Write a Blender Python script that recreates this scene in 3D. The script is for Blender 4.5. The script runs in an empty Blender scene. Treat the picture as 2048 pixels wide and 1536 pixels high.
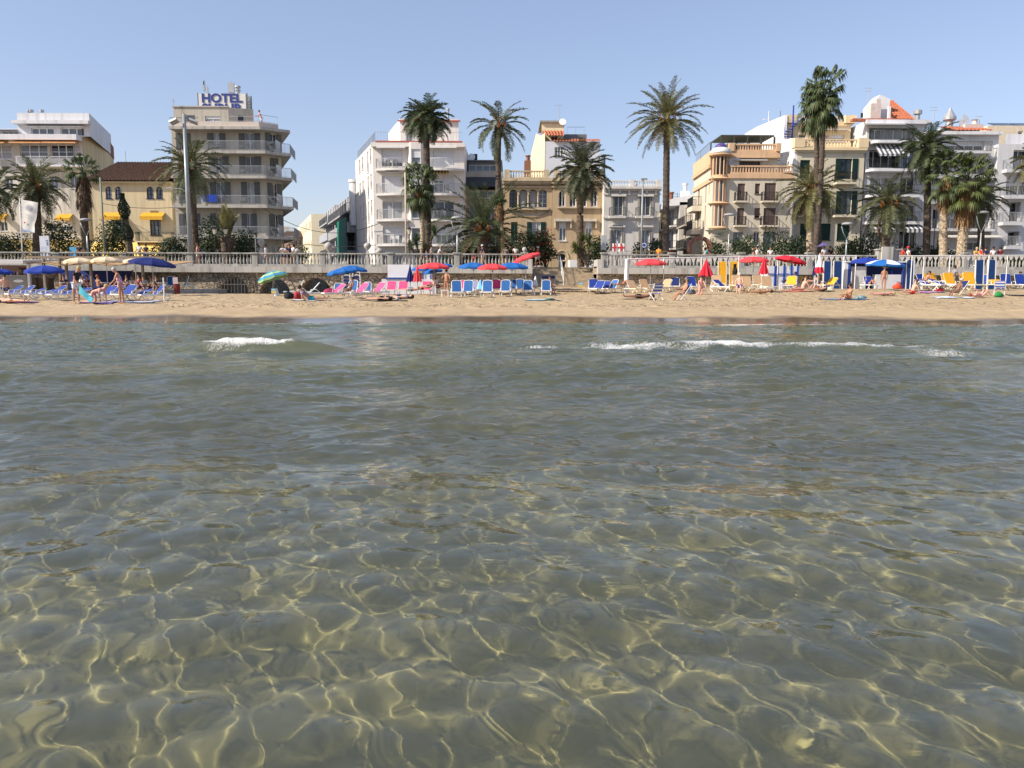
import bpy, math, random
import numpy as np
from mathutils import Vector, Matrix, noise as mnoise
R = math.radians
PI = math.pi
rnd = random.Random(11)
sc = bpy.context.scene
COL = sc.collection

# ---------------------------------------------------------------- camera
CAM_H = 1.55
PITCH, ROLL = 7.4, 0.23
FPX = 1600.0
cd = bpy.data.cameras.new('camera'); cam = bpy.data.objects.new('camera', cd); COL.objects.link(cam)
cd.sensor_width = 36.0; cd.lens = 36.0 * FPX / 2048.0
cd.clip_start = 0.05; cd.clip_end = 6000
CM = Matrix.Rotation(R(90 - PITCH), 4, 'X') @ Matrix.Rotation(R(ROLL), 4, 'Z')
cam.matrix_world = Matrix.Translation((0, 0, CAM_H)) @ CM
sc.camera = cam
# ---------------------------------------------------------------- sky, sun, exposure
SUN_EL, SUN_AZ = 36.0, -112.0        # azimuth measured from +Y towards +X
sd = Vector((math.sin(R(SUN_AZ)) * math.cos(R(SUN_EL)), math.cos(R(SUN_AZ)) * math.cos(R(SUN_EL)), math.sin(R(SUN_EL))))
w = bpy.data.worlds.new('World'); sc.world = w; w.use_nodes = True
nt = w.node_tree; nt.nodes.clear()
sky = nt.nodes.new('ShaderNodeTexSky'); sky.sky_type = 'NISHITA'; sky.sun_disc = False
sky.sun_elevation = R(SUN_EL); sky.sun_rotation = R(SUN_AZ)
sky.air_density = 1.0; sky.dust_density = 0.8; sky.ozone_density = 3.0; sky.altitude = 0
bg = nt.nodes.new('ShaderNodeBackground'); bg.inputs['Strength'].default_value = 0.134
wo = nt.nodes.new('ShaderNodeOutputWorld')
tn = nt.nodes.new('ShaderNodeVectorMath'); tn.operation = 'MULTIPLY'; tn.inputs[1].default_value = (1.19, 1.0, .96)   # slightly hazier, less cyan air
nt.links.new(sky.outputs[0], tn.inputs[0]); hz = nt.nodes.new('ShaderNodeMixRGB'); hz.inputs[0].default_value = .35; hz.inputs[2].default_value = (2.15, 2.75, 3.95, 1)   # even sea haze
nt.links.new(tn.outputs[0], hz.inputs[1]); nt.links.new(hz.outputs[0], bg.inputs[0]); nt.links.new(bg.outputs[0], wo.inputs[0])
sl = bpy.data.lights.new('sun', 'SUN'); so = bpy.data.objects.new('sun', sl); COL.objects.link(so)
sl.energy = 4.7; sl.angle = R(0.5); sl.color = (1.0, 0.90, 0.76)
so.rotation_euler = (-sd).to_track_quat('-Z', 'Y').to_euler()
sl.cycles.is_caustics_light = True
sc.view_settings.view_transform = 'Standard'; sc.view_settings.look = 'None'
sc.view_settings.exposure = 0.5; sc.view_settings.gamma = 1.0
cy = sc.cycles
cy.max_bounces = 8; cy.transparent_max_bounces = 12; cy.transmission_bounces = 6; cy.glossy_bounces = 3; cy.diffuse_bounces = 3
cy.caustics_reflective = False; cy.caustics_refractive = True
cy.sample_clamp_indirect = 4.0
cy.use_denoising = True
try: cy.denoiser = 'OPENIMAGEDENOISE'; cy.denoising_prefilter = 'ACCURATE'
except Exception: pass

# ---------------------------------------------------------------- pixel -> world helpers (photo is 2048 x 1536)
CR = CM.to_3x3()
def ray(px, py): return CR @ Vector(((px - 1024) / FPX, (768 - py) / FPX, -1.0))
def W(px, py, Y):
    d = ray(px, py); t = Y / d.y
    return Vector((d.x * t, Y, CAM_H + d.z * t))
def G(px, py, z):          # point of the ray at height z
    d = ray(px, py); t = (z - CAM_H) / d.z
    return Vector((d.x * t, d.y * t, z))
def XZ(px, Y, z):          # x on plane Y at height z
    lo = W(px, 560, Y); py = 560
    for _ in range(4):
        p = W(px, py, Y); py -= (z - p.z) * FPX / Y
    return W(px, py, Y).x

# ---------------------------------------------------------------- materials
MATS = {}
def mat(name, col, rough=0.75, var=0.12, scale=3.0, bump=0.0, bscale=20.0, metal=0.0, spec=0.3, streak=0.0, alpha=1.0, trans=0.0, col2=None, thr=None):
    if name in MATS: return MATS[name]
    m = bpy.data.materials.new(name); m.use_nodes = True; t = m.node_tree; N = t.nodes; L = t.links
    b = N['Principled BSDF']; b.inputs['Roughness'].default_value = rough; b.inputs['Metallic'].default_value = metal
    b.inputs['Specular IOR Level'].default_value = spec
    if trans: b.inputs['Transmission Weight'].default_value = trans
    if alpha < 1: b.inputs['Alpha'].default_value = alpha
    tc = N.new('ShaderNodeTexCoord')
    nz = N.new('ShaderNodeTexNoise'); nz.inputs['Scale'].default_value = scale; nz.inputs['Detail'].default_value = 6
    mp = N.new('ShaderNodeMapping'); mp.inputs['Scale'].default_value = (1, 1, 0.25 if streak else 1)
    L.new(tc.outputs['Object'], mp.inputs[0]); L.new(mp.outputs[0], nz.inputs['Vector'])
    cr = N.new('ShaderNodeValToRGB')
    c = Vector(col[:3])
    a = c * (1 - var); bb = c * (1 + var)
    if col2 is not None: a = Vector(col2)
    e = cr.color_ramp.elements
    e[0].position, e[1].position = (thr if thr else (0.3, 0.7))
    e[0].color = (*[max(0, v) for v in a], 1); e[1].color = (*[min(1, v) for v in bb], 1)
    L.new(nz.outputs['Fac'], cr.inputs[0]); out = cr.outputs[0]
    if streak:
        n2 = N.new('ShaderNodeTexNoise'); n2.inputs['Scale'].default_value = 1.0; n2.inputs['Detail'].default_value = 5
        m2 = N.new('ShaderNodeMapping'); m2.inputs['Scale'].default_value = (2.2, 2.2, 0.18)
        L.new(tc.outputs['Object'], m2.inputs[0]); L.new(m2.outputs[0], n2.inputs['Vector'])
        r2 = N.new('ShaderNodeMapRange'); r2.inputs[1].default_value = 0.5; r2.inputs[2].default_value = 0.75
        r2.inputs[3].default_value = 1.0; r2.inputs[4].default_value = 1 - min(.5, streak * 1.7)
        L.new(n2.outputs['Fac'], r2.inputs[0])
        mm = N.new('ShaderNodeVectorMath'); mm.operation = 'SCALE'
        L.new(out, mm.inputs[0]); L.new(r2.outputs[0], mm.inputs['Scale']); out = mm.outputs[0]
    L.new(out, b.inputs['Base Color'])
    if bump:
        n3 = N.new('ShaderNodeTexNoise'); n3.inputs['Scale'].default_value = bscale; n3.inputs['Detail'].default_value = 4
        L.new(tc.outputs['Object'], n3.inputs['Vector'])
        bp = N.new('ShaderNodeBump'); bp.inputs['Strength'].default_value = bump; bp.inputs['Distance'].default_value = 0.05
        L.new(n3.outputs['Fac'], bp.inputs['Height']); L.new(bp.outputs[0], b.inputs['Normal'])
    MATS[name] = m
    return m

# ---------------------------------------------------------------- object helpers
def tag(o, label=None, cat=None, group=None, kind=None):
    if label: o['label'] = label
    if cat: o['category'] = cat
    if group: o['group'] = group
    if kind: o['kind'] = kind
    return o
def thing(name, label, cat, loc=(0, 0, 0), rz=0.0, group=None):
    o = bpy.data.objects.new(name, None); COL.objects.link(o); o.location = loc; o.rotation_euler = (0, 0, rz)
    o.empty_display_size = 0.1
    return tag(o, label, cat, group, 'thing')
def dup(root, loc, rz=0.0, label=None, group=None, scale=1.0):
    def rec(o, parent):
        c = o.copy(); COL.objects.link(c)
        if parent is not None: c.parent = parent
        for k in list(o.children): rec(k, c)
        return c
    c = rec(root, None); c.location = loc; c.rotation_euler = (0, 0, rz); c.scale = (scale,) * 3
    if label: c['label'] = label
    if group: c['group'] = group
    return c
def paint(o, m, part=None):
    for k in o.children:
        n = k.name.split('.')[0]
        if part is None or n == part:
            if k.type == 'MESH':
                k.data = k.data.copy(); k.data.materials.clear(); k.data.materials.append(m)

class MB:
    def __init__(s): s.v = []; s.f = []; s.mi = []; s.cur = 0
    def add(s, vs, fs, M=None):
        n = len(s.v)
        s.v += [tuple(M @ Vector(p)) if M is not None else tuple(p) for p in vs]
        s.f += [tuple(i + n for i in f) for f in fs]; s.mi += [s.cur] * len(fs)
        return s
    def box(s, x0, x1, y0, y1, z0, z1, M=None):
        return s.add([(x0, y0, z0), (x1, y0, z0), (x1, y1, z0), (x0, y1, z0), (x0, y0, z1), (x1, y0, z1), (x1, y1, z1), (x0, y1, z1)],
                     [(0, 3, 2, 1), (4, 5, 6, 7), (0, 1, 5, 4), (1, 2, 6, 5), (2, 3, 7, 6), (3, 0, 4, 7)], M)
    def cbox(s, cx, cy, cz, sx, sy, sz, M=None):
        return s.box(cx - sx / 2, cx + sx / 2, cy - sy / 2, cy + sy / 2, cz - sz / 2, cz + sz / 2, M)
    def quad(s, a, b, c, d): return s.add([a, b, c, d], [(0, 1, 2, 3)])
    def tube(s, p0, p1, r0, r1=None, n=8, cap=True):
        p0 = Vector(p0); p1 = Vector(p1); r1 = r0 if r1 is None else r1
        d = (p1 - p0); q = d.to_track_quat('Z', 'Y'); vs = []
        for p, r in ((p0, r0), (p1, r1)):
            for i in range(n):
                a = 2 * PI * i / n; vs.append(p + q @ Vector((r * math.cos(a), r * math.sin(a), 0)))
        fs = [(i, (i + 1) % n, n + (i + 1) % n, n + i) for i in range(n)]
        if cap: fs += [tuple(range(n))[::-1], tuple(range(n, 2 * n))]
        return s.add(vs, fs)
    def path(s, pts, rs, n=8, cap=True):
        pts = [Vector(p) for p in pts]
        if not hasattr(rs, '__len__'): rs = [rs] * len(pts)
        vs = []
        for i, p in enumerate(pts):
            d = pts[min(i + 1, len(pts) - 1)] - pts[max(i - 1, 0)]
            q = d.to_track_quat('Z', 'Y') if d.length > 1e-9 else None
            for k in range(n):
                a = 2 * PI * k / n; o = Vector((rs[i] * math.cos(a), rs[i] * math.sin(a), 0))
                vs.append(p + (q @ o if q else o))
        fs = []
        for i in range(len(pts) - 1):
            for k in range(n): fs.append((i * n + k, i * n + (k + 1) % n, (i + 1) * n + (k + 1) % n, (i + 1) * n + k))
        if cap: fs += [tuple(range(n))[::-1], tuple(range((len(pts) - 1) * n, len(pts) * n))]
        return s.add(vs, fs)
    def lathe(s, prof, n=10, c=(0, 0, 0), sq=False):
        vs = []; c = Vector(c)
        for r, z in prof:
            for k in range(n):
                a = 2 * PI * (k + (0.5 if sq else 0)) / n; vs.append(c + Vector((r * math.cos(a), r * math.sin(a), z)))
        fs = []
        for i in range(len(prof) - 1):
            for k in range(n): fs.append((i * n + k, i * n + (k + 1) % n, (i + 1) * n + (k + 1) % n, (i + 1) * n + k))
        if prof[0][0] > 1e-4: fs.append(tuple(range(n))[::-1])
        if prof[-1][0] > 1e-4: fs.append(tuple(range((len(prof) - 1) * n, len(prof) * n)))
        return s.add(vs, fs)
    def prism(s, poly, z0, z1):
        n = len(poly)
        a = sum(poly[i][0] * poly[(i + 1) % n][1] - poly[(i + 1) % n][0] * poly[i][1] for i in range(n))
        if a < 0: poly = poly[::-1]
        return s.add([(p[0], p[1], z0) for p in poly] + [(p[0], p[1], z1) for p in poly],
                     [tuple(range(n))[::-1], tuple(range(n, 2 * n))] + [(i, (i + 1) % n, n + (i + 1) % n, n + i) for i in range(n)])
    def sph(s, c, r, n=10, m=6, sz=1.0):
        prof = [(max(r * math.sin(PI * i / m), 1e-5 if i in (0, m) else 0), -r * sz * math.cos(PI * i / m)) for i in range(m + 1)]
        return s.lathe(prof, n, c)
    def build(s, name, m, parent=None, smooth=False, bevel=0.0):
        me = bpy.data.meshes.new(name); me.from_pydata(s.v, [], s.f)
        ms = m if isinstance(m, (list, tuple)) else [m]
        for x in ms: me.materials.append(x)
        if len(ms) > 1: me.polygons.foreach_set('material_index', s.mi)
        if smooth: me.polygons.foreach_set('use_smooth', [True] * len(me.polygons))
        me.update()
        o = bpy.data.objects.new(name, me); COL.objects.link(o)
        if parent is not None: o.parent = parent
        if bevel:
            b = o.modifiers.new('b', 'BEVEL'); b.width = bevel; b.segments = 2; b.limit_method = 'ANGLE'
        return o
# ---------------------------------------------------------------- sand and sea bed (one sheet)
BEACH_Z = 0.50; PROM_Z = 2.66; SHORE_Y = 29.6; WALL_Y = 64.0
def fbm(x, y, seed, octs=4, base=1.0):
    rs = np.random.RandomState(seed); out = np.zeros_like(x); amp = 1.0
    for o in range(octs):
        for k in range(6):
            a = rs.uniform(0, 2 * PI); ph = rs.uniform(0, 2 * PI); f = base * (2 ** o) * rs.uniform(0.7, 1.4)
            out += amp * np.sin((x * math.cos(a) + y * math.sin(a)) * f + ph) / 6
        amp *= 0.5
    return out
def shore(x): return SHORE_Y - 0.35 + 0.012 * x + 0.7 * np.sin(x * 0.19 + 0.6) + 0.35 * np.sin(x * 0.47 + 2.0) + .12 * np.sin(x * 1.3)
def sand_h(x, y):
    s = shore(x); d = y - s
    bed = -0.78 + 0.78 * np.clip((y - 7) / (s - 7), 0, 1) ** 1.5
    up = np.where(d > 0, BEACH_Z * (1 - np.exp(-(np.maximum(d, 0) / 4.6) ** 1.6)) + 0.02 * np.clip(d - 8, 0, 25) / 25, 0)
    h = np.where(d > 0, up, bed)
    sm = lambda v, a, b: (lambda q: q * q * (3 - 2 * q))(np.clip((v - a) / (b - a), 0, 1))
    h = h + .48 * np.maximum(sm(y, 54, 64) * sm(x, -5, 2), sm(y, 44, 54) * sm(x, 4, 15)) - .22 * sm(y, 56, 62) * (1 - sm(x, -14, -6))
    dry = np.clip((d - 3.0) / 2.0, 0, 1)
    h = h + dry * 0.035 * fbm(x, y, 3, 4, 4.5) * 1.2 + (1 - np.clip((d + 6) / 6, 0, 1)) * 0.02 * fbm(x, y, 5, 3, 2.0)
    return h
def SH(x, y): return float(sand_h(np.array([float(x)]), np.array([float(y)]))[0])
def S(px, py):
    """where the line of sight meets the dry sand"""
    d = ray(px, py); ys = np.arange(30.0, 63.3, .1); t = ys / d.y; hit = CAM_H + d.z * t <= sand_h(d.x * t, ys); i = int(np.argmax(hit)) if hit.any() else len(ys) - 1
    y = float(ys[i]); t = y / d.y; return Vector((d.x * t, y, SH(d.x * t, y)))
def grid_mesh(name, xs2, ys2, zs2, m, smooth=True):
    nr, nc = xs2.shape
    co = np.stack([xs2, ys2, zs2], -1).reshape(-1, 3).astype(np.float32)
    i = np.arange(nr - 1)[:, None] * nc + np.arange(nc - 1)[None, :]
    q = np.stack([i, i + 1, i + nc + 1, i + nc], -1).reshape(-1, 4)
    me = bpy.data.meshes.new(name); me.vertices.add(len(co)); me.vertices.foreach_set('co', co.ravel())
    me.loops.add(q.size); me.loops.foreach_set('vertex_index', q.ravel().astype(np.int32))
    me.polygons.add(len(q)); me.polygons.foreach_set('loop_start', np.arange(0, q.size, 4, dtype=np.int32))
    me.polygons.foreach_set('use_smooth', np.full(len(q), smooth))
    me.materials.append(m); me.update(calc_edges=True)
    o = bpy.data.objects.new(name, me); COL.objects.link(o); return o
def sand_mat():
    m = bpy.data.materials.new('sand'); m.use_nodes = True; t = m.node_tree; N = t.nodes; L = t.links
    b = N['Principled BSDF']; b.inputs['Specular IOR Level'].default_value = 0.25
    g = N.new('ShaderNodeNewGeometry'); sp = N.new('ShaderNodeSeparateXYZ'); L.new(g.outputs['Position'], sp.inputs[0])
    # wetness from height above the water
    nz = N.new('ShaderNodeTexNoise'); nz.inputs['Scale'].default_value = 0.35; nz.inputs['Detail'].default_value = 3; L.new(g.outputs['Position'], nz.inputs['Vector'])
    ad = N.new('ShaderNodeMath'); ad.operation = 'MULTIPLY_ADD'; ad.inputs[1].default_value = 0.22; L.new(nz.outputs[0], ad.inputs[0]); L.new(sp.outputs[2], ad.inputs[2])
    wet = N.new('ShaderNodeMapRange'); wet.inputs[1].default_value = 0.20; wet.inputs[2].default_value = 0.27
    wet.inputs[3].default_value = 1; wet.inputs[4].default_value = 0; L.new(ad.outputs[0], wet.inputs[0])
    n1 = N.new('ShaderNodeTexNoise'); n1.inputs['Scale'].default_value = 1.6; n1.inputs['Detail'].default_value = 8; n1.inputs['Roughness'].default_value = 0.7; L.new(g.outputs['Position'], n1.inputs['Vector'])
    c1 = N.new('ShaderNodeValToRGB'); e = c1.color_ramp.elements; e[0].position = .3; e[1].position = .72
    e[0].color = (.33, .245, .145, 1); e[1].color = (.49, .375, .23, 1); L.new(n1.outputs[0], c1.inputs[0])
    # sea-weed scraps and grit
    n2 = N.new('ShaderNodeTexNoise'); n2.inputs['Scale'].default_value = 7; n2.inputs['Detail'].default_value = 6; L.new(g.outputs['Position'], n2.inputs['Vector'])
    r2 = N.new('ShaderNodeMapRange'); r2.inputs[1].default_value = .64; r2.inputs[2].default_value = .72; L.new(n2.outputs[0], r2.inputs[0])
    mx0 = N.new('ShaderNodeMixRGB'); mx0.inputs[2].default_value = (.16, .10, .06, 1); L.new(r2.outputs[0], mx0.inputs[0]); L.new(c1.outputs[0], mx0.inputs[1])
    # wet sand
    wc = N.new('ShaderNodeValToRGB'); e = wc.color_ramp.elements; e[0].position = .3; e[1].position = .7
    e[0].color = (.115, .085, .056, 1); e[1].color = (.16, .12, .08, 1); L.new(n1.outputs[0], wc.inputs[0])
    mx1 = N.new('ShaderNodeMixRGB'); L.new(wet.outputs[0], mx1.inputs[0]); L.new(mx0.outputs[0], mx1.inputs[1]); L.new(wc.outputs[0], mx1.inputs[2])
    # submerged bed, silt coloured
    sb = N.new('ShaderNodeMapRange'); sb.inputs[1].default_value = -0.12; sb.inputs[2].default_value = -0.02; sb.inputs[3].default_value = 1; sb.inputs[4].default_value = 0
    L.new(sp.outputs[2], sb.inputs[0])
    n4 = N.new('ShaderNodeTexNoise'); n4.inputs['Scale'].default_value = 2.2; n4.inputs['Detail'].default_value = 7; L.new(g.outputs['Position'], n4.inputs['Vector'])
    c4 = N.new('ShaderNodeValToRGB'); e = c4.color_ramp.elements; e[0].position = .3; e[1].position = .7
    e[0].color = (.24, .222, .118, 1); e[1].color = (.33, .302, .165, 1); L.new(n4.outputs[0], c4.inputs[0])
    mx2 = N.new('ShaderNodeMixRGB'); L.new(sb.outputs[0], mx2.inputs[0]); L.new(mx1.outputs[0], mx2.inputs[1]); L.new(c4.outputs[0], mx2.inputs[2])
    L.new(mx2.outputs[0], b.inputs['Base Color'])
    rr = N.new('ShaderNodeMapRange'); rr.inputs[3].default_value = .9; rr.inputs[4].default_value = .13; L.new(wet.outputs[0], rr.inputs[0]); L.new(rr.outputs[0], b.inputs['Roughness'])
    # trodden surface
    vo = N.new('ShaderNodeTexVoronoi'); vo.inputs['Scale'].default_value = 2.6; vo.feature = 'SMOOTH_F1'; L.new(g.outputs['Position'], vo.inputs['Vector'])
    n5 = N.new('ShaderNodeTexNoise'); n5.inputs['Scale'].default_value = 5; n5.inputs['Detail'].default_value = 5; L.new(g.outputs['Position'], n5.inputs['Vector'])
    a5 = N.new('ShaderNodeMath'); a5.operation = 'ADD'; L.new(vo.outputs[0], a5.inputs[0]); L.new(n5.outputs[0], a5.inputs[1])
    bp = N.new('ShaderNodeBump'); bp.inputs['Distance'].default_value = .11
    dr = N.new('ShaderNodeMapRange'); dr.inputs[1].default_value = .33; dr.inputs[2].default_value = .40; dr.inputs[3].default_value = 0.02; dr.inputs[4].default_value = .85
    L.new(sp.outputs[2], dr.inputs[0]); L.new(dr.outputs[0], bp.inputs['Strength'])
    L.new(a5.outputs[0], bp.inputs['Height']); L.new(bp.outputs[0], b.inputs['Normal'])
    return m
def build_sand():
    ys = np.concatenate([np.linspace(-40, 0, 12), np.linspace(0.6, 30, 120), np.arange(30.15, 66, 0.14)])
    ts = np.concatenate([np.linspace(-6, -0.85, 14), np.linspace(-0.82, 0.82, 420), np.linspace(0.85, 6, 14)])
    Y, T = np.meshgrid(ys, ts, indexing='ij'); X = T * (np.abs(Y) * 0.95 + 6)
    Z = sand_h(X, Y)
    o = grid_mesh('sand_ground', X, Y, Z, sand_mat()); tag(o, kind='structure'); o.cycles.is_caustics_receiver = True
    return o
build_sand()

# ---------------------------------------------------------------- water
def wave_h(x, y):
    rs = np.random.RandomState(7); h = np.zeros_like(x)
    fade = np.clip((SHORE_Y + 1.5 - y) / 6, 0.12, 1)
    nearf = .36 + .64 * np.clip((y - 4) / 7, 0, 1)
    pat = np.clip(.68 + 1.15 * fbm(x * .55, y, 31, 3, .9), .12, 1.6); nb = np.clip((y - 5) / 5, 0, 1); pat = pat * nb + (.42 + .30 * np.clip(pat, .2, 1.3)) * (1 - nb)
    # swell running up the beach
    h += 0.016 * np.sin(2 * PI * y / 4.3 + 0.25 * np.sin(x * .3) + 0.06 * x)
    for lam0, n, amp, spread, head in ((2.2, 9, .0085, .55, 1.62), (1.05, 14, .0050, .8, 1.75), (.5, 18, .00165, 1.9, 1.9), (.26, 20, .00085, 2.6, 1.4)):
        for k in range(n):
            lam = lam0 * rs.uniform(.65, 1.5); a = rs.normal(head, spread * .6); ph = rs.uniform(0, 2 * PI); kk = 2 * PI / lam
            A = amp * rs.uniform(.5, 1.3) * (1.0 if lam0 > .4 else 1.0)
            s = np.sin(kk * (x * math.cos(a) + y * math.sin(a)) + ph + 0.5 * np.sin(kk * .23 * (x * math.sin(a) - y * math.cos(a)) + ph * 3))
            A = A * (nearf if lam0 > 1 else pat * (1.25 if lam0 < 5 else 0))
            h += A * (s + .25 * np.cos(2 * np.arcsin(np.clip(s, -1, 1))))
    mid = np.clip((y - 5) / 5, 0, 1) * (.12 + 1.1 * pat)
    for lam0, n, amp in ((1.3, 10, .0085), (.6, 14, .0042), (.32, 14, .0016)):
        for k in range(n):
            lam = lam0 * rs.uniform(.7, 1.4); a = rs.normal(1.7, .38); kk = 2 * PI / lam; ph = rs.uniform(0, 6.28); s = np.sin(kk * (x * math.cos(a) + y * math.sin(a)) + ph + .8 * np.sin(kk * .3 * x + ph * 2)); h += amp * rs.uniform(.5, 1.2) * mid * (1 - np.abs(s)) * 1.3
    h *= fade * (1 - .35 * np.clip((y - 11) / 6, 0, 1))
    def crest(x0, x1, yc, amp, wid, soft=1.2):
        m = 1 / (1 + np.exp(-(x - x0) / soft)) * 1 / (1 + np.exp((x - x1) / soft))
        d = y - yc
        prof = np.where(d < 0, np.exp(-(d / (wid * 1.7)) ** 2), np.exp(-(d / wid) ** 2))
        return amp * m * prof
    h += crest(-7.2, -3.5, 16.3 + .16 * (x + 5) ** 2 / 2, .27, .32, .4)
    h += crest(-4.2, 2.5, 16.2 + .2 * np.sin(x * .7), .10, .5, .8)
    h += crest(0.0, 16, 17.6 + .25 * np.sin(x * .5 + 1), .15, .36, .9)
    h += crest(-30, 30, 26.2 + .5 * np.sin(x * .31 + 1), .09, .5, 2)
    h += crest(3, 30, 23.6 + .4 * np.sin(x * .4), .05, .5, 2)
    return h
def foam_mask(x, y):
    def band(x0, x1, yc, wf, wb, s=.5):
        m = 1 / (1 + np.exp(-(x - x0) / s)) * 1 / (1 + np.exp((x - x1) / s)); d = y - yc
        return m * np.where(d < 0, np.exp(-(d / wf) ** 2), np.exp(-(d / wb) ** 2))
    n = fbm(x, y, 21, 4, 3.0); n2 = fbm(x, y, 22, 5, 1.2)
    f = band(-6.4, -4.3, 16.2 + .16 * (x + 5) ** 2 / 2, .20, .26, .18) * 1.2
    f = np.maximum(f, band(-.4, 5, 17.0 + .25 * np.sin(x * .8), .5, .7, .5) * (.84 + .45 * n))
    f = np.maximum(f, band(3.0, 9.4, 17.45 + .25 * np.sin(x * .5 + 1), .34, .45, .5) * (.94 + .5 * n))
    f = np.maximum(f, band(8.5, 14, 17.8 + .25 * np.sin(x * .5 + 1), .2, .3, .6) * (.86 + .5 * n))
    f = np.maximum(f, band(-30, -4, shore(x) - 1.9 + .25 * np.sin(x * 1.1), .14, .22, 1) * (.75 + .6 * n2))
    f = np.maximum(f, band(-6, 1, shore(x) - 2.0 + .2 * np.sin(x * .9), .10, .16, 1) * (.72 + .7 * n2))
    f = np.maximum(f, band(2.5, 12, shore(x) - 1.3 + .25 * np.sin(x * .7), .25, .35, 1) * (.62 + .8 * n2))
    f = np.maximum(f, band(8, 30, shore(x) - 3.0 + .35 * np.sin(x * .45), .16, .25, 1) * (.5 + .8 * n2))
    w2 = np.maximum(band(-8, -3.4, 16.2, .9, .6, .5), np.maximum(band(-1.5, 15, 17.1 + .3 * np.sin(x * .5), 1.3, .9, .8), band(-30, 30, shore(x) - 1.7, .5, .7, 1)))
    f = np.maximum(f * .93, w2 * (.52 + .34 * n + .2 * n2))
    return np.clip(f, 0, 1.2)
def water_mat():
    m = bpy.data.materials.new('sea_water'); m.use_nodes = True; t = m.node_tree; N = t.nodes; L = t.links
    b = N['Principled BSDF']; b.inputs['IOR'].default_value = 1.333; b.inputs['Roughness'].default_value = 0.0
    b.inputs['Transmission Weight'].default_value = 1.0
    g = N.new('ShaderNodeNewGeometry'); sp = N.new('ShaderNodeSeparateXYZ'); L.new(g.outputs['Position'], sp.inputs[0])
    b.inputs['Base Color'].default_value = (.86, .885, .74, 1)
    # suspended silt, stronger in the churned water near the beach
    df = N.new('ShaderNodeBsdfDiffuse')
    cr = N.new('ShaderNodeMapRange'); cr.inputs[1].default_value = 9; cr.inputs[2].default_value = 24; L.new(sp.outputs[1], cr.inputs[0])
    mc = N.new('ShaderNodeMixRGB'); mc.inputs[1].default_value = (.185, .195, .145, 1); mc.inputs[2].default_value = (.115, .175, .145, 1)
    L.new(cr.outputs[0], mc.inputs[0]); L.new(mc.outputs[0], df.inputs[0])
    fr = N.new('ShaderNodeFresnel'); fr.inputs[0].default_value = 1.333
    inv = N.new('ShaderNodeMath'); inv.operation = 'SUBTRACT'; inv.inputs[0].default_value = 1; L.new(fr.outputs[0], inv.inputs[1])
    tb = N.new('ShaderNodeMapRange'); tb.inputs[1].default_value = 3; tb.inputs[2].default_value = 12; tb.inputs[3].default_value = .20; tb.inputs[4].default_value = .34; L.new(sp.outputs[1], tb.inputs[0])
    mu = N.new('ShaderNodeMath'); mu.operation = 'MULTIPLY'; L.new(inv.outputs[0], mu.inputs[0]); L.new(tb.outputs[0], mu.inputs[1])
    m1 = N.new('ShaderNodeMixShader'); L.new(mu.outputs[0], m1.inputs[0]); L.new(b.outputs[0], m1.inputs[1]); L.new(df.outputs[0], m1.inputs[2])
    # foam
    at = N.new('ShaderNodeAttribute'); at.attribute_name = 'foam'
    nf = N.new('ShaderNodeTexNoise'); nf.inputs['Scale'].default_value = 16; nf.inputs['Detail'].default_value = 7; nf.inputs['Roughness'].default_value = .72
    mp = N.new('ShaderNodeMapping'); mp.inputs['Scale'].default_value = (1.6, .8, 1); L.new(g.outputs['Position'], mp.inputs[0]); L.new(mp.outputs[0], nf.inputs['Vector'])
    a1 = N.new('ShaderNodeMath'); a1.operation = 'ADD'; L.new(at.outputs['Fac'], a1.inputs[0]); L.new(nf.outputs[0], a1.inputs[1])
    r1 = N.new('ShaderNodeMapRange'); r1.inputs[1].default_value = 1.12; r1.inputs[2].default_value = 1.42; r1.inputs[4].default_value = .9; L.new(a1.outputs[0], r1.inputs[0])
    fo = N.new('ShaderNodeBsdfPrincipled'); fo.inputs['Base Color'].default_value = (.86, .86, .84, 1); fo.inputs['Roughness'].default_value = .6
    bf = N.new('ShaderNodeBump'); bf.inputs['Strength'].default_value = 1; bf.inputs['Distance'].default_value = .08; L.new(nf.outputs[0], bf.inputs['Height']); L.new(bf.outputs[0], fo.inputs['Normal'])
    m2 = N.new('ShaderNodeMixShader'); L.new(r1.outputs[0], m2.inputs[0]); L.new(m1.outputs[0], m2.inputs[1]); L.new(fo.outputs[0], m2.inputs[2])
    L.new(m2.outputs[0], N['Material Output'].inputs[0])
    # fine wind ripples
    mp2 = N.new('ShaderNodeMapping'); mp2.inputs['Scale'].default_value = (.8, 1.9, 1); mp2.inputs['Rotation'].default_value = (0, 0, .25); L.new(g.outputs['Position'], mp2.inputs[0])
    n1 = N.new('ShaderNodeTexNoise'); n1.inputs['Scale'].default_value = 8; n1.inputs['Detail'].default_value = 2; L.new(mp2.outputs[0], n1.inputs['Vector'])
    n2 = N.new('ShaderNodeTexNoise'); n2.inputs['Scale'].default_value = .35; n2.inputs['Detail'].default_value = 2; L.new(g.outputs['Position'], n2.inputs['Vector'])
    r2 = N.new('ShaderNodeMapRange'); r2.inputs[1].default_value = .4; r2.inputs[2].default_value = .65; r2.inputs[3].default_value = .25; r2.inputs[4].default_value = 1; L.new(n2.outputs[0], r2.inputs[0])
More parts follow.
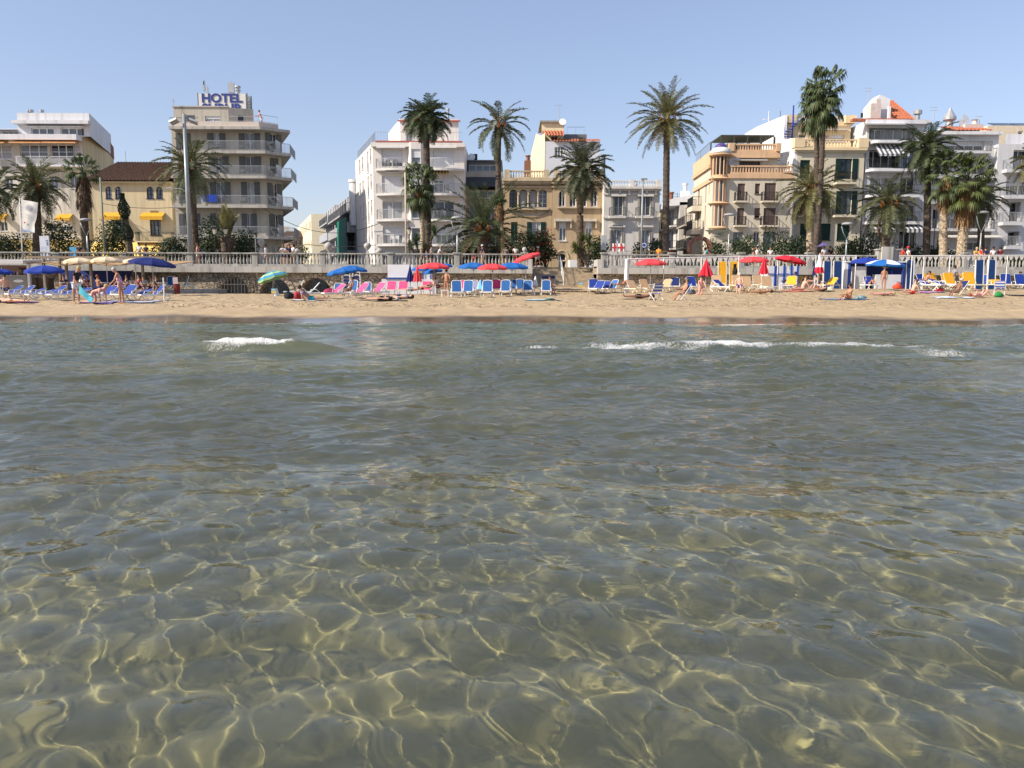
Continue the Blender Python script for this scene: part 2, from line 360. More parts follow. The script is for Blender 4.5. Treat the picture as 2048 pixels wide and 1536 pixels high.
    bp = N.new('ShaderNodeBump'); bp.inputs['Distance'].default_value = .013; nr = N.new('ShaderNodeMapRange'); nr.inputs[1].default_value = 3; nr.inputs[2].default_value = 10; nr.inputs[3].default_value = .12; nr.inputs[4].default_value = 1; L.new(sp.outputs[1], nr.inputs[0]); mr = N.new('ShaderNodeMath'); mr.operation = 'MULTIPLY'; L.new(nr.outputs[0], mr.inputs[0]); L.new(r2.outputs[0], mr.inputs[1]); L.new(mr.outputs[0], bp.inputs['Strength']); L.new(n1.outputs[0], bp.inputs['Height']); L.new(bp.outputs[0], b.inputs['Normal'])
    return m
def build_water():
    ys = [-1.0]; 
    while ys[-1] < 31.2:
        yy = ys[-1]; ys.append(yy + (0.05 if yy < .8 else max(0.018, 0.0032 * yy)))
    ys = np.array([-40, -25, -14, -8, -5, -3, -2, -1.5] + ys)
    ts = np.concatenate([np.linspace(-6, -1.06, 24), np.linspace(-1.04, 1.04, 1050), np.linspace(1.06, 6, 24)])
    Y, T = np.meshgrid(ys, ts, indexing='ij'); X = T * (np.abs(Y) * .9 + 1.0)
    X[:8] = (T * 12)[:8] + 0 * X[:8]
    far = np.abs(T) * (np.abs(Y) * .9 + 1.0)
    Z = wave_h(X, Y) * np.clip((Y + 3) / 3, 0, 1) * np.where(np.abs(T) > 1.05, .5, 1)
    F = foam_mask(X, Y); Z = Z + np.clip(F - .25, 0, 1) * (.035 + .09 * fbm(X, Y, 41, 4, 9.0)) * np.clip((SHORE_Y - Y) / 4, .15, 1)
    s = shore(X); Z = np.where(Y > s - 1.2, np.minimum(Z, .02 + .0 * Z) * .3, Z)
    o = grid_mesh('sea_water', X, Y, Z, water_mat()); tag(o, kind='structure'); o.cycles.is_caustics_caster = True
    a = o.data.attributes.new('foam', 'FLOAT', 'POINT'); a.data.foreach_set('value', F.ravel().astype(np.float32))
    return o
build_water()
# ---------------------------------------------------------------- building kit
def ubuild(mb, name, m, root, parent=None, **k):
    """link a mesh written in world coordinates as a part of root (or a sub-part under parent)"""
    o = mb.build(name, m, parent or root, **k)
    if parent is None: o.matrix_parent_inverse = Matrix.Translation(-Vector(root.location))
    return o
def pt(px, Y, py=450):
    p = W(px, py, Y); return (p.x, p.y)
M_dark = mat('dark_interior', (.012, .012, .014), .6, .1)
def glassmat(name, c, r=.06):
    m = mat(name, c, r, .25, .6, spec=.6); return m
M_gd = glassmat('window_glass_dark', (.025, .03, .035)); M_gb = glassmat('window_glass_bluish', (.12, .145, .17), .12)
M_gc = glassmat('window_glass_curtain', (.36, .37, .38), .3)
M_white = mat('white_paint', (.74, .74, .74), .5, .05, 2)
M_alu = mat('grey_aluminium', (.40, .41, .42), .4, .08, 2, metal=.3)
M_rail = mat('railing_iron', (.16, .165, .17), .5, .1)
M_gshut = mat('grey_green_shutter', (.115, .125, .125), .6, .12, 4)
M_black = mat('black_iron', (.02, .02, .022), .5, .1)
M_green = mat('dark_green_shutter', (.012, .04, .032), .5, .2, 4)
M_brown = mat('brown_shutter', (.16, .115, .10), .6, .1, 4)
M_wshut = mat('white_roller_shutter', (.66, .67, .69), .5, .05, 3)
M_tile = mat('red_roof_tile', (.40, .135, .075), .8, .35, 6)
M_tileb = mat('weathered_roof_tile', (.14, .078, .05), .85, .4, 5, col2=(.08, .05, .035))
class Vol:
    def __init__(s, root, pts, z0, z1, m, roof=True, roofdrop=0.02, name='wall'):
        s.root = root; s.pts = [Vector((p[0], p[1])) for p in pts]; s.z0 = z0; s.z1 = z1; s.m = m
        s.h = {i: [] for i in range(len(pts))}; s.mb = MB(); s.roof = roof; s.drop = roofdrop; s.name = name; s.rev = .22
    def fr(s, e):
        A = s.pts[e]; B = s.pts[(e + 1) % len(s.pts)]; u = (B - A).normalized(); return A, u, Vector((u.y, -u.x)), (B - A).length
    def P(s, e, u, z, d=0.0):
        A, U, n, L = s.fr(e); q = A + U * u + n * d; return Vector((q.x, q.y, z))
    def hit(s, e, px, py, d=0.0):
        A, U, n, L = s.fr(e); r = ray(px, py); A2 = A + n * d
        t = (n.x * A2.x + n.y * A2.y) / (n.x * r.x + n.y * r.y)
        p = Vector((r.x * t, r.y * t)) - A2
        return p.dot(U), CAM_H + r.z * t
    def rect(s, e, x0, y0, x1, y1, d=0.0):
        a = s.hit(e, x0, y0, d); b = s.hit(e, x1, y1, d); c = s.hit(e, x0, y1, d); g = s.hit(e, x1, y0, d)
        return (a[0] + c[0]) / 2, (b[0] + g[0]) / 2, (b[1] + c[1]) / 2, (a[1] + g[1]) / 2
    def fbox(s, mb, e, u0, u1, z0, z1, d0, d1):
        v = [s.P(e, u0, z0, d1), s.P(e, u1, z0, d1), s.P(e, u1, z0, d0), s.P(e, u0, z0, d0), s.P(e, u0, z1, d1), s.P(e, u1, z1, d1), s.P(e, u1, z1, d0), s.P(e, u0, z1, d0)]
        return mb.add(v, [(0, 3, 2, 1), (4, 5, 6, 7), (0, 1, 5, 4), (1, 2, 6, 5), (2, 3, 7, 6), (3, 0, 4, 7)])
    def win(s, e, px, cols=2, rows=1, frame=M_white, glass=M_gd, arch=False, pointed=False, sh=None, shw=None, roller=0.0, rmat=None, sill=True, uz=False, fw=.05, name='window', closed=None, surround=None, label=None):
        u0, u1, z0, z1 = px if uz else s.rect(e, *px)
        if glass is M_gd and rnd.random() < .3: glass = M_gb
        if name == 'window' and not (roller or closed or arch or pointed or sh) and rnd.random() < .3: roller = rnd.choice((.2, .35, .5))
        L = s.fr(e)[3]; u0 = max(u0, .03); u1 = min(u1, L - .03)
        z0 = max(z0, s.z0 + .01); z1 = min(z1, s.z1 - .02)
        if u1 - u0 < .1 or z1 - z0 < .1: return None
        s.h[e].append((u0, u1, z0, z1, 'p' if pointed else ('a' if arch else 'r')))
        r = s.rev; f = MB(); g = MB()
        wd = u1 - u0; R_ = r - .06
        top = z1
        s.fbox(f, e, u0 + .005, u0 + fw, z0 + .005, z1 - .005, -r + .01, -R_); s.fbox(f, e, u1 - fw, u1 - .005, z0 + .005, z1 - .005, -r + .01, -R_)
        s.fbox(f, e, u0 + fw, u1 - fw, z0 + .005, z0 + fw, -r + .01, -R_); s.fbox(f, e, u0 + fw, u1 - fw, z1 - fw, z1 - .005, -r + .01, -R_)
        for i in range(1, cols):
            c = u0 + wd * i / cols; s.fbox(f, e, c - fw * .6, c + fw * .6, z0 + fw, z1 - fw, -r + .012, -R_ + .01)
        for j in range(1, rows):
            c = z0 + (z1 - z0) * j / rows; s.fbox(f, e, u0 + fw, u1 - fw, c - fw * .35, c + fw * .35, -r + .014, -R_ - .01)
        if sill: s.fbox(f, e, u0 - .06, u1 + .06, z0 - .07, z0 - .003, 0.003, .08)
        if surround:
            for a, b, c, d in ((u0 - .14, u0 - .003, z0, z1 + .14), (u1 + .003, u1 + .14, z0, z1 + .14), (u0 - .003, u1 + .003, z1 + .003, z1 + .14)): s.fbox(s.mb, e, a, b, c, d, .002, .05)
        F = ubuild(f, name, frame, s.root)
        g.quad(s.P(e, u0, z0, -r + .005), s.P(e, u1, z0, -r + .005), s.P(e, u1, z1, -r + .005), s.P(e, u0, z1, -r + .005))
        ubuild(g, 'pane', glass, s.root, F)
        if roller:
            b = MB(); zb = z1 - (z1 - z0) * roller; n = max(2, int((z1 - zb) / .12))
            for k in range(n):
                a = zb + (z1 - zb) * k / n; s.fbox(b, e, u0 + .02, u1 - .02, a + .006, a + (z1 - zb) / n - .006, -R_ + .02, -R_ + .045)
            ubuild(b, 'roller_shutter', rmat or M_wshut, s.root, F)
        if sh:
            w = shw or wd * .5
            for sgn in (-1, 1):
                b = MB(); a0 = u0 - w - .01 if sgn < 0 else u1 + .01; a1 = a0 + w
                s.fbox(b, e, a0, a1, z0, z1, .01, .05)
                n = int((z1 - z0) / .10)
                for k in range(n): s.fbox(b, e, a0 + .05, a1 - .05, z0 + .04 + k * .10, z0 + .10 + k * .10, .05, .075)
                ubuild(b, 'shutter', sh, s.root, F)
        if closed:
            for q in range(2):
                b = MB(); a0 = u0 + .01 + q * wd / 2; a1 = a0 + wd / 2 - .02; s.fbox(b, e, a0, a1, z0 + .01, z1 - .01, -R_ + .01, -R_ + .05)
                for k in range(int((z1 - z0) / .10)): s.fbox(b, e, a0 + .05, a1 - .05, z0 + .04 + k * .10, z0 + .10 + k * .10, -R_ + .05, -R_ + .07)
                ubuild(b, 'shutter', closed, s.root, F)
        if label: F['label'] = label
        return F
    def balcony(s, e, px, depth=1.1, thick=.16, railh=1.0, m=None, rail='bars', rmat=None, sp=.13, uz=False, ends=True, slabm=None, curved=False):
        """px = (x0, y_slabtop, x1) in the photo, on the wall plane moved out by depth"""
        if uz: u0, u1, zt = px
        else:
            a = s.hit(e, px[0], px[1], depth); b = s.hit(e, px[2], px[1], depth); u0, u1, zt = a[0], b[0], (a[1] + b[1]) / 2
        mb = MB(); s.fbox(mb, e, u0, u1, zt - thick, zt, .004, depth)
        B = ubuild(mb, 'balcony', slabm or s.m, s.root)
        if rail: s.railing(e, [(u0 + .04, .02), (u0 + .04, depth - .05), (u1 - .04, depth - .05), (u1 - .04, .02)] if ends else [(u0 + .04, depth - .05), (u1 - .04, depth - .05)], zt, railh, rail, rmat or M_rail, sp, B)
        return B
    def railing(s, e, path, z, h, kind, m, sp=.13, parent=None):
        r = MB(); A, U, n, L = s.fr(e)
        for i in range(len(path) - 1):
            a = Vector(path[i]); b = Vector(path[i + 1]); l = (b - a).length
            P0 = s.P(e, a.x, 0, a.y); P1 = s.P(e, b.x, 0, b.y)
            rail_run(r, P0, P1, z, h, kind, sp)
        return ubuild(r, 'railing', m, s.root, parent)
    def trim(s, e, py, h=.2, out=.15, u0=-.1, u1=None, px=None, z=None, m=None, name='cornice', sub=None):
        L = s.fr(e)[3]
        if z is None: z = s.hit(e, px if px is not None else 0.5 * 2048, py)[1]
        mb = MB(); s.fbox(mb, e, u0, (L + .1) if u1 is None else u1, z - h, z, .003, out)
        return ubuild(mb, name, m or s.m, s.root)
    def zpy(s, e, px, py, d=0): return s.hit(e, px, py, d)[1]
    def close(s):
        n = len(s.pts); mb = s.mb
        for e in range(n):
            A, U, N_, L = s.fr(e); H = s.h[e]
            us = sorted(set([0, L] + [v for h in H for v in h[:2]])); zs = sorted(set([s.z0, s.z1] + [v for h in H for v in h[2:4]]))
            for i in range(len(us) - 1):
                for j in range(len(zs) - 1):
                    cu = (us[i] + us[i + 1]) / 2; cz = (zs[j] + zs[j + 1]) / 2
                    if any(h[0] < cu < h[1] and h[2] < cz < h[3] for h in H): continue
                    mb.quad(s.P(e, us[i], zs[j]), s.P(e, us[i + 1], zs[j]), s.P(e, us[i + 1], zs[j + 1]), s.P(e, us[i], zs[j + 1]))
            for (u0, u1, z0, z1, k) in H:
                r = s.rev
                mb.quad(s.P(e, u0, z0), s.P(e, u0, z0, -r), s.P(e, u0, z1, -r), s.P(e, u0, z1)); mb.quad(s.P(e, u1, z0, -r), s.P(e, u1, z0), s.P(e, u1, z1), s.P(e, u1, z1, -r))
                mb.quad(s.P(e, u0, z0, -r), s.P(e, u0, z0), s.P(e, u1, z0), s.P(e, u1, z0, -r)); mb.quad(s.P(e, u0, z1), s.P(e, u0, z1, -r), s.P(e, u1, z1, -r), s.P(e, u1, z1))
                if k in 'ap':
                    w = u1 - u0; c = (u0 + u1) / 2; ar = w / 2
                    if k == 'a': pts = [(c - ar * math.cos(t), z1 - ar + ar * math.sin(t)) for t in [PI / 2 * q / 6 for q in range(7)]]
                    else: pts = [(u0 + w - w * math.cos(t), z1 - w * .866 + w * math.sin(t)) for t in [PI / 3 * q / 6 for q in range(7)]]
                    pts = [(a, min(b, z1)) for a, b in pts]
                    for sg in (1, -1):
                        pp = [(a if sg == 1 else 2 * c - a, b) for a, b in pts]; cn = (u0 if sg == 1 else u1, z1)
                        for q in range(6):
                            T = [s.P(e, *cn, .0), s.P(e, *pp[q]), s.P(e, *pp[q + 1])]
                            mb.add(T, [(0, 1, 2)]); mb.quad(s.P(e, *pp[q]), s.P(e, *pp[q], -r + .02), s.P(e, *pp[q + 1], -r + .02), s.P(e, *pp[q + 1]))
                            mb.add([s.P(e, *cn, -r + .03), s.P(e, *pp[q], -r + .03), s.P(e, *pp[q + 1], -r + .03)], [(0, 1, 2)])
        if s.roof: mb.add([(p.x, p.y, s.z1 - s.drop) for p in s.pts], [tuple(range(n))])
        return ubuild(mb, s.name, s.m, s.root)
def rail_run(r, P0, P1, z, h, kind, sp=.13):
    d = P1 - P0; l = d.length; u = d.normalized(); nx = Vector((-u.y, u.x, 0))
    def bx(a, b, z0, z1, t):
        q0 = P0 + u * a; q1 = P0 + u * b
        v = [q0 - nx * t, q1 - nx * t, q1 + nx * t, q0 + nx * t]
        r.add([(p.x, p.y, z + z0) for p in v] + [(p.x, p.y, z + z1) for p in v], [(0, 3, 2, 1), (4, 5, 6, 7), (0, 1, 5, 4), (1, 2, 6, 5), (2, 3, 7, 6), (3, 0, 4, 7)])
    if kind == 'bars':
        bx(0, l, h - .04, h, .025); bx(0, l, .06, .09, .015)
        n = max(1, int(l / sp))
        for i in range(n + 1): c = l * i / n; bx(max(0, c - .011), min(l, c + .011), .09 if i % 10 else 0, h - .04, .011 if i % 10 else .022)
    elif kind == 'solid': bx(0, l, 0, h, .05)
    elif kind == 'balusters':
        bx(0, l, 0, .14, .11); bx(0, l, h - .12, h, .12)
        n = max(1, int(l / sp))
        for i in range(n):
            c = P0 + u * (l * (i + .5) / n)
            r.lathe([(.045, .14), (.075, .14 + (h - .26) * .28), (.04, .14 + (h - .26) * .6), (.035, .14 + (h - .26) * .8), (.06, h - .12)], 6, (c.x, c.y, z))
    elif kind == 'slats':
        bx(0, l, 0, .16, .11); bx(0, l, h - .14, h, .12)
        n = max(1, int(l / sp))
        for i in range(n): c = l * (i + .5) / n; bx(c - sp * .22, c + sp * .22, .16, h - .14, .07)
def balustrade_part(root, P0, P1, z, h, kind, m, sp=.25, name='balustrade', piers=0, pw=.3):
    r = MB(); P0 = Vector((P0[0], P0[1], 0)); P1 = Vector((P1[0], P1[1], 0)); rail_run(r, P0, P1, z, h, kind, sp)
    for i in range(piers + 1 if piers else 0):
        c = P0.lerp(P1, i / piers); r.box(c.x - pw / 2, c.x + pw / 2, c.y - pw / 2, c.y + pw / 2, z, z + h + .06)
    return ubuild(r, name, m, root)
def awning(vol, e, px, out=1.2, drop=.5, m=None, root=None, valance=.18, name='awning'):
    """sloping cloth from the wall (x0, ytop, x1)"""
    u0, z1 = vol.hit(e, px[0], px[1]); u1, _ = vol.hit(e, px[2], px[1]); mb = MB(); t = .03
    P = vol.P
    for (za, da, zb, db) in ((z1, .02, z1 - drop, out),):
        v = [P(e, u0, za, da), P(e, u1, za, da), P(e, u1, zb, db), P(e, u0, zb, db)]
        v2 = [p - Vector((0, 0, t)) for p in v]
        mb.add(v + v2, [(0, 1, 2, 3), (7, 6, 5, 4), (0, 4, 5, 1), (1, 5, 6, 2), (2, 6, 7, 3), (3, 7, 4, 0)])
    if valance: vol.fbox(mb, e, u0, u1, z1 - drop - valance, z1 - drop - .001, out - .02, out)
    return ubuild(mb, name, m, vol.root)
def stripes(name, c1, c2, per=.18, axis=0):
    m = bpy.data.materials.new(name); m.use_nodes = True; t = m.node_tree; N = t.nodes; L = t.links; b = N['Principled BSDF']; b.inputs['Roughness'].default_value = .8
    tc = N.new('ShaderNodeTexCoord'); sp = N.new('ShaderNodeSeparateXYZ'); L.new(tc.outputs['Object'], sp.inputs[0])
    mo = N.new('ShaderNodeMath'); mo.operation = 'PINGPONG'; mo.inputs[1].default_value = per; L.new(sp.outputs[axis], mo.inputs[0])
    gt = N.new('ShaderNodeMath'); gt.operation = 'GREATER_THAN'; gt.inputs[1].default_value = per / 2; L.new(mo.outputs[0], gt.inputs[0])
    mx = N.new('ShaderNodeMixRGB'); mx.inputs[1].default_value = (*c1, 1); mx.inputs[2].default_value = (*c2, 1); L.new(gt.outputs[0], mx.inputs[0]); L.new(mx.outputs[0], b.inputs['Base Color'])
    return m
def text_obj(body, size, m, parent, loc, rot, ext=.03, off=0.0, name='lettering', width=None, height=None):
    """solid letters as a real mesh, centred on loc, reading along the object's local x"""
    cu = bpy.data.curves.new(name, 'FONT'); cu.body = body; cu.size = size; cu.extrude = ext; cu.offset = off; cu.align_x = 'CENTER'
    t = bpy.data.objects.new('tmp_text', cu); COL.objects.link(t); dg = bpy.context.evaluated_depsgraph_get()
    me = bpy.data.meshes.new_from_object(t.evaluated_get(dg)); bpy.data.objects.remove(t); bpy.data.curves.remove(cu)
    me.name = name; me.materials.clear(); me.materials.append(m)
    xs = [v.co.x for v in me.vertices]; ys = [v.co.y for v in me.vertices]
    cx = (min(xs) + max(xs)) / 2; fx = width / (max(xs) - min(xs)) if width else 1; fy = height / (max(ys) - min(ys)) if height else 1; y0 = min(ys)
    for v in me.vertices: v.co.x = (v.co.x - cx) * fx; v.co.y = (v.co.y - y0) * fy
    o = bpy.data.objects.new(name, me); COL.objects.link(o)
    if parent is not None: o.parent = parent
    o.location = loc; o.rotation_euler = rot; return o
def tiled_roof(mb, a, b, c, d, pitch=.28, amp=.045):
    """barrel tiles on the quad a,b (ridge) c,d (eave under b,a)"""
    a, b, c, d = [Vector(v) for v in (a, b, c, d)]; nrm = (b - a).cross(d - a).normalized()
    if nrm.z < 0: nrm = -nrm
    n = max(2, int(max((b - a).length, (c - d).length) / pitch)) ; m = max(2, int((d - a).length / .45)); K = 4
    vs = []; W_ = n * K + 1
    for j in range(m):
        for jj in (0, 1):
            for i in range(W_):
                u = i / (W_ - 1); v = (j + jj) / m; p = a.lerp(b, u).lerp(d.lerp(c, u), v)
                vs.append(p + nrm * (amp * (1 + math.cos(2 * PI * i / K)) + (.03 if jj == 1 else 0)))
    fs = []
    for j in range(2 * m - 1):
        for i in range(W_ - 1): q = j * W_ + i; fs.append((q, q + 1, q + 1 + W_, q + W_))
    mb.add(vs, fs)
GZ = PROM_Z
def root_at(name, label, cat, px, Y, group=None):
    p = pt(px, Y); return thing(name, label, cat, (p[0], p[1], GZ), 0, group)
# ================================================================ buildings along the promenade
M_yel_aw = mat('yellow_awning', (.62, .34, .03), .8, .1, 3)
M_or_aw = mat('orange_awning', (.72, .36, .16), .8, .15, 3)
M_wht_wall = mat('white_render', (.66, .66, .68), .85, .06, .8, streak=.14, bump=.2, bscale=6)
M_crm_side = mat('cream_side_render', (.62, .50, .30), .9, .12, .5, streak=.16, bump=.2, bscale=6)
M_old = mat('stained_old_render', (.58, .55, .48), .9, .18, .7, streak=.35, bump=.3, bscale=5)
M_sail = mat('tan_cloth', (.55, .40, .24), .85, .1, 2)
def bldA():
    r = root_at('apartment_block', 'white stepped apartment block with orange awnings and a bare cream side wall, far left', 'apartment building', 120, 96)
    D = 97; fl = pt(-60, D); m0 = pt(50, D); fr_ = pt(172, D, 400); zt = W(120, 226, D).z; zt2 = W(20, 243, D).z
    br = pt(229, 112, 350)
    base = Vol(r, [fl, fr_, (br[0], br[1]), (fl[0], 112)], GZ, W(120, 273, D).z, M_old)
    zb = base.z1
    for (x0, x1, g) in ((-40, 23, M_gc), (40, 95, M_gb), (101, 147, M_gd), (148, 161, M_gc)):
        base.win(0, (x0, 289, x1, 318), 3 if x1 - x0 > 20 else 1, 2, glass=g, fw=.09)
    for x0, x1 in ((118, 145), (0, 15), (66, 80)):
        base.win(0, (x0, 444, x1, 462), 2, glass=M_gd)
        awning(base, 0, (x0 - 1, 428, x1 + 1), .9, .55, M_yel_aw, valance=.25)
    base.win(0, (96, 445, 108, 462), 1, 1, arch=True)
    for x0 in (10, 60, 100, 140): base.win(0, (x0, 352, x0 + 16, 376), 2, glass=M_gb)
    b = MB(); base.fbox(b, 0, 0, base.fr(0)[3], W(100, 283, D).z, W(100, 272, D).z, .02, 1.3); ubuild(b, 'terrace_parapet', M_wht_wall, r)
    for x0, x1 in ((-60, 24), (33, 96), (98, 165)): awning(base, 0, (x0, 283, x1), 1.6, .25, M_or_aw, valance=.18)
    base.balcony(0, (30, 329, 168), 1.2, .22, .95, rail='bars', rmat=M_white, slabm=M_wht_wall)
    base.close()
    top = Vol(r, [m0, pt(180, D, 260), (br[0] + .3, 111), (m0[0], 111)], zb, zt, M_wht_wall)
    for x0, x1 in ((62, 108), (121, 168)): top.win(0, (x0, 256, x1, 272), 3, 1, glass=M_gb, fw=.1)
    b = MB(); top.fbox(b, 0, -.2, top.fr(0)[3] + .3, W(100, 250, D).z, W(100, 243, D).z, .01, .9); ubuild(b, 'canopy_slab', M_wht_wall, r)
    awning(top, 0, (56, 251, 172), .8, .18, M_white, valance=.05); top.close()
    # bare cream side wall, a skin 3 mm proud of the block
    s = MB(); p0 = Vector(fr_); p1 = Vector(br); n = Vector(((p1 - p0).y, -(p1 - p0).x)).normalized() * .02
    p0 += n; p1 += n; zf = zt; 
    mid = p0.lerp(p1, .3)
    for a, b_, za, zc in ((p0, mid, zf - .3, zf - 1.2), (mid, p1, zf - 1.2, zf - 2.9)):
        s.quad((a.x, a.y, GZ), (b_.x, b_.y, GZ), (b_.x, b_.y, zc), (a.x, a.y, za))
    ubuild(s, 'side_wall', M_crm_side, r)
    s = MB(); q0 = p0.lerp(p1, .35); n2 = n * 4
    s.add([(q0.x + n2.x, q0.y + n2.y, zf - 1.6), (p1.x + n2.x, p1.y + n2.y, zf - 3.1), (p1.x + n2.x, p1.y + n2.y, zf - 1.5), (q0.x + n2.x, q0.y + n2.y, zf + .5),
           (q0.x - .2, q0.y, zf - 1.6), (p1.x - .2, p1.y, zf - 3.1), (p1.x - .2, p1.y, zf - 1.5), (q0.x - .2, q0.y, zf + .5)],
          [(0, 1, 2, 3), (7, 6, 5, 4), (0, 4, 5, 1), (1, 5, 6, 2), (2, 6, 7, 3), (3, 7, 4, 0)])
    ubuild(s, 'brick_parapet', mat('brown_brick', (.26, .12, .075), .9, .25, 8), r)
    lo = Vol(r, [(fl[0], D), (m0[0] - .02, D), (m0[0] - .02, 110), (fl[0], 110)], zb, W(20, 262, D).z, M_wht_wall)
    for x0 in (-40, 6): lo.win(0, (x0, 264, x0 + 40, 272), 3, 1, glass=M_gd)
    lo.close()
    s = MB(); za = lo.z1; s.add([(fl[0], D - 1, za), (m0[0] - .1, D - 1, za), (m0[0] - .1, D + 5, zt2 + .1), (fl[0], D + 5, zt2 + .1), (m0[0] - .1, D + 5, za), (fl[0], D + 5, za)], [(0, 1, 2, 3), (1, 4, 2), (0, 3, 5), (4, 5, 3, 2), (0, 5, 4, 1)])
    ubuild(s, 'lean_to_roof', mat('pale_grey_roof', (.42, .44, .47), .7, .08), r)
    for i, x in enumerate((58, 63, 84)):
        p = W(x, 226, D + 2); c = MB(); c.lathe([(.18, 0), (.16, .5), (.26, .55), (.26, .8)], 8, (p.x, p.y, zt - .05)); ubuild(c, 'chimney_pot', M_alu, r)
    # yellow-walled terrace at the foot of the block
    t = Vol(r, [pt(-60, 92), pt(160, 92), pt(160, 96.9), pt(-60, 96.9)], GZ, W(60, 479, 92).z, mat('yellow_cloth_wall', (.52, .37, .12), .8, .12, 2), roofdrop=.02)
    t.close()
    balustrade_part(r, pt(30, 92.2), pt(112, 92.2), t.z1, W(60, 464, 92).z - t.z1, 'balusters', mat('cream_terrace_rail', (.55, .50, .40), .8), .35)
bldA()

def bldB():
    D = 91; r = root_at('house', 'low yellow house with brown tiled roof and blue-framed arched windows', 'house', 260, D)
    m = mat('yellow_render', (.58, .49, .32), .9, .06, .6, streak=.12, bump=.2, bscale=6)
    a = pt(186, D); b = pt(346, D); zt = W(260, 362, D).z
    v = Vol(r, [a, b, (b[0], 103), (a[0], 103)], GZ, zt, m)
    bl = mat('navy_window_frame', (.02, .035, .09), .5)
    for x0, x1, g in ((211, 223.5, M_gc), (230, 243, M_gc), (293, 307, M_gd), (312, 325.5, M_gd)): v.win(0, (x0, 373, x1, 397), 2, 3, frame=bl, glass=g, arch=True, fw=.09)
    v.win(0, (300, 440, 322, 470), 3, 3, frame=M_black, glass=M_gb); v.win(0, (225, 440, 246, 470), 3, 3, frame=M_black, glass=M_gb)
    for x0, x1 in ((208, 246), (285, 330)): awning(v, 0, (x0, 425, x1), .8, .5, M_yel_aw, valance=.35)
    v.balcony(0, (270, 482, 344), 1.0, .15, 1.0, rail='bars', rmat=M_black)
    for x0, x1 in ((215, 240), (290, 320)): v.win(0, (x0, 492, x1, 530), 2, 1, frame=M_black)
    b_ = MB(); v.fbox(b_, 0, 6.5, 7.3, W(272, 431, D).z, W(272, 421, D).z, .005, .06); ubuild(b_, 'plaque', mat('brown_plaque', (.25, .17, .08), .7), r)
    v.close()
    rm = MB(); zr = W(260, 325, D + 5).z
    e0 = (a[0] - .5, D - .6, zt - .05); e1 = (b[0] + .1, D - .6, zt - .05); r0 = (a[0] + .9, D + 5, zr); r1 = (b[0] + .1, D + 5, zr)
    tiled_roof(rm, r0, r1, e1, e0, .38, .06)
    rm.add([e0, (a[0] - .5, 103.4, zt - .05), r0], [(0, 1, 2)]); rm.add([r0, r1, (b[0] + .1, 103.4, zt - .05), (a[0] - .5, 103.4, zt - .05)], [(0, 1, 2, 3)])
    rm.add([e0, e1, (b[0] + .1, 103.4, zt - .06), (a[0] - .5, 103.4, zt - .06)], [(0, 3, 2, 1)])
    ubuild(rm, 'roof', M_tileb, r)
    eb = MB(); v.fbox(eb, 0, -.4, v.fr(0)[3], zt - .28, zt - .08, .004, .4); ubuild(eb, 'eaves_moulding', m, r)
    p = W(252, 330, D + 5); c = MB(); c.tube((p.x, p.y, zr - .1), (p.x, p.y, zr + 1.3), .03); ubuild(c, 'aerial', M_alu, r)
    g = MB(); aa = pt(165, 88.5); bb = pt(330, 88.5)
    # yellow market-style canvas along the ground floor
    for i in range(5):
        x0 = aa[0] + (bb[0] - aa[0]) * i / 5; x1 = aa[0] + (bb[0] - aa[0]) * (i + .93) / 5; z0 = W(250, 512, 88.5).z; z1 = W(250, 484, 90.9).z
        g.add([(x0, 90.9, z1), (x1, 90.9, z1), (x1, 88.2, z0), (x0, 88.2, z0), (x0, 90.9, z1 - .03), (x1, 90.9, z1 - .03), (x1, 88.2, z0 - .03), (x0, 88.2, z0 - .03)], [(0, 3, 2, 1), (4, 5, 6, 7), (0, 1, 5, 4), (2, 3, 7, 6), (1, 2, 6, 5), (3, 0, 4, 7)])
    ubuild(g, 'terrace_awning', mat('yellow_canvas', (.80, .56, .16), .8, .1, 2), r)
bldB()

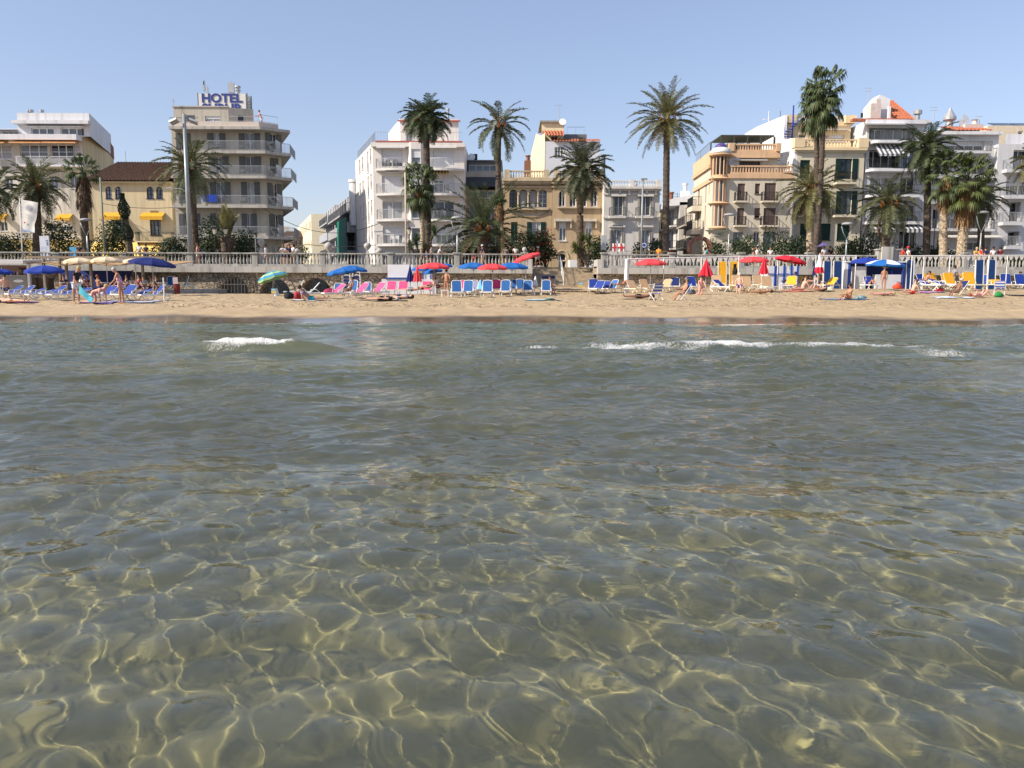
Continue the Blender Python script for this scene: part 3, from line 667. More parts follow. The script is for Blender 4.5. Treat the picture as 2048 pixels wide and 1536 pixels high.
def bldHotel():
    D = 86; r = root_at('hotel', 'beige corner hotel with balconies round every floor and a blue HOTEL sign on the roof', 'hotel', 450, D)
    m = mat('hotel_render', (.43, .40, .335), .9, .07, .6, streak=.16, bump=.2, bscale=6)
    ms = mat('hotel_slab_concrete', (.41, .39, .35), .9, .1, 1, streak=.25)
    A = pt(352, D); B = pt(531, D); Cc = pt(567, D + 1.6); Dd = pt(563, D + 14); E = (A[0], D + 14)
    zt = W(440, 257, D).z
    v = Vol(r, [A, B, Cc, Dd, E], GZ, zt, m)
    rows = [(266.5, 299, ((352, 361, 372, 381), (415, 427, 439, 451), (478, 489.5, 509, 520.5)), (531, 541, 553, 564), 268, 304),
            (313, 346.5, ((356, 366, 380, 390), (417, 429, 445, 456), (479, 491, 510, 522)), None, 316, 350),
            (364, 406.5, ((357, 366, 390, 399), (421, 432, 450, 461), (483, 494, 509, 520.5)), (535.5, 544, 555.5, 564), 367, 410),
            (427, 469, ((358.6, 369, 390, 401), (421, 432, 448, 459), (484, 494, 504, 514)), (539, 548, 558, 567), 429, 472)]
    for k, (y0, y1, doors, ang, ya, yb) in enumerate(rows):
        for j, (a, b, c, d) in enumerate(doors):
            u = v.rect(0, b, y0, c, y1); sw = (v.rect(0, a, y0, b, y1)); 
            v.win(0, (b, y0, c, y1), 2, 1, glass=(M_gd, M_gc, M_gb)[(j + k) % 3], sh=M_gshut, shw=(sw[1] - sw[0]), sill=False, name='balcony_door')
        if ang:
            a, b, c, d = ang; sw = v.rect(1, a, ya, b, yb); v.win(1, (b, ya, c, yb), 2, 1, glass=M_gd, sh=M_gshut, shw=abs(sw[1] - sw[0]), sill=False, name='balcony_door')
        else: v.win(1, (540, ya, 557, yb), 1, 1, closed=M_gshut, sill=False, name='balcony_door')
    v.win(0, (544 - 60, 492, 508, 530), 2, 1, glass=M_gd, sill=False, name='door'); v.win(1, (544, 492, 562, 530), 2, 1, glass=M_gb, sill=False, name='door')
    v.win(0, (400, 492, 440, 530), 3, 1, glass=M_gd, sill=False)
    v.close()
    # slabs wrap the acute corner
    So = 1.3
    for k, y in enumerate((300.5, 350.5, 409.5, 471.5)):
        z = W(450, y, D - So).z; tip = pt(586.5 + k * 1.2, D + .8)
        a = (pt(415, D)[0] if k == 0 else A[0] + .25, D - So); b = (pt(536, D - So)[0], D - So)
        poly = [a, b, tip, (Dd[0] + .1, D + 13.5), (B[0], D + 6), (a[0], D + .05)]
        mb = MB(); mb.prism(poly, z - .30, z); S = ubuild(mb, 'balcony', ms, r)
        rl = MB(); P3 = lambda q: Vector((q[0], q[1], 0))
        rail_run(rl, P3((a[0] + .05, a[1] + .06)), P3((b[0] - .05, b[1] + .06)), z, .98, 'bars', .11); rail_run(rl, P3((b[0] - .05, b[1] + .06)), P3((tip[0] - .12, tip[1] + .02)), z, .98, 'bars', .11)
        rail_run(rl, P3((tip[0] - .12, tip[1] + .02)), P3((tip[0] - .9, tip[1] + 5)), z, .98, 'bars', .11)
        ubuild(rl, 'railing', M_alu, r, S)
        pn = MB(); c = pt(566, D + 1.5); pn.box(c[0] - .02, c[0] + .02, D - .3, D + 1.4, z, z + 1.25); ubuild(pn, 'divider_panel', M_alu, r, S)
        # bistro tables and chairs out on the balcony
        for q, x in enumerate((430, 444, 488, 500, 380, 548)):
            if k == 0 and x < 420: continue
            c = pt(x, D - .7); f = MB()
            if q % 2: f.lathe([(.2, 0), (.03, .03), (.03, .68), (.3, .70), (.3, .73)], 8, (c[0], c[1], z)); nm = 'balcony_table'
            else:
                for sx in (-.18, .18):
                    for sy in (-.18, .18): f.box(c[0] + sx - .02, c[0] + sx + .02, c[1] + sy - .02, c[1] + sy + .02, z, z + .43)
                f.box(c[0] - .22, c[0] + .22, c[1] - .22, c[1] + .22, z + .43, z + .47); f.box(c[0] - .22, c[0] + .22, c[1] + .18, c[1] + .22, z + .47, z + .85); nm = 'balcony_chair'
            o = f.build(nm, M_gshut); o.location = (0, 0, 0)
            lab = ('round bistro table' if q % 2 else 'grey terrace chair')
            fl = ('top', 'third', 'second', 'first')[k]
            tag(o, f'{lab} on the hotel {fl} floor balcony, ' + ('left of the middle door', 'right of the middle-left door', 'before the middle-right door', 'just right of the middle-right door', 'beside the palm trunk', 'at the angled end')[q], 'table' if q % 2 else 'chair', 'hotel balcony furniture')
    # blue towel over the rail
    tw = MB(); p0 = W(406, 389.5, D - 1.33); p1 = W(434, 404, D - 1.33); tw.box(p0.x, p1.x, D - 1.36, D - 1.33, p1.z, p0.z); tw.box(p0.x, p1.x, D - 1.33, D - 1.20, p0.z, p0.z + .02)
    tag(tw.build('beach_towel', mat('blue_towel', (.02, .06, .38), .9)), 'plain blue towel hung over the second floor hotel balcony rail', 'towel')
    # roof terrace, eave, penthouse
    tip = pt(586, D + .8); z = W(450, 252.5, D - So).z
    mb = MB(); mb.prism([(A[0] + .25, D - So), (pt(534, D)[0], D - So), tip, (Dd[0], D + 13), (A[0] + .25, D + 14)], z - .28, z); ubuild(mb, 'eave_slab', ms, r)
    t = Vol(r, [(A[0] + .3, D - .9), (pt(530, D)[0], D - .9), pt(563, D + .6), (Dd[0] - .5, D + 12), (A[0] + .3, D + 13)], z + .005, W(450, 243, D - .9).z, mat('terrace_parapet_pinkish', (.56, .49, .43), .9, .07), roofdrop=.35); t.close()
    rl = MB(); rail_run(rl, Vector((pt(455, D)[0], D - .85, 0)), Vector((pt(530, D)[0], D - .85, 0)), t.z1, .55, 'bars', 2.0); rail_run(rl, Vector((pt(530, D)[0], D - .85, 0)), Vector((*pt(562, D + .6), 0)), t.z1, .75, 'bars', 1.2); ubuild(rl, 'terrace_railing', M_alu, r)
    Dp = D + 3.2; zp = W(420, 214.5, Dp).z
    ph = Vol(r, [pt(347, Dp, 230), pt(457, Dp, 230), pt(507, Dp + 1, 230), pt(505, Dp + 8, 230), pt(347, Dp + 8, 230)], t.z1 - .4, zp, m)
    ph.win(0, (410, 232, 441, 243), 2, 1, glass=M_gc); ph.win(0, (372, 230, 390, 243), 1, 1, glass=M_gb); ph.win(1, (476, 231, 487, 243), 1, 1, frame=M_black); ph.close()
    cp = MB(); ph.fbox(cp, 0, -.1, ph.fr(0)[3], zp + .004, zp + .12, -.3, .12); ubuild(cp, 'coping', ms, r)
    # roof sign
    Ds = Dp + 4.5; a = W(398, 214, Ds); b = W(492, 214, Ds); ztop = W(400, 187, Ds).z
    sg = MB(); sg.box(a.x, b.x, Ds, Ds + 2.2, zp - .05, ztop); S = ubuild(sg, 'sign_box', mat('sign_white', (.62, .61, .58), .7, .05), r)
    blue = mat('sign_blue', (.03, .05, .22), .5); wd = b.x - a.x
    hgt = (ztop - W(400, 205, Ds).z)
    for body, yy in (('HOTEL', 205.3), ('SUBUR', 225.5)):
        zc = W(445, yy, Ds).z; text_obj(body, 1.6, blue, S, ((a.x + b.x) / 2, Ds - .03, zc), (R(90), 0, 0), .03, .05, 'lettering', wd * .86, hgt * 1.02)
    fr = MB()
    for x in (a.x - .12, b.x + .12):
        for k in range(6): fr.tube((x, Ds + .1, zp + k * .3), (x, Ds + 1.4, zp + .3 + k * .3), .035, n=5)
        fr.tube((x, Ds + .1, zp), (x, Ds + .1, ztop + .1), .06, n=6); fr.tube((x, Ds + 1.6, zp), (x, Ds + 1.6, ztop + .1), .06, n=6)
    ubuild(fr, 'sign_bracket', M_rail, r)
    def mast(x, y0, y1, parts, label):
        p0 = W(x, y0, Ds + 1); p1 = W(x, y1, Ds + 1); q = MB(); q.tube((p0.x, p0.y, ztop - .02), (p1.x, p1.y, p1.z), .05, .015, 6)
        for f, w_, h_ in parts: c = p0.z + (p1.z - p0.z) * f; q.box(p0.x - w_, p0.x + w_, p0.y - .1, p0.y + .1, c - h_, c + h_)
        ubuild(q, 'antenna', M_alu, r)
    mast(409, 188, 156, ((.5, .1, .5), (.7, .05, .25)), ''); mast(415, 188, 170, ((.4, .09, .35),), ''); mast(463, 190, 158, ((.45, .35, .55), (.1, .25, .1)), '')
    p0 = W(476, 191, Ds + 1); q = MB(); q.lathe([(.22, -.1), (.22, .5), (.34, .52), (.34, .62), (.2, .64), (.2, .85), (.36, .88), (.3, 1.05)], 10, (p0.x, p0.y, ztop)); ubuild(q, 'chimney', M_alu, r)
    p0 = W(345, 213, Dp); q = MB(); q.tube((p0.x, Dp + .3, zp - 1), (p0.x, Dp + .3, zp + .9), .03); q.box(p0.x - .25, p0.x + .25, Dp + .28, Dp + .32, zp + .6, zp + .63); q.box(p0.x - .18, p0.x + .18, Dp + .28, Dp + .32, zp + .8, zp + .83); ubuild(q, 'antenna', M_alu, r)
bldHotel()

def bldCentral():
    D = 84; r = root_at('apartment_block', 'white corner apartment block with curved balconies and shutters behind the tall palms', 'apartment building', 840, D)
    m = mat('warm_white_render', (.70, .655, .61), .85, .05, .7, streak=.08, bump=.15, bscale=6)
    A = pt(748, D); B = pt(929, D); SD = Vector((-.33, 1)); bl = Vector(A) + SD * 13
    zt = W(840, 285, D).z
    v = Vol(r, [A, B, (B[0], D + 14), (bl.x, bl.y)], GZ, zt, m)
    R1 = dict(sill=False, name='window')
    v.win(0, (763, 300, 805, 333), 2, 1, roller=.75, **R1); v.win(0, (867, 300, 908, 333), 2, 1, roller=.98, **R1)
    v.win(0, (764, 352, 803, 386), 2, 1, roller=.99, **R1); v.win(0, (869, 356, 886, 386), 2, 1, glass=M_gd, **R1); v.win(0, (887.5, 352, 908, 386), 1, 1, roller=.98, **R1)
    v.win(0, (765, 403, 805, 437), 2, 1, glass=M_gc, **R1); v.win(0, (869, 403, 908, 437), 2, 1, glass=M_gb, **R1)
    v.win(0, (766, 454, 805, 487), 4, 1, glass=M_gb, **R1); v.win(0, (872, 454, 915, 487), 4, 1, glass=M_gb, **R1)
    v.win(0, (765, 500, 805, 532), 3, 1, glass=M_gd, **R1); v.win(0, (830, 500, 920, 532), 5, 1, glass=M_gd, **R1)
    # side street face: narrow windows floor by floor
    L = v.fr(3)[3]
    zf = [v.zpy(0, 840, y) for y in (493, 443, 391, 339)]
    for z in zf:
        for u in (.9, 3.0, 7.0, 9.4):
            v.win(3, (L - u - 1.0, L - u, z + .9 if u != 3.0 else z + .1, z + 2.3), 2, 1, uz=True, roller=.5, glass=M_gd)
    v.close()
    # projecting centre bay
    bx0 = pt(815, D - .9); bx1 = pt(851, D - .9)
    bay = Vol(r, [(bx0[0], D - .02), (bx0[0] + .4, D - 1.0), (bx1[0] - .4, D - 1.0), (bx1[0], D - .02)], zf[0] - .3, W(830, 284, D - 1).z, m)
    for y0, y1, rr in ((298, 326, .6), (352, 385, .9), (403, 436, 0), (456, 486, 0)): bay.win(1, (823, y0, 842, y1), 1, 1, roller=rr, glass=M_gb)
    bay.close()
    cream = mat('slab_cream', (.62, .60, .57), .85, .05)
    for k, y in enumerate((335.5, 386, 438, 488)):
        z = W(840, y, D - 1.2).z
        for (x0, x1, nm) in ((750, 815, 0), (851, 927, 1)):
            a = pt(x0, D - 1.2)[0]; b = pt(x1, D - 1.2)[0]; n = 7
            if nm == 0: pl = [(a, D + .05), (a + .1, D - .6)] + [(a + .3 + (b - a - .3) * t, D - .6 - .7 * math.sin(PI * min(t * 1.3, 1) * .5)) for t in [q / n for q in range(1, n + 1)]] + [(b, D + .05)]
            else: pl = [(a, D + .05)] + [(a + (b - a) * t, D - .55 - .75 * math.sin(PI * (.15 + .85 * t))) for t in [q / n for q in range(n + 1)]] + [(b, D + .05)]
            mb = MB(); mb.prism(pl, z - .22, z); S = ubuild(mb, 'balcony', cream, r)
            rl = MB(); pp = pl[1:-1]
            for i in range(len(pp) - 1): rail_run(rl, Vector((*pp[i], 0)) + Vector((0, .06, 0)), Vector((*pp[i + 1], 0)) + Vector((0, .06, 0)), z, 1.0, 'bars', .12)
            rail_run(rl, Vector((pl[0][0] + .05, D, 0)), Vector((pp[0][0] + .05, pp[0][1] + .06, 0)), z, 1.0, 'bars', .12); ubuild(rl, 'railing', M_white if k == 0 and nm else M_alu, r, S)
    # balcony chairs
    for (x, y, k) in ((784, 488, 'white'), (794, 488, 'white'), (775, 336, 'dark'), (790, 336, 'dark'), (872, 438, 'dark'), (888, 438, 'dark'), (893, 386, 'dark')):
        p = W(x, y, D - .55); f = MB(); z = p.z + .02
        for sx in (-.2, .2):
            for sy in (-.2, .2): f.tube((p.x + sx, p.y + sy, z), (p.x + sx, p.y + sy, z + .62 if sy < 0 else z + .85), .025, n=5)
        f.box(p.x - .22, p.x + .22, p.y - .22, p.y + .22, z + .40, z + .44); f.box(p.x - .22, p.x + .22, p.y + .19, p.y + .22, z + .5, z + .85)
        f.box(p.x - .24, p.x - .18, p.y - .22, p.y + .2, z + .62, z + .65); f.box(p.x + .18, p.x + .24, p.y - .22, p.y + .2, z + .62, z + .65)
        fl = {488: 'first', 438: 'second', 386: 'third', 336: 'top'}[y]; sd = 'left' if x in (784, 775, 872) else 'right'
        tag(f.build('balcony_chair', M_white if k == 'white' else M_rail), f'{k} armchair, {sd} of the pair on the {fl} floor balcony of the white corner block' if y != 386 else 'dark armchair alone on the third floor balcony of the white corner block', 'chair', 'chairs on the white block balconies')
    aw = awning(v, 0, (863, 338, 898), .9, .55, stripes('yellow_black_stripe', (.72, .50, .13), (.10, .09, .08), .16), valance=0)
    for x0, x1, y in ((755, 812, 291), (860, 914, 291), (773, 800, 340)): awning(v, 0, (x0, y, x1), .7, .22, M_white, valance=.12)
    # red roof edge, terrace rail and penthouse
    t = MB(); v.fbox(t, 0, .3, v.fr(0)[3] - .2, zt + .003, zt + .14, -.2, .25); ubuild(t, 'roof_edge', mat('red_roof_edge', (.40, .12, .10), .8), r)
    t = MB(); v.fbox(t, 0, -.1, v.fr(0)[3] + .1, zt - .5, zt - .1, .004, .55); ubuild(t, 'cornice', m, r)
    rl = MB(); 
    for e in (0, 3):
        P0 = v.P(e, .2, 0, -.3); P1 = v.P(e, v.fr(e)[3] - .2, 0, -.3); rail_run(rl, P0, P1, zt + .14, .95, 'bars', .3)
    ubuild(rl, 'terrace_railing', M_alu, r)
    Dp = D + 3; zp = W(860, 238, Dp).z; ph = Vol(r, [pt(800, Dp, 260), pt(917, Dp, 260), pt(915, Dp + 8, 260), pt(777, Dp + 8, 260)], zt, zp, m)
    ph.win(0, (840, 261, 874, 282), 3, 1, glass=M_gd, sill=False); ph.win(0, (812, 258, 832, 282), 1, 1, glass=M_gc, sill=False); ph.close()
    t = MB(); ph.fbox(t, 0, -.2, ph.fr(0)[3] + .2, zp - .28, zp - .16, .003, .3); ubuild(t, 'roof_edge', MATS['red_roof_edge'], r)
    t = MB(); p = W(896, 236, Dp + 1); t.lathe([(.14, -.1), (.14, 1.1), (.22, 1.12), (.22, 1.25)], 8, (p.x, p.y, zp)); ubuild(t, 'chimney', M_alu, r)
    # buildings further up the side street
    base = Vector(A)
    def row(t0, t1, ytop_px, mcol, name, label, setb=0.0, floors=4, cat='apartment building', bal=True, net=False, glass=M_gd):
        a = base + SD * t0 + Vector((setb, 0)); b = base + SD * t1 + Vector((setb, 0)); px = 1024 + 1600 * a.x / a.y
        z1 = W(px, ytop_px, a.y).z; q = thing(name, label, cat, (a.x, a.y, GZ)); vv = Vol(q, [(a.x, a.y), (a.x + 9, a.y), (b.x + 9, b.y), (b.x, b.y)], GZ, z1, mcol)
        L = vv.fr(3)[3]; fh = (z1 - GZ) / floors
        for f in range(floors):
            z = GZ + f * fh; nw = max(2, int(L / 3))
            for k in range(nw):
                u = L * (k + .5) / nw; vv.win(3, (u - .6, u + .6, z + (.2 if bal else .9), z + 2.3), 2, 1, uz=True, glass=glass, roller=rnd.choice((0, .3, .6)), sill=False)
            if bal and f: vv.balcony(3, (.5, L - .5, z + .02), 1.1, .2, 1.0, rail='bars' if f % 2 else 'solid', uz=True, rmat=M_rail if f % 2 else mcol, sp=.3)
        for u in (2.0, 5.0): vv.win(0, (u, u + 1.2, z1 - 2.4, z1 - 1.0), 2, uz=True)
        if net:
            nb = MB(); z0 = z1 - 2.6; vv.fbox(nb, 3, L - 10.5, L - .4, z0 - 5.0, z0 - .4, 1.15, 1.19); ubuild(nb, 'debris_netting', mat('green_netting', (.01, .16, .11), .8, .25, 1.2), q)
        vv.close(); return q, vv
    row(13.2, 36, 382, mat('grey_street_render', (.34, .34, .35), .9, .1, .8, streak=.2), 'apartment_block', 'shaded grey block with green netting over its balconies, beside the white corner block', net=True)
    row(36.2, 50, 410, mat('grey_blue_render', (.36, .37, .40), .9, .1), 'apartment_block', 'small grey block with iron balconies up the left side street')
    row(54, 90, 428, mat('cream_far_render', (.70, .63, .46), .9, .07), 'house', 'sunlit cream house at the far end of the left side street', -2.0, 3, 'house', bal=False)
    q, vv = row(120, 150, 452, mat('pale_far_render', (.62, .58, .50), .9, .07), 'house', 'distant pale house past the cream house up the left side street', -11, 3, 'house', bal=False)
    # stair tower on the grey block
    p = W(706, 360, 98); t = MB(); t.lathe([(.7, 8), (.7, p.z - .4), (.8, p.z - .3), (.8, p.z)], 14, (p.x + .2, p.y, 0)); tag(t.build('chimney_stack', M_white), 'white round stack on the roof edge behind the white corner block', 'chimney')
    # low house with a brown tiled roof, left side of the street
    h = thing('house', 'far house with a brown tiled roof showing past the hotel corner', 'house', (*pt(592, 160), GZ)); vv = Vol(h, [pt(560, 160), pt(604, 160), pt(604, 170), pt(560, 170)], GZ, W(590, 474, 160).z, mat('rose_render', (.45, .33, .27), .9)); vv.win(0, (588, 480, 594, 492), 2); vv.win(0, (597, 480, 602, 492), 2); vv.close()
    rm = MB(); a = pt(556, 159); b = pt(606, 159); z = vv.z1; zr = W(590, 463, 165).z; tiled_roof(rm, (a[0], 165, zr), (b[0] - 1, 165, zr), (b[0], 158.6, z - .1), (a[0], 158.6, z - .1), .5); tiled_roof(rm, (b[0] - 1, 165, zr), (a[0], 165, zr), (a[0], 172, z - .1), (b[0], 172, z - .1), .5); ubuild(rm, 'roof', M_tileb, h)
bldCentral()

def bldGrey():
    D = 87; r = root_at('townhouse', 'narrow grey townhouse with a dark sloping awning between the white block and the ochre villa', 'townhouse', 965, D)
    m = mat('grey_beige_render', (.40, .37, .32), .9, .08, .7, streak=.2)
    A = pt(927, D); B = pt(1006, D); v = Vol(r, [A, B, (B[0], D + 12), (A[0], D + 12)], GZ, W(965, 343, D).z, m)
    v.win(0, (940, 381, 993, 396), 3, 1, glass=M_gb, fw=.07); v.win(0, (938, 372, 996, 380), 1, 1, glass=M_gd, sill=False, fw=.03)
    for y in (412, 456): v.win(0, (938, y, 958, y + 34), 2, 1, glass=M_gb); v.win(0, (972, y, 992, y + 34), 2, 1, glass=M_gb)
    v.win(0, (940, 500, 990, 532), 3, 1); v.close()
    awning(v, 0, (933, 354, 998), 1.5, 1.1, mat('charcoal_awning', (.045, .05, .055), .8, .1), valance=.08)
    u = Vol(r, [pt(937, D + 2), pt(1004, D + 2), pt(1004, D + 11), pt(937, D + 11)], v.z1, W(965, 324, D + 2).z, mat('slate_upper', (.22, .24, .25), .7))
    u.win(0, (938, 329, 993, 342), 4, 1, glass=M_gb, sill=False); u.close()
    b = MB(); u.fbox(b, 0, -.4, u.fr(0)[3], u.z1 + .003, u.z1 + .15, -9, .5); ubuild(b, 'roof', mat('dark_flat_roof', (.12, .13, .14), .6), r)
    for x, c in ((950, M_black), (992, M_black)):
        p = W(x, 322, D + 3); t = MB(); t.box(p.x - .25, p.x + .25, p.y, p.y + .5, u.z1, u.z1 + 1.0); ubuild(t, 'chimney', c, r)
    p = W(943, 314, D + 3); t = MB(); t.lathe([(.01, .0), (.3, .06), (.42, .16)], 14, (0, 0, 0)); o = ubuild(t, 'satellite_dish', M_white, r); o.matrix_parent_inverse = Matrix.Translation(-Vector(r.location)) @ Matrix.Translation((p.x, p.y, u.z1 + .6)) @ Matrix.Rotation(R(70), 4, 'X')
bldGrey()

M_ochre = mat('ochre_stucco', (.44, .33, .205), .9, .08, .7, streak=.14, bump=.2, bscale=7)
M_ostone = mat('ochre_cornice_stone', (.50, .41, .28), .9, .12, 2, streak=.15)
def bldVilla():
    D = 82; r = root_at('villa', 'ochre villa with a four-arch loggia under a stone roof balustrade', 'villa', 1055, D)
    A = pt(1006, D); B = pt(1103.5, D); zt = W(1055, 357, D).z
    v = Vol(r, [A, B, (B[0], D + 11), (A[0], D + 11)], GZ, zt, M_ochre); v.rev = .5
    for x0, x1, g in ((1018.6, 1034.5, M_gd), (1038.5, 1054.8, M_gc), (1058.3, 1074, M_gc), (1077.5, 1094, M_gd)):
        v.win(0, (x0, 379, x1, 415), 1 if g is M_gc else 2, 1 if g is M_gc else 4, arch=True, glass=g, frame=M_white if x0 > 1070 else M_black, fw=.05, name='arched_opening')
    v.rev = .2
    v.win(0, (1022, 444, 1035, 482), 2, 1, closed=M_green); v.win(0, (1064, 444, 1081, 492), 2, 1, glass=M_gc, sh=M_green, shw=.5, name='balcony_door', sill=False)
    v.balcony(0, (1060, 492, 1090), .5, .12, .95, rmat=M_black)
    for x in (1026, 1055.5, 1085): v.win(0, (x - 2.8, 365, x + 2.8, 370), 1, 1, sill=False, fw=.02, frame=M_black, name='oval_vent')
    v.win(0, (1020, 504, 1038, 532), 2, 1); v.win(0, (1066, 504, 1084, 532), 2, 1); v.close()
    v.trim(0, 0, .30, .55, z=zt, m=M_ostone); v.trim(0, 0, .22, .35, z=zt - .31, m=M_ostone); v.trim(0, 0, .12, .15, z=W(1055, 373, D).z, m=M_ostone, name='string_course'); v.trim(0, 0, .22, .3, u0=.4, u1=v.fr(0)[3] - .3, z=W(1055, 415.5, D).z, m=M_ostone, name='loggia_sill')
    dn = MB(); L = v.fr(0)[3]
    for k in range(int(L / .16)): v.fbox(dn, 0, k * .16 + .03, k * .16 + .11, zt - .66, zt - .54, .004, .25)
    ubuild(dn, 'dentils', M_ostone, r)
    for x in (1036.5, 1056.5, 1076):
        p = W(x, 390, D - .08); q = W(x, 414, D - .08); c = MB(); c.lathe([(.13, q.z), (.085, q.z + .08), (.075, p.z - .1), (.14, p.z)], 10, (p.x, p.y + .05, 0)); ubuild(c, 'column', M_ostone, r)
    balustrade_part(r, (A[0] + .4, D + .1), (B[0] - .6, D + .1), zt, W(1055, 341, D).z - zt, 'balusters', M_ostone, .26, piers=1, pw=.55)
    gl = MB(); a = W(1018, 416, D - .1); b = W(1100, 416, D - .1)
    gl.path([Vector((a.x + (b.x - a.x) * t, D - .12, a.z - .2 - 2.0 * .28 * math.sin(PI * t))) for t in [k / 12 for k in range(13)]], .05, 5); ubuild(gl, 'cable', M_rail, r)
    # right half
    r2 = root_at('villa', 'ochre villa with four pointed windows over two hooded ones and an arched door', 'villa', 1155, D)
    A2 = (B[0] + .03, D - .15); B2 = pt(1207, D - .15)
    v = Vol(r2, [A2, B2, (B2[0], D + 11), (A2[0], D + 11)], GZ, zt, M_ochre)
    for x0, x1 in ((1117, 1131), (1138.5, 1152.5), (1160, 1174), (1181, 1195)): v.win(0, (x0, 380, x1, 413.5), 2, 1, pointed=True, glass=M_gd, fw=.09)
    for x0, x1 in ((1118, 1132.5), (1170.5, 1184)): v.win(0, (x0, 444, x1, 481.5), 2, 1, glass=M_gb, fw=.1)
    v.win(0, (1117, 507, 1131.5, 521), 1, 1, arch=True, glass=M_gd, sill=False); v.win(0, (1117, 522, 1131.5, 536), 2, 1, glass=M_gd, sill=False, name='door')
    v.win(0, (1166, 508, 1184, 528), 2, 1, glass=M_gd)
    for x in (1124, 1145, 1167, 1188): v.win(0, (x - 2.8, 365, x + 2.8, 370), 1, 1, sill=False, fw=.02, frame=M_black, name='oval_vent')
    v.close()
    v.trim(0, 0, .30, .55, z=zt, m=M_ostone); v.trim(0, 0, .22, .35, z=zt - .31, m=M_ostone); v.trim(0, 0, .16, .3, u0=.5, u1=v.fr(0)[3] - .4, z=W(1150, 414, D).z, m=M_ostone, name='sill'); v.trim(0, 0, .12, .15, z=W(1155, 373, D).z, m=M_ostone, name='string_course')
    balustrade_part(r2, (A2[0] + .4, D + .1), (B2[0] - .4, D + .1), zt, W(1055, 341, D).z - zt, 'balusters', M_ostone, .26, piers=1, pw=.55)
    for x0, x1 in ((1109, 1143), (1156, 1193)):
        h = MB(); u0, z = v.hit(0, x0, 438); u1, _ = v.hit(0, x1, 438); v.fbox(h, 0, u0, u1, z - .25, z, .004, .45)
        for u in (u0, u1 - .12): v.fbox(h, 0, u, u + .12, z - .9, z - .25, .004, .3)
        ubuild(h, 'window_hood', mat('pale_hood_stone', (.55, .50, .42), .9), r2)
    t = MB(); ar = [(1.05 * math.cos(a) , 1.05 * math.sin(a)) for a in [PI * k / 12 for k in range(13)]]; c = W(1124, 516, D - .2)
    t.path([Vector((c.x + a * .62, D - .2, c.z + b * .72)) for a, b in ar], .07, 6); ubuild(t, 'door_arch_moulding', M_ostone, r2)
    cn = MB(); a = W(1139, 520, D - 2.5); b = W(1186, 520, D - 2.5); cn.box(a.x, b.x, D - 3, D - .2, a.z - .9, a.z); cn.box(a.x, a.x + .1, D - 3, D - 2.9, GZ, a.z - .9); ubuild(cn, 'terrace_canopy', M_white, r2)
    # tall house behind
    D2 = 96; r3 = root_at('townhouse', 'tall cream house with red tile roofs rising behind the ochre villas', 'townhouse', 1130, D2)
    mc = mat('bright_cream_render', (.74, .64, .42), .9, .05, .8, streak=.08); mw = mat('bluewhite_render', (.60, .62, .66), .85, .05, .8)
    a = pt(1090, D2, 300); b = pt(1200, D2, 300); bk = (pt(1062, D2 + 9, 300)[0], D2 + 9)
    z1 = W(1140, 283, D2).z; v = Vol(r3, [a, b, (b[0], D2 + 9), bk], GZ, z1, mw)
    v.win(0, (1109, 294, 1127, 313), 3, 1, glass=M_gb, fw=.1); v.win(0, (1150, 294, 1172, 313), 3, 1, glass=M_gb); v.close()
    t = MB(); tiled_roof(t, (a[0] + .8, D2 + 1.6, z1 + .5), (b[0], D2 + 1.6, z1 + .5), (b[0], D2 - .5, z1 - .1), (a[0] + .8, D2 - .5, z1 - .1), .34, .06); ubuild(t, 'roof', M_tile, r3)
    z2 = W(1100, 244, D2 + 1).z; a2 = pt(1083, D2 + 1.5, 270); b2 = pt(1127, D2 + 1.5, 270)
    tw = Vol(r3, [a2, b2, (b2[0], D2 + 8), (bk[0] + 1.5, D2 + 8)], z1 - .5, z2, mc); tw.win(0, (1102, 272, 1115, 280), 2, 1); tw.close()
    t = MB(); ztr = W(1100, 257, D2).z; zte = W(1100, 271, D2 - .2).z; tiled_roof(t, (a2[0], D2 + 1.6, ztr), (b2[0], D2 + 1.6, ztr), (b2[0], D2 + .1, zte), (a2[0] + .3, D2 + .1, zte), .34, .06); t.add([(a2[0], D2 + 1.6, ztr - .1), (a2[0], D2 + 1.6, zte - .1), (a2[0] + .3, D2 + .1, zte - .05)], [(0, 1, 2)]); ubuild(t, 'roof', M_tile, r3)
    t = MB(); t.box(a2[0] - .2, b2[0] + .2, D2 + 1.2, D2 + 8.2, z2 + .002, z2 + .22); ubuild(t, 'roof_slab', mat('grey_slab', (.3, .28, .25), .9), r3)
    # sloping cream flank
    s = MB(); zA = W(1066, 308, D2 + 8).z
    s.add([(bk[0] - .03, bk[1], GZ), (a[0] - .03, a[1] - .03, GZ), (a[0] - .03, a[1] - .03, z1 + 1.0), (a2[0] - .05, a2[1], z2 - 1.5), ((a2[0] + bk[0]) / 2, D2 + 5, z2 - .6), (bk[0] - .03, bk[1], zA)], [(0, 1, 2, 3, 4, 5)]); ubuild(s, 'flank_wall', mc, r3)
    def aerial(x, y0, y1, Y, zb, root, n=3):
        p0 = W(x, y0, Y); p1 = W(x, y1, Y); q = MB(); q.tube((p0.x, Y, zb), (p0.x, Y, p1.z), .03, n=5)
        for k in range(n): z = p1.z - .12 - k * .28; q.box(p0.x - .45 + .07 * k, p0.x + .3, Y - .015, Y + .015, z, z + .03)
        return ubuild(q, 'antenna', M_alu, root)
    aerial(1119, 243, 209, D2 + 3, z2, r3, 1)
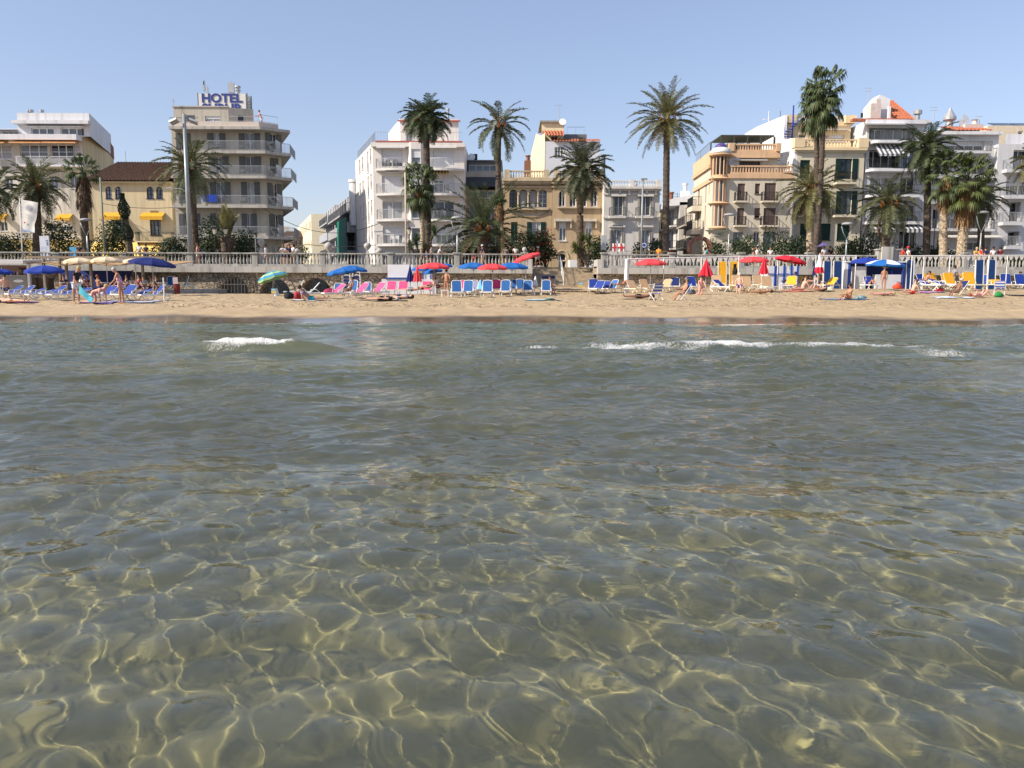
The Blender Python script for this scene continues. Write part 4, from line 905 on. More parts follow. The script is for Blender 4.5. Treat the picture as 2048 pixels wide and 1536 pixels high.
    t = MB(); rail_run(t, Vector((*pt(1132, D2 + 4), 0)), Vector((*pt(1166, D2 + 4), 0)), W(1140, 270, D2 + 4).z, .95, 'bars', 1.0); t.box(pt(1130, D2)[0], pt(1176, D2)[0], D2 + 3.5, D2 + 8, z1, W(1140, 270, D2 + 4).z); ubuild(t, 'roof_terrace', M_rail, r3)
    p = W(1125, 245, D2 + 1.2); t = MB(); t.lathe([(.01, 0), (.3, .06), (.42, .16)], 14); o = ubuild(t, 'satellite_dish', M_white, r3); o.matrix_parent_inverse = Matrix.Translation(-Vector(r3.location)) @ Matrix.Translation((p.x, p.y, p.z)) @ Matrix.Rotation(R(70), 4, 'X')
    t = MB(); p = pt(1048, D + 6); q = pt(1061, D + 6); t.box(p[0], q[0], D + 6, D + 7.5, zt, W(1050, 321, D + 6).z); t.lathe([(.2, 0), (.2, .5), (.3, .5), (.3, .6)], 8, (p[0] + .4, D + 6.5, W(1050, 321, D + 6).z)); ubuild(t, 'chimney', MATS['brown_brick'], r)
    p = W(1207, 330, D + 3); t = MB(); t.lathe([(.2, 0), (.2, 2.6), (.3, 2.6), (.3, 2.8)], 10, (p.x, p.y, zt)); ubuild(t, 'chimney', M_gshut, r2)
    return aerial
aerial = bldVilla()

def bldWhite():
    D = 80; r = root_at('townhouse', 'small two-storey white house with a roof balustrade and two upper balconies', 'townhouse', 1262, D)
    m = mat('offwhite_stucco', (.60, .575, .54), .9, .06, .8, streak=.12, bump=.15, bscale=6)
    A = pt(1207.5, D); B = pt(1318, D); zt = W(1262, 374, D).z
    v = Vol(r, [A, B, (B[0], D + 12), (A[0], D + 12)], GZ, zt, m)
    for x0, x1 in ((1228, 1246), (1281, 1301)):
        v.win(0, (x0, 391, x1, 431), 2, 1, glass=M_gd, sh=mat('pale_shutter', (.42, .40, .36), .7), shw=.32, sill=False, surround=True, name='balcony_door')
        v.balcony(0, (x0 - 9, 431.5, x1 + 6), .65, .22, .82, rmat=M_rail, sp=.14)
        v.trim(0, 0, .25, .3, u0=v.hit(0, x0 - 6, 390)[0], u1=v.hit(0, x1 + 6, 390)[0], z=W(x0, 388, D).z, name='window_hood')
    for x0, x1 in ((1223, 1243), (1281, 1299)):
        v.win(0, (x0, 460, x1, 500), 2, 1, glass=M_gb, sill=False, surround=True, sh=MATS['pale_shutter'], shw=.25)
        v.trim(0, 0, .18, .3, u0=v.hit(0, x0 - 5, 452)[0], u1=v.hit(0, x1 + 7, 452)[0], z=W(x0, 451, D).z, name='window_hood')
    v.close()
    v.trim(0, 0, .22, .55, z=zt); v.trim(0, 0, .16, .3, z=zt - .23); v.trim(0, 0, .12, .12, z=W(1262, 387, D).z, name='string_course'); v.trim(0, 0, .14, .14, z=W(1262, 434, D).z, name='string_course')
    t = MB()
    for x in (1217, 1240, 1258, 1280, 1293, 1311): u = v.hit(0, x, 380)[0]; v.fbox(t, 0, u - .1, u + .1, zt - .75, zt - .4, .004, .3)
    ubuild(t, 'brackets', m, r)
    balustrade_part(r, (A[0] + .1, D + .1), (B[0] - .15, D + .1), zt, W(1262, 361, D).z - zt, 'balusters', m, .24, piers=2, pw=.45)
bldWhite()
# ================================================================ right-hand buildings
def street2():
    D = 78; base = Vector(pt(1422, D)); SD = Vector((.05, 1))
    specs = [(10.5, 17, 402, (.40, .36, .30), 'apartment_block', 'beige block with dark iron balconies just behind the round-turret corner house', 3),
             (17.2, 27, 404, (.62, .60, .56), 'apartment_block', 'white block with a white roof canopy up the right side street', 3),
             (27.2, 37, 418, (.60, .48, .22), 'house', 'yellow-fronted house up the right side street', 3),
             (37.2, 60, 432, (.56, .54, .50), 'house', 'pale far house at the end of the right side street', 3),
             (60.5, 95, 440, (.42, .36, .30), 'house', 'brownish farthest house up the right side street', 3)]
    for k, (t0, t1, y, c, nm, lab, fl) in enumerate(specs):
        a = base + SD * t0 + Vector((.1 - .5 * k, 0)); b = base + SD * t1 + Vector((.1 - .5 * k, 0)); px = 1024 + 1600 * a.x / a.y
        z1 = W(px, y, a.y).z; q = thing(nm, lab, 'house' if nm == 'house' else 'apartment building', (a.x, a.y, GZ)); m = mat('street_render_%d' % k, c, .9, .1, 1, streak=.15)
        v = Vol(q, [(a.x, a.y), (a.x + 8, a.y), (b.x + 8, b.y), (b.x, b.y)], GZ, z1, m); L = v.fr(3)[3]; fh = (z1 - GZ) / fl
        for f in range(fl):
            z = GZ + f * fh
            for u in [L * (i + .5) / max(1, int(L / 3)) for i in range(max(1, int(L / 3)))]: v.win(3, (u - .55, u + .55, z + .15, z + 2.2), 2, 1, uz=True, glass=M_gd, closed=M_gshut if (f + int(u)) % 2 else None, sill=False)
            if f: v.balcony(3, (.4, L - .4, z + .02), .9, .16, .95, uz=True, rmat=M_black, sp=.2)
        v.win(0, (1.5, 2.6, z1 - 2.2, z1 - .9), 2, uz=True); v.close()
        if k == 1: 
            t = MB(); t.add([(a.x - 1.6, a.y, z1 + .2), (a.x + 2, a.y, z1 + 1.0), (b.x + 2, b.y, z1 + 1.0), (b.x - 1.6, b.y, z1 + .2), (a.x - 1.6, a.y, z1 - .5), (a.x + 2, a.y, z1 - .2), (b.x + 2, b.y, z1 - .2), (b.x - 1.6, b.y, z1 - .5)], [(0, 1, 2, 3), (7, 6, 5, 4), (0, 4, 5, 1), (1, 5, 6, 2), (2, 6, 7, 3), (3, 7, 4, 0)]); ubuild(t, 'roof_canopy', M_white, q)
        if k in (2, 1):
            t = MB(); t.box(a.x - 1.7, a.x - .05, a.y + 1, a.y + 6, GZ + 2.3, GZ + 2.45); ubuild(t, 'awning', mat('dusty_red_awning', (.28, .07, .06), .8), q)
        if k == 3:
            t = MB(); tiled_roof(t, (a.x + 2.5, a.y, z1 + 1.2), (a.x + 2.5, b.y, z1 + 1.2), (a.x - .4, b.y, z1), (a.x - .4, a.y, z1), .5); ubuild(t, 'roof', M_tileb, q)
        if k in (1, 2):
            p = (a.x + 1 + k * .3, a.y + 3); t = MB(); t.box(p[0] - .5, p[0] + .5, p[1], p[1] + .8, z1 - .2, z1 + 1.6); t.lathe([(.25, 1.6), (.25, 2.3), (.36, 2.32), (.36, 2.5)], 8, (p[0], p[1] + .4, z1)); ubuild(t, 'chimney', M_white if k == 1 else MATS['brown_brick'], q)
    for x, y0, lab in ((1354, 400, 'thin television aerial left of the chimney up the right side street'), (1365, 400, 'thin television aerial right of the chimney up the right side street')):
        p0 = W(x, 412, 108); p1 = W(x, 386 + (x - 1354) * .2, 108); q = MB(); q.tube((p0.x, 108, p0.z - 1.8), (p0.x, 108, p1.z), .035, n=5)
        for k in range(3): q.box(p0.x - .5, p0.x + .4, 107.98, 108.02, p1.z - .15 - k * .35, p1.z - .11 - k * .35)
        tag(q.build('aerial', M_rail), lab, 'aerial', 'aerials over the right side street')
street2()

M_peach = mat('peach_trim', (.66, .44, .27), .85, .06, 1, streak=.1); M_jw = mat('creamy_render', (.62, .56, .45), .9, .05, .8, streak=.1, bump=.15, bscale=6)
def bldTurret():
    D = 78; r = root_at('corner_house', 'peach corner house with a glazed round turret under a white and purple dome', 'corner building', 1500, D)
    A = pt(1423, D); B = pt(1584, D); bk = Vector(A) + Vector((.04, 1)) * 10
    z1 = W(1500, 357, D).z
    v = Vol(r, [A, B, (B[0], D + 10), (bk.x, bk.y)], GZ, z1, M_jw)
    for (x0, y0, x1, y1) in ((1475, 367, 1490, 401), (1529, 366, 1552, 401), (1474, 416, 1488, 450), (1527, 416, 1551, 450)):
        v.win(0, (x0, y0, x1, y1), 2, 1, closed=M_brown, frame=M_brown, sill=False, name='balcony_door'); v.balcony(0, (x0 - 4, y1 + .5, x1 + 5), .6, .14, .85, rmat=M_black, sp=.11)
    for (x0, y0, x1, y1) in ((1510, 367, 1520, 387), (1509, 416, 1520, 436)): v.win(0, (x0, y0, x1, y1), 1, 1, roller=.8, rmat=M_brown, frame=M_brown)
    v.win(0, (1466, 464, 1486, 500), 2, 1, glass=M_gb, frame=M_alu, sill=False); v.win(0, (1507, 464, 1519, 491), 2, 1, glass=glassmat('window_glass_violet', (.10, .09, .17), .3)); v.win(0, (1526, 464, 1549, 505), 2, 1, glass=M_gb, frame=M_green, sill=False)
    L = v.fr(3)[3]
    for z in (W(1500, 402, D).z, W(1500, 452, D).z):
        for u, w_ in ((3.0, .5), (6.6, .9)): v.win(3, (L - u - w_, L - u, z + .1, z + 2.2), 1, 1, uz=True, glass=M_gd, closed=M_brown, sill=False)
    v.win(3, (L - 1.9, L - 1.5, W(1500, 385, D).z, W(1500, 366, D).z), 1, 1, uz=True, sill=False)
    for z in (W(1500, 402, D).z, W(1500, 452, D).z): v.balcony(3, (L - 8.4, L - 5.2, z), .95, .5, .95, uz=True, rmat=M_black, sp=.12)
    v.close()
    # upper storey set back behind the terrace
    zb2 = W(1500, 331, D).z; zt = W(1500, 305, D).z
    b = MB(); v.fbox(b, 0, 1.3, v.fr(0)[3], z1 + .004, W(1500, 348, D).z, -.02, .12); v.fbox(b, 3, 0, v.fr(3)[3], z1 - .25, z1 + .15, .003, .14); ubuild(b, 'terrace_band', M_peach, r)
    balustrade_part(r, (A[0] + 1.6, D + .02), (B[0] - .1, D + .02), W(1500, 348, D).z, zb2 - W(1500, 348, D).z, 'slats', M_peach, .27)
    D2 = D + 1.6; b2 = pt(1549, D2)
    u = Vol(r, [(A[0], D + 1.0), (A[0] + 1.6, D2), (b2[0], D2), (b2[0], D + 10), (bk.x, bk.y)], z1 + .01, zt, M_jw)
    u.win(1, (1471, 323, 1520, 350), 3, 1, closed=None, glass=glassmat('plum_shutter_glass', (.10, .075, .08), .4), frame=M_brown, sill=False)
    u.close(); awning(u, 1, (1465, 318, 1531), .7, .12, M_white, valance=.1)
    sm = MB(); Ls = u.fr(4)[3]; u.fbox(sm, 4, -.1, Ls, zt - 1.0, zt + .3, .01, .12); u.fbox(sm, 4, -.1, Ls + .1, zt - 1.3, zt - 1.1, .01, .22); ubuild(sm, 'cornice', M_peach, r)
    b = MB(); u.fbox(b, 1, -.4, u.fr(1)[3] + .1, zt - .3, zt + .3, .004, .45); ubuild(b, 'roof_band', M_peach, r)
    balustrade_part(r, (pt(1455, D2)[0], D2 - .3), (b2[0] - .1, D2 - .3), zt + .3, W(1500, 289, D2).z - zt - .3, 'slats', M_peach, .24, piers=1, pw=.5)
    rl = MB(); rail_run(rl, Vector((A[0] + .1, D + 2, 0)), Vector((bk.x + .1, bk.y - .2, 0)), zt + .3, 1.0, 'bars', .5); ubuild(rl, 'terrace_railing', M_rail, r)
    # roof pergola
    z0 = zt + .02; zp = W(1500, 270.5, D2 + 1).z; pg = MB(); xa = pt(1441, D2 + 1, 280)[0]; xb = pt(1547, D2 + 1, 280)[0]
    pg.box(xa, xb, D2 + .8, D2 + 4.8, zp - .12, zp)
    for k in range(5): x = xa + (xb - xa) * k / 4; pg.box(x - .05, x + .05, D2 + .8, D2 + .9, z0, zp - .12); pg.box(x - .05, x + .05, D2 + 4.7, D2 + 4.8, z0, zp - .12)
    ubuild(pg, 'pergola', mat('olive_pergola', (.06, .07, .055), .7), r)
    pb = MB(); pb.box(xa + 1.5, xb - .3, D2 + 3.9, D2 + 4.6, z0, zp - .3); B_ = ubuild(pb, 'penthouse', M_jw, r)
    for k in range(3):
        g = MB(); x = xa + 1.7 + k * 1.15; g.box(x, x + .9, D2 + 3.84, D2 + 3.89, z0 + .1, zp - .45); ubuild(g, 'window', M_gd, r)
    # glazed turret
    c = Vector((pt(1438.5, D)[0], D + .45)); rad = (pt(1458.5, D)[0] - pt(1419, D)[0]) / 2
    Z = lambda y: W(1438, y, D - .6).z
    def ringpart(name, prof, m, n=24, parent=None, smooth=False):
        t = MB(); t.lathe(prof, n, (c.x, c.y, 0)); return ubuild(t, name, m, r, smooth=smooth)
    T = ringpart('turret_core', [(rad - .45, Z(452)), (rad - .45, Z(305))], M_gd)
    for ya, yb, g in ((348, 311, M_gd), (402, 359, M_gb), (452, 409, M_gb)):
        t = MB()
        for k in range(12):
            a = 2 * PI * (k + .5) / 12; t.tube((c.x + (rad - .25) * math.cos(a), c.y + (rad - .25) * math.sin(a), Z(ya)), (c.x + (rad - .25) * math.cos(a), c.y + (rad - .25) * math.sin(a), Z(yb)), .055, n=6)
        ubuild(t, 'turret_mullions', M_peach, r)
        ringpart('turret_glazing', [(rad - .40, Z(ya)), (rad - .40, Z(yb))], g)
    for ya, yb in ((359, 348), (409, 402)): ringpart('turret_band', [(rad - .35, Z(ya)), (rad + .02, Z(ya) + .1), (rad + .12, Z(ya) + .16), (rad - .15, Z(ya) + .28), (rad - .15, Z(yb)), (rad - .35, Z(yb))], M_peach)
    ringpart('turret_band', [(.5, Z(459)), (rad - .1, Z(457)), (rad + .05, Z(455)), (rad - .2, Z(452)), (rad - .3, Z(451.5))], M_peach)
    ringpart('turret_band', [(rad - .35, Z(311)), (rad + .1, Z(309)), (rad + .16, Z(307)), (rad, Z(305)), (.2, Z(304.5))], M_peach)
    ringpart('dome', [(rad + .02, Z(304.4)), (rad + .06, Z(301)), (rad - .05, Z(297)), (rad * .8, Z(293.5)), (rad * .62, Z(292)), (.1, Z(291.8))], mat('white_dome_tile', (.66, .70, .70), .4, .1, 9, bump=.5, bscale=8), smooth=True)
    ringpart('dome_cap', [(rad * .60, Z(292.2)), (rad * .62, Z(290.5)), (rad * .52, Z(287)), (rad * .34, Z(284)), (rad * .12, Z(282.5)), (.01, Z(282))], mat('purple_dome_tile', (.09, .06, .22), .35, .2, 9), smooth=True)
    ringpart('mosaic_corbel', [(.28, Z(471)), (.75, Z(470.5)), (.5, Z(469)), (.45, Z(467)), (.85, Z(463)), (1.25, Z(459.2))], mat('mosaic', (.50, .50, .42), .6, .4, 22, col2=(.16, .24, .25)))
    ringpart('column', [(.55, GZ), (.5, GZ + .3), (.27, GZ + .5), (.23, Z(471))], mat('mosaic_column', (.55, .47, .36), .7, .3, 12))
    # air conditioner & spiral stair
    t = MB(); p = W(1467, 331, D2 - .2); t.box(p.x - .5, p.x + .5, D2 - .35, D2 - .03, p.z, p.z + .7); ubuild(t, 'air_conditioner', M_white, r)
bldTurret()

def bldK():
    D = 80; r = root_at('townhouse', 'cream house with green shutters and two balustraded roof terraces behind the twin tall palms', 'townhouse', 1650, D)
    mk = mat('pale_cream_render', (.60, .55, .42), .9, .05, .7, streak=.12, bump=.15, bscale=6); my = mat('yellow_peach_render', (.70, .56, .36), .9, .05, .7, streak=.08)
    mw = mat('bright_white_render', (.80, .79, .77), .85, .04, .8)
    A = pt(1583, D); B = pt(1721, D); zt = W(1650, 296, D).z
    v = Vol(r, [A, B, (B[0], D + 13), (A[0] - 1.3, D + 13)], GZ, zt, mk)
    v.win(0, (1682, 317, 1704, 358), 2, 1, glass=M_gd, frame=M_green, sh=M_green, shw=.55, sill=False, name='balcony_door'); v.balcony(0, (1674, 364, 1713), .8, .18, .95, rmat=M_black, sp=.12)
    v.win(0, (1682, 382, 1703, 428), 2, 1, glass=M_gb, frame=M_green, sh=M_green, shw=.5, sill=False, name='balcony_door'); v.balcony(0, (1670, 430, 1711), .8, .2, .95, rmat=M_black, sp=.12)
    v.win(0, (1598, 395, 1617, 429), 2, 1, glass=M_gd, frame=M_brown, sill=False, name='balcony_door'); v.balcony(0, (1593, 430, 1622), .8, .2, .95, rmat=M_black, sp=.12)
    v.win(0, (1600, 320, 1620, 355), 2, 1, closed=M_green, frame=M_green); v.win(0, (1640, 382, 1662, 415), 2, 1, closed=M_green, frame=M_green)
    for x0, x1 in ((1600, 1617), (1638, 1661), (1674, 1699)): v.win(0, (x0, 447, x1, 480), 2, 1, closed=M_green, frame=M_green)
    v.balcony(0, (1597, 492, 1620), .3, .1, .95, rmat=M_black, sp=.12)
    v.win(0, (1640, 498, 1660, 530), 2, 1); v.close()
    v.trim(0, 0, .25, .35, z=zt, m=my); v.trim(0, 0, .18, .15, z=zt - .26, m=mk)
    balustrade_part(r, (A[0] + .3, D + .1), (B[0] - .3, D + .1), zt, W(1650, 278, D).z - zt, 'balusters', my, .3, piers=1, pw=.95)
    # bright white party wall with a stepped top
    Lw = v.fr(3)[3]; s = MB(); P = lambda u, z, d: v.P(3, Lw - u, z, d)
    zz = [(-.0, W(1583, 290, D).z), (1.0, W(1575, 273, D).z), (2.6, W(1567, 270, D).z), (2.7, W(1565, 232, D + 3).z), (9.5, W(1530, 252, D + 9).z), (12.9, W(1505, 268, D + 13).z)]
    front = [P(0, GZ, .04)] + [P(u, z, .04) for u, z in zz] + [P(12.9, GZ, .04)]; back = [p + Vector((.3, 0, 0)) for p in front]; n = len(front)
    s.add(front + back, [tuple(range(n)), tuple(range(n, 2 * n))[::-1]] + [(i, (i + 1) % n, n + (i + 1) % n, n + i) for i in range(n)]); ubuild(s, 'party_wall', mw, r)
    D2 = D + 3.2; z2 = W(1640, 247, D2).z; a2 = pt(1568, D2, 270); b2 = pt(1701, D2, 270)
    u = Vol(r, [(a2[0] + .32, D2), b2, (b2[0], D + 13), (a2[0] + .32, D + 13)], zt - .02, z2, my)
    u.win(0, (1597, 269, 1612, 282), 1, 1, glass=M_gb); u.win(0, (1630, 270, 1657, 283), 2, 1, glass=M_gc, frame=M_white); u.win(0, (1660, 270, 1688, 283), 2, 1, glass=M_gc, frame=M_white); u.close()
    u.trim(0, 0, .14, .15, z=z2 - .1, m=my); awning(u, 0, (1625, 258, 1695), .5, .12, M_white, valance=.05)
    balustrade_part(r, (a2[0] + .6, D2 + .1), (b2[0] - .2, D2 + .1), z2, W(1640, 233, D2).z - z2, 'balusters', my, .3, piers=1, pw=1.1)
    st = MB(); c = Vector(pt(1585, D2 - 1.2, 260)); za = zt; zb = z2; st.tube((c.x, c.y, za), (c.x, c.y, zb + 1.5), .07, n=8)
    n = 14
    for k in range(n):
        a = k * .45; z = za + (zb - za) * (k + 1) / n; e = Vector((math.cos(a), math.sin(a))); f = Vector((-e.y, e.x))
        pts = [c, c + e * .8 - f * .17, c + e * .8 + f * .17]; st.prism([(p.x, p.y) for p in pts], z - .05, z); st.tube((c.x + e.x * .75, c.y + e.y * .75, z), (c.x + e.x * .75, c.y + e.y * .75, z + .9), .018, n=4)
    ubuild(st, 'spiral_stair', mat('cobalt_stair', (.02, .05, .28), .5), r)
    # little spiral stair of the corner house terrace
    st = MB(); c = Vector(pt(1548, D2 - 2, 330)); za = W(1548, 352, D - .0).z - .3; zb = za + 3.2; st.tube((c.x, c.y, za), (c.x, c.y, zb + 1), .05, n=6)
    for k in range(12):
        a = 2 + k * .5; z = za + (zb - za) * (k + 1) / 12; e = Vector((math.cos(a), math.sin(a))); f = Vector((-e.y, e.x)); pts = [c, c + e * .75 - f * .16, c + e * .75 + f * .16]; st.prism([(p.x, p.y) for p in pts], z - .04, z)
    tag(st.build('spiral_stair', M_rail), 'grey spiral stair on the peach corner house terrace beside the white party wall', 'stair')
    for x, y0, y1 in ((1538, 255, 222), (1561, 235, 222)):
        p = W(x, y1, D + 10); q = MB(); q.tube((p.x, p.y, p.z - 2.2), p, .04, n=5)
        if x == 1538: q.box(p.x - .7, p.x + .2, p.y, p.y + .03, p.z - .9, p.z - .86); q.box(p.x - .5, p.x - .46, p.y - .3, p.y + .3, p.z - .9, p.z - .86)
        ubuild(q, 'antenna', M_white if x == 1538 else M_rail, r)
bldK()

def bldL():
    D = 80.2; r = root_at('apartment_block', 'white block with grey striped awnings and an orange tiled attic roof', 'apartment building', 1780, D)
    m = mat('cool_white_render', (.56, .565, .58), .88, .05, .7, streak=.12, bump=.15, bscale=6)
    A = pt(1723, D); B = pt(1840, D); zt = W(1780, 241, D).z
    v = Vol(r, [A, B, (B[0], D + 13), (A[0], D + 13)], GZ, zt, m); v.rev = .9
    st = stripes('grey_white_stripe', (.60, .60, .62), (.07, .075, .085), .22)
    v.win(0, (1738, 256, 1832, 279), 5, 1, glass=M_gd, sill=False); v.win(0, (1738, 300, 1800, 335), 4, 1, glass=M_gd, sill=False); v.rev = .3
    v.win(0, (1806, 300, 1830, 335), 2, 1, glass=M_gd, sill=False)
    for y in (355, 410): v.win(0, (1740, y, 1775, y + 32), 3, 1, glass=M_gc, sill=False); v.win(0, (1800, y, 1830, y + 32), 2, 1, glass=M_gd, sill=False)
    v.win(0, (1740, 462, 1775, 498), 3, 1, glass=M_gd, sill=False); v.win(0, (1798, 462, 1832, 498), 3, 1, glass=M_gd, sill=False)
    v.close()
    for y, x0, x1 in ((280, 1737, 1836), (337, 1733, 1840), (389, 1733, 1840), (443, 1733, 1840)):
        z = W(1780, y, D - 1.1).z; a = pt(x0, D - 1.1)[0]; b = pt(x1, D - 1.1)[0]; mb = MB()
        pl = [(a, D - .01)] + [(a + .6 - .6 * math.cos(t), D - .6 - .55 * math.sin(t)) for t in [PI / 2 * k / 5 for k in range(6)]] + [(b, D - 1.15), (b, D - .01)]
        mb.prism(pl, z - .25, z); S = ubuild(mb, 'balcony', M_wht_wall, r); rl = MB()
        for i in range(1, len(pl) - 2): rail_run(rl, Vector((*pl[i], 0)) + Vector((0, .05, 0)), Vector((*pl[i + 1], 0)) + Vector((0, .05, 0)), z, .95, 'bars', .12)
        ubuild(rl, 'railing', M_black if y > 300 else M_rail, r, S)
    awning(v, 0, (1745, 286, 1806), 1.5, 1.25, st, valance=.2)
    for x0, x1 in ((1733, 1782), (1800, 1838)): awning(v, 0, (x0, 445, x1), 1.5, .75, st, valance=.3)
    b = MB(); v.fbox(b, 0, -.3, v.fr(0)[3] + .1, zt - .38, zt, .004, .5); ubuild(b, 'roof_band', M_wht_wall, r); awning(v, 0, (1717, 247, 1806), 1.1, .2, M_white, valance=.08)
    # attic roof
    z0 = zt + .02; zr = W(1760, 201, D + 4).z; ax = pt(1703, D, 250)[0]; bx = pt(1826, D, 250)[0]; rx0 = pt(1735, D + 4, 210)[0]; rx1 = pt(1783, D + 4, 210)[0]
    t = MB(); tiled_roof(t, (rx0 + .8, D + 4, zr), (rx1, D + 4, zr), (bx, D - .3, z0), (rx0 + 1.1, D - .3, z0), .34, .05); tiled_roof(t, (rx1, D + 4, zr), (rx0 + 1.3, D + 4, zr), (rx0 + 1.3, D + 9, z0), (bx, D + 9, z0), .34, .05)
    t.add([(rx1, D + 4, zr), (bx, D - .3, z0), (bx, D + 9, z0)], [(0, 1, 2)]); ubuild(t, 'roof', M_tile, r)
    t = MB(); t.box(ax, rx0 + 2.3, D - .3, D + .4, z0 - .1, z0 + .12); ubuild(t, 'roof_edge', M_tile, r)
    gx = pt(1716, D + 4, 220)[0]; t = MB(); zl = W(1716, 220, D + 3).z
    t.add([(gx, D + 1.0, z0), (rx0 + .9, D + 1.0, z0), (rx0 + .9, D + 1.0, zr - .5), (rx0 - .1, D + 1.0, zr - .1), (gx, D + 1.0, zl), (gx, D + 2.8, z0), (rx0 + .9, D + 2.8, z0), (rx0 + .9, D + 2.8, zr - .5), (rx0 - .1, D + 2.8, zr - .1), (gx, D + 2.8, zl)],
          [(0, 1, 2, 3, 4), (9, 8, 7, 6, 5), (0, 5, 6, 1), (1, 6, 7, 2), (2, 7, 8, 3), (3, 8, 9, 4), (4, 9, 5, 0)]); ubuild(t, 'attic_wall', M_white, r)
    t = MB(); p = pt(1750, D + .2, 220); t.box(p[0] - .45, p[0] + .55, D + .1, D + .95, z0, W(1750, 206, D).z); t.box(p[0] + .1, p[0] + .5, D + .2, D + .6, W(1750, 206, D).z, W(1750, 197, D).z); ubuild(t, 'chimney', mat('rosy_white_render', (.60, .50, .46), .9), r)
    for x, y in ((1724, 228), (1738, 228)):
        q = MB(); p = W(x, y, D + .97); q.box(p.x - .12, p.x + .12, D + .95, D + .99, p.z - .35, p.z + .1); ubuild(q, 'window', M_gd, r)
    aerial(1736, 200, 174, D + 2, zr - .6, r, 2)
    t = MB(); p = pt(1776, D + .2, 230); t.box(p[0] - .12, p[0] + .12, D - .1, D + .1, z0, W(1776, 213, D).z); ubuild(t, 'flue', M_white, r)
bldL()

def bldM():
    D = 80.2; r = root_at('apartment_block', 'white block with dark green window bands behind the shaggy fan palms', 'apartment building', 1910, D)
    m = MATS['cool_white_render']; A = pt(1840.5, D); B = pt(1984, D); zt = W(1910, 264, D).z
    v = Vol(r, [A, B, (B[0], D + 12), (A[0], D + 12)], GZ, zt, m); v.rev = .5
    v.win(0, (1860, 282, 1970, 300), 6, 1, glass=M_gd, sill=False)
    for y in (318, 366): v.win(0, (1866, y, 1900, y + 30), 3, 1, glass=M_gb, sill=False); v.win(0, (1935, y, 1972, y + 30), 3, 1, glass=M_gd, sill=False)
    v.win(0, (1865, 419, 1877, 457), 1, 1, closed=M_green, sill=False); v.win(0, (1879, 419, 1918, 457), 3, 1, glass=M_gb, sill=False); v.win(0, (1920, 419, 1975, 457), 4, 1, closed=M_green, frame=M_green, sill=False)
    v.win(0, (1874, 478, 1884, 505), 1, 1, sill=False); v.win(0, (1932, 478, 1970, 500), 2, 1, glass=M_gd, sill=False); v.close()
    for y in (302, 352, 403.5, 458): v.balcony(0, (1862, y, 1990 if y == 458 else 1985), .9, .2, .95, rmat=M_rail, sp=.13)
    b = MB(); v.fbox(b, 0, -.3, v.fr(0)[3] + .1, zt - .3, zt, .004, .5); ubuild(b, 'roof_band', M_wht_wall, r); awning(v, 0, (1880, 468, 1988), 1.6, .35, mat('cream_awning', (.62, .60, .55), .8), valance=.1)
    t = MB(); a = pt(1905, D, 260)[0]; bx = pt(1982, D, 260)[0]; tiled_roof(t, (a, D + 3, zt + 1.0), (bx, D + 3, zt + 1.0), (bx, D - .5, zt + .03), (a, D - .5, zt + .03), .34, .05); ubuild(t, 'roof', M_tile, r)
    t = MB(); p = W(1943, 252, D + 2); t.box(p.x - .9, p.x + .9, D + 1.5, D + 2.5, zt + .5, W(1943, 250, D + 2).z); t.lathe([(.3, 0), (.2, .4), (.35, .5)], 8, (p.x + .3, D + 2, W(1943, 250, D + 2).z)); ubuild(t, 'chimney', MATS['rosy_white_render'], r)
    # roof plant between the two white blocks
    ch = MB(); p = W(1834, 246, D + 3); ch.lathe([(.25, -1), (.25, .8), (.42, .85), (.42, 1.2), (.2, 1.3)], 10, (p.x, p.y, p.z)); ubuild(ch, 'chimney', M_alu, r)
    cw = MB(); p = W(1899, 240, D + 3); cw.lathe([(.35, -1.3), (.35, -.2), (.62, 0), (.62, .25), (.2, .9), (.12, 1.1)], 12, (p.x, p.y, p.z)); ubuild(cw, 'chimney_cowl', M_alu, r)
    t = MB(); t.box(p.x - 1.1, p.x + 1.2, D + 2, D + 4, zt, p.z - .9); ubuild(t, 'roof_plant_room', m, r)
    for x, y in ((1929, 239), (1921, 248)):
        p = W(x, y, D + 2); t = MB(); t.lathe([(.01, 0), (.3, .06), (.5, .18)], 14); o = ubuild(t, 'satellite_dish', M_white, r); o.matrix_parent_inverse = Matrix.Translation(-Vector(r.location)) @ Matrix.Translation((p.x, p.y, p.z)) @ Matrix.Rotation(R(65), 4, 'X') @ Matrix.Rotation(R(25), 4, 'Y')
        q = MB(); q.tube((p.x, p.y + .1, zt), (p.x, p.y + .1, p.z), .04, n=5); ubuild(q, 'dish_mast', M_rail, r)
    aerial(1957, 262, 231, D + 2, zt, r, 1); aerial(1867, 246, 213, D + 3, zt, r, 2)
bldM()

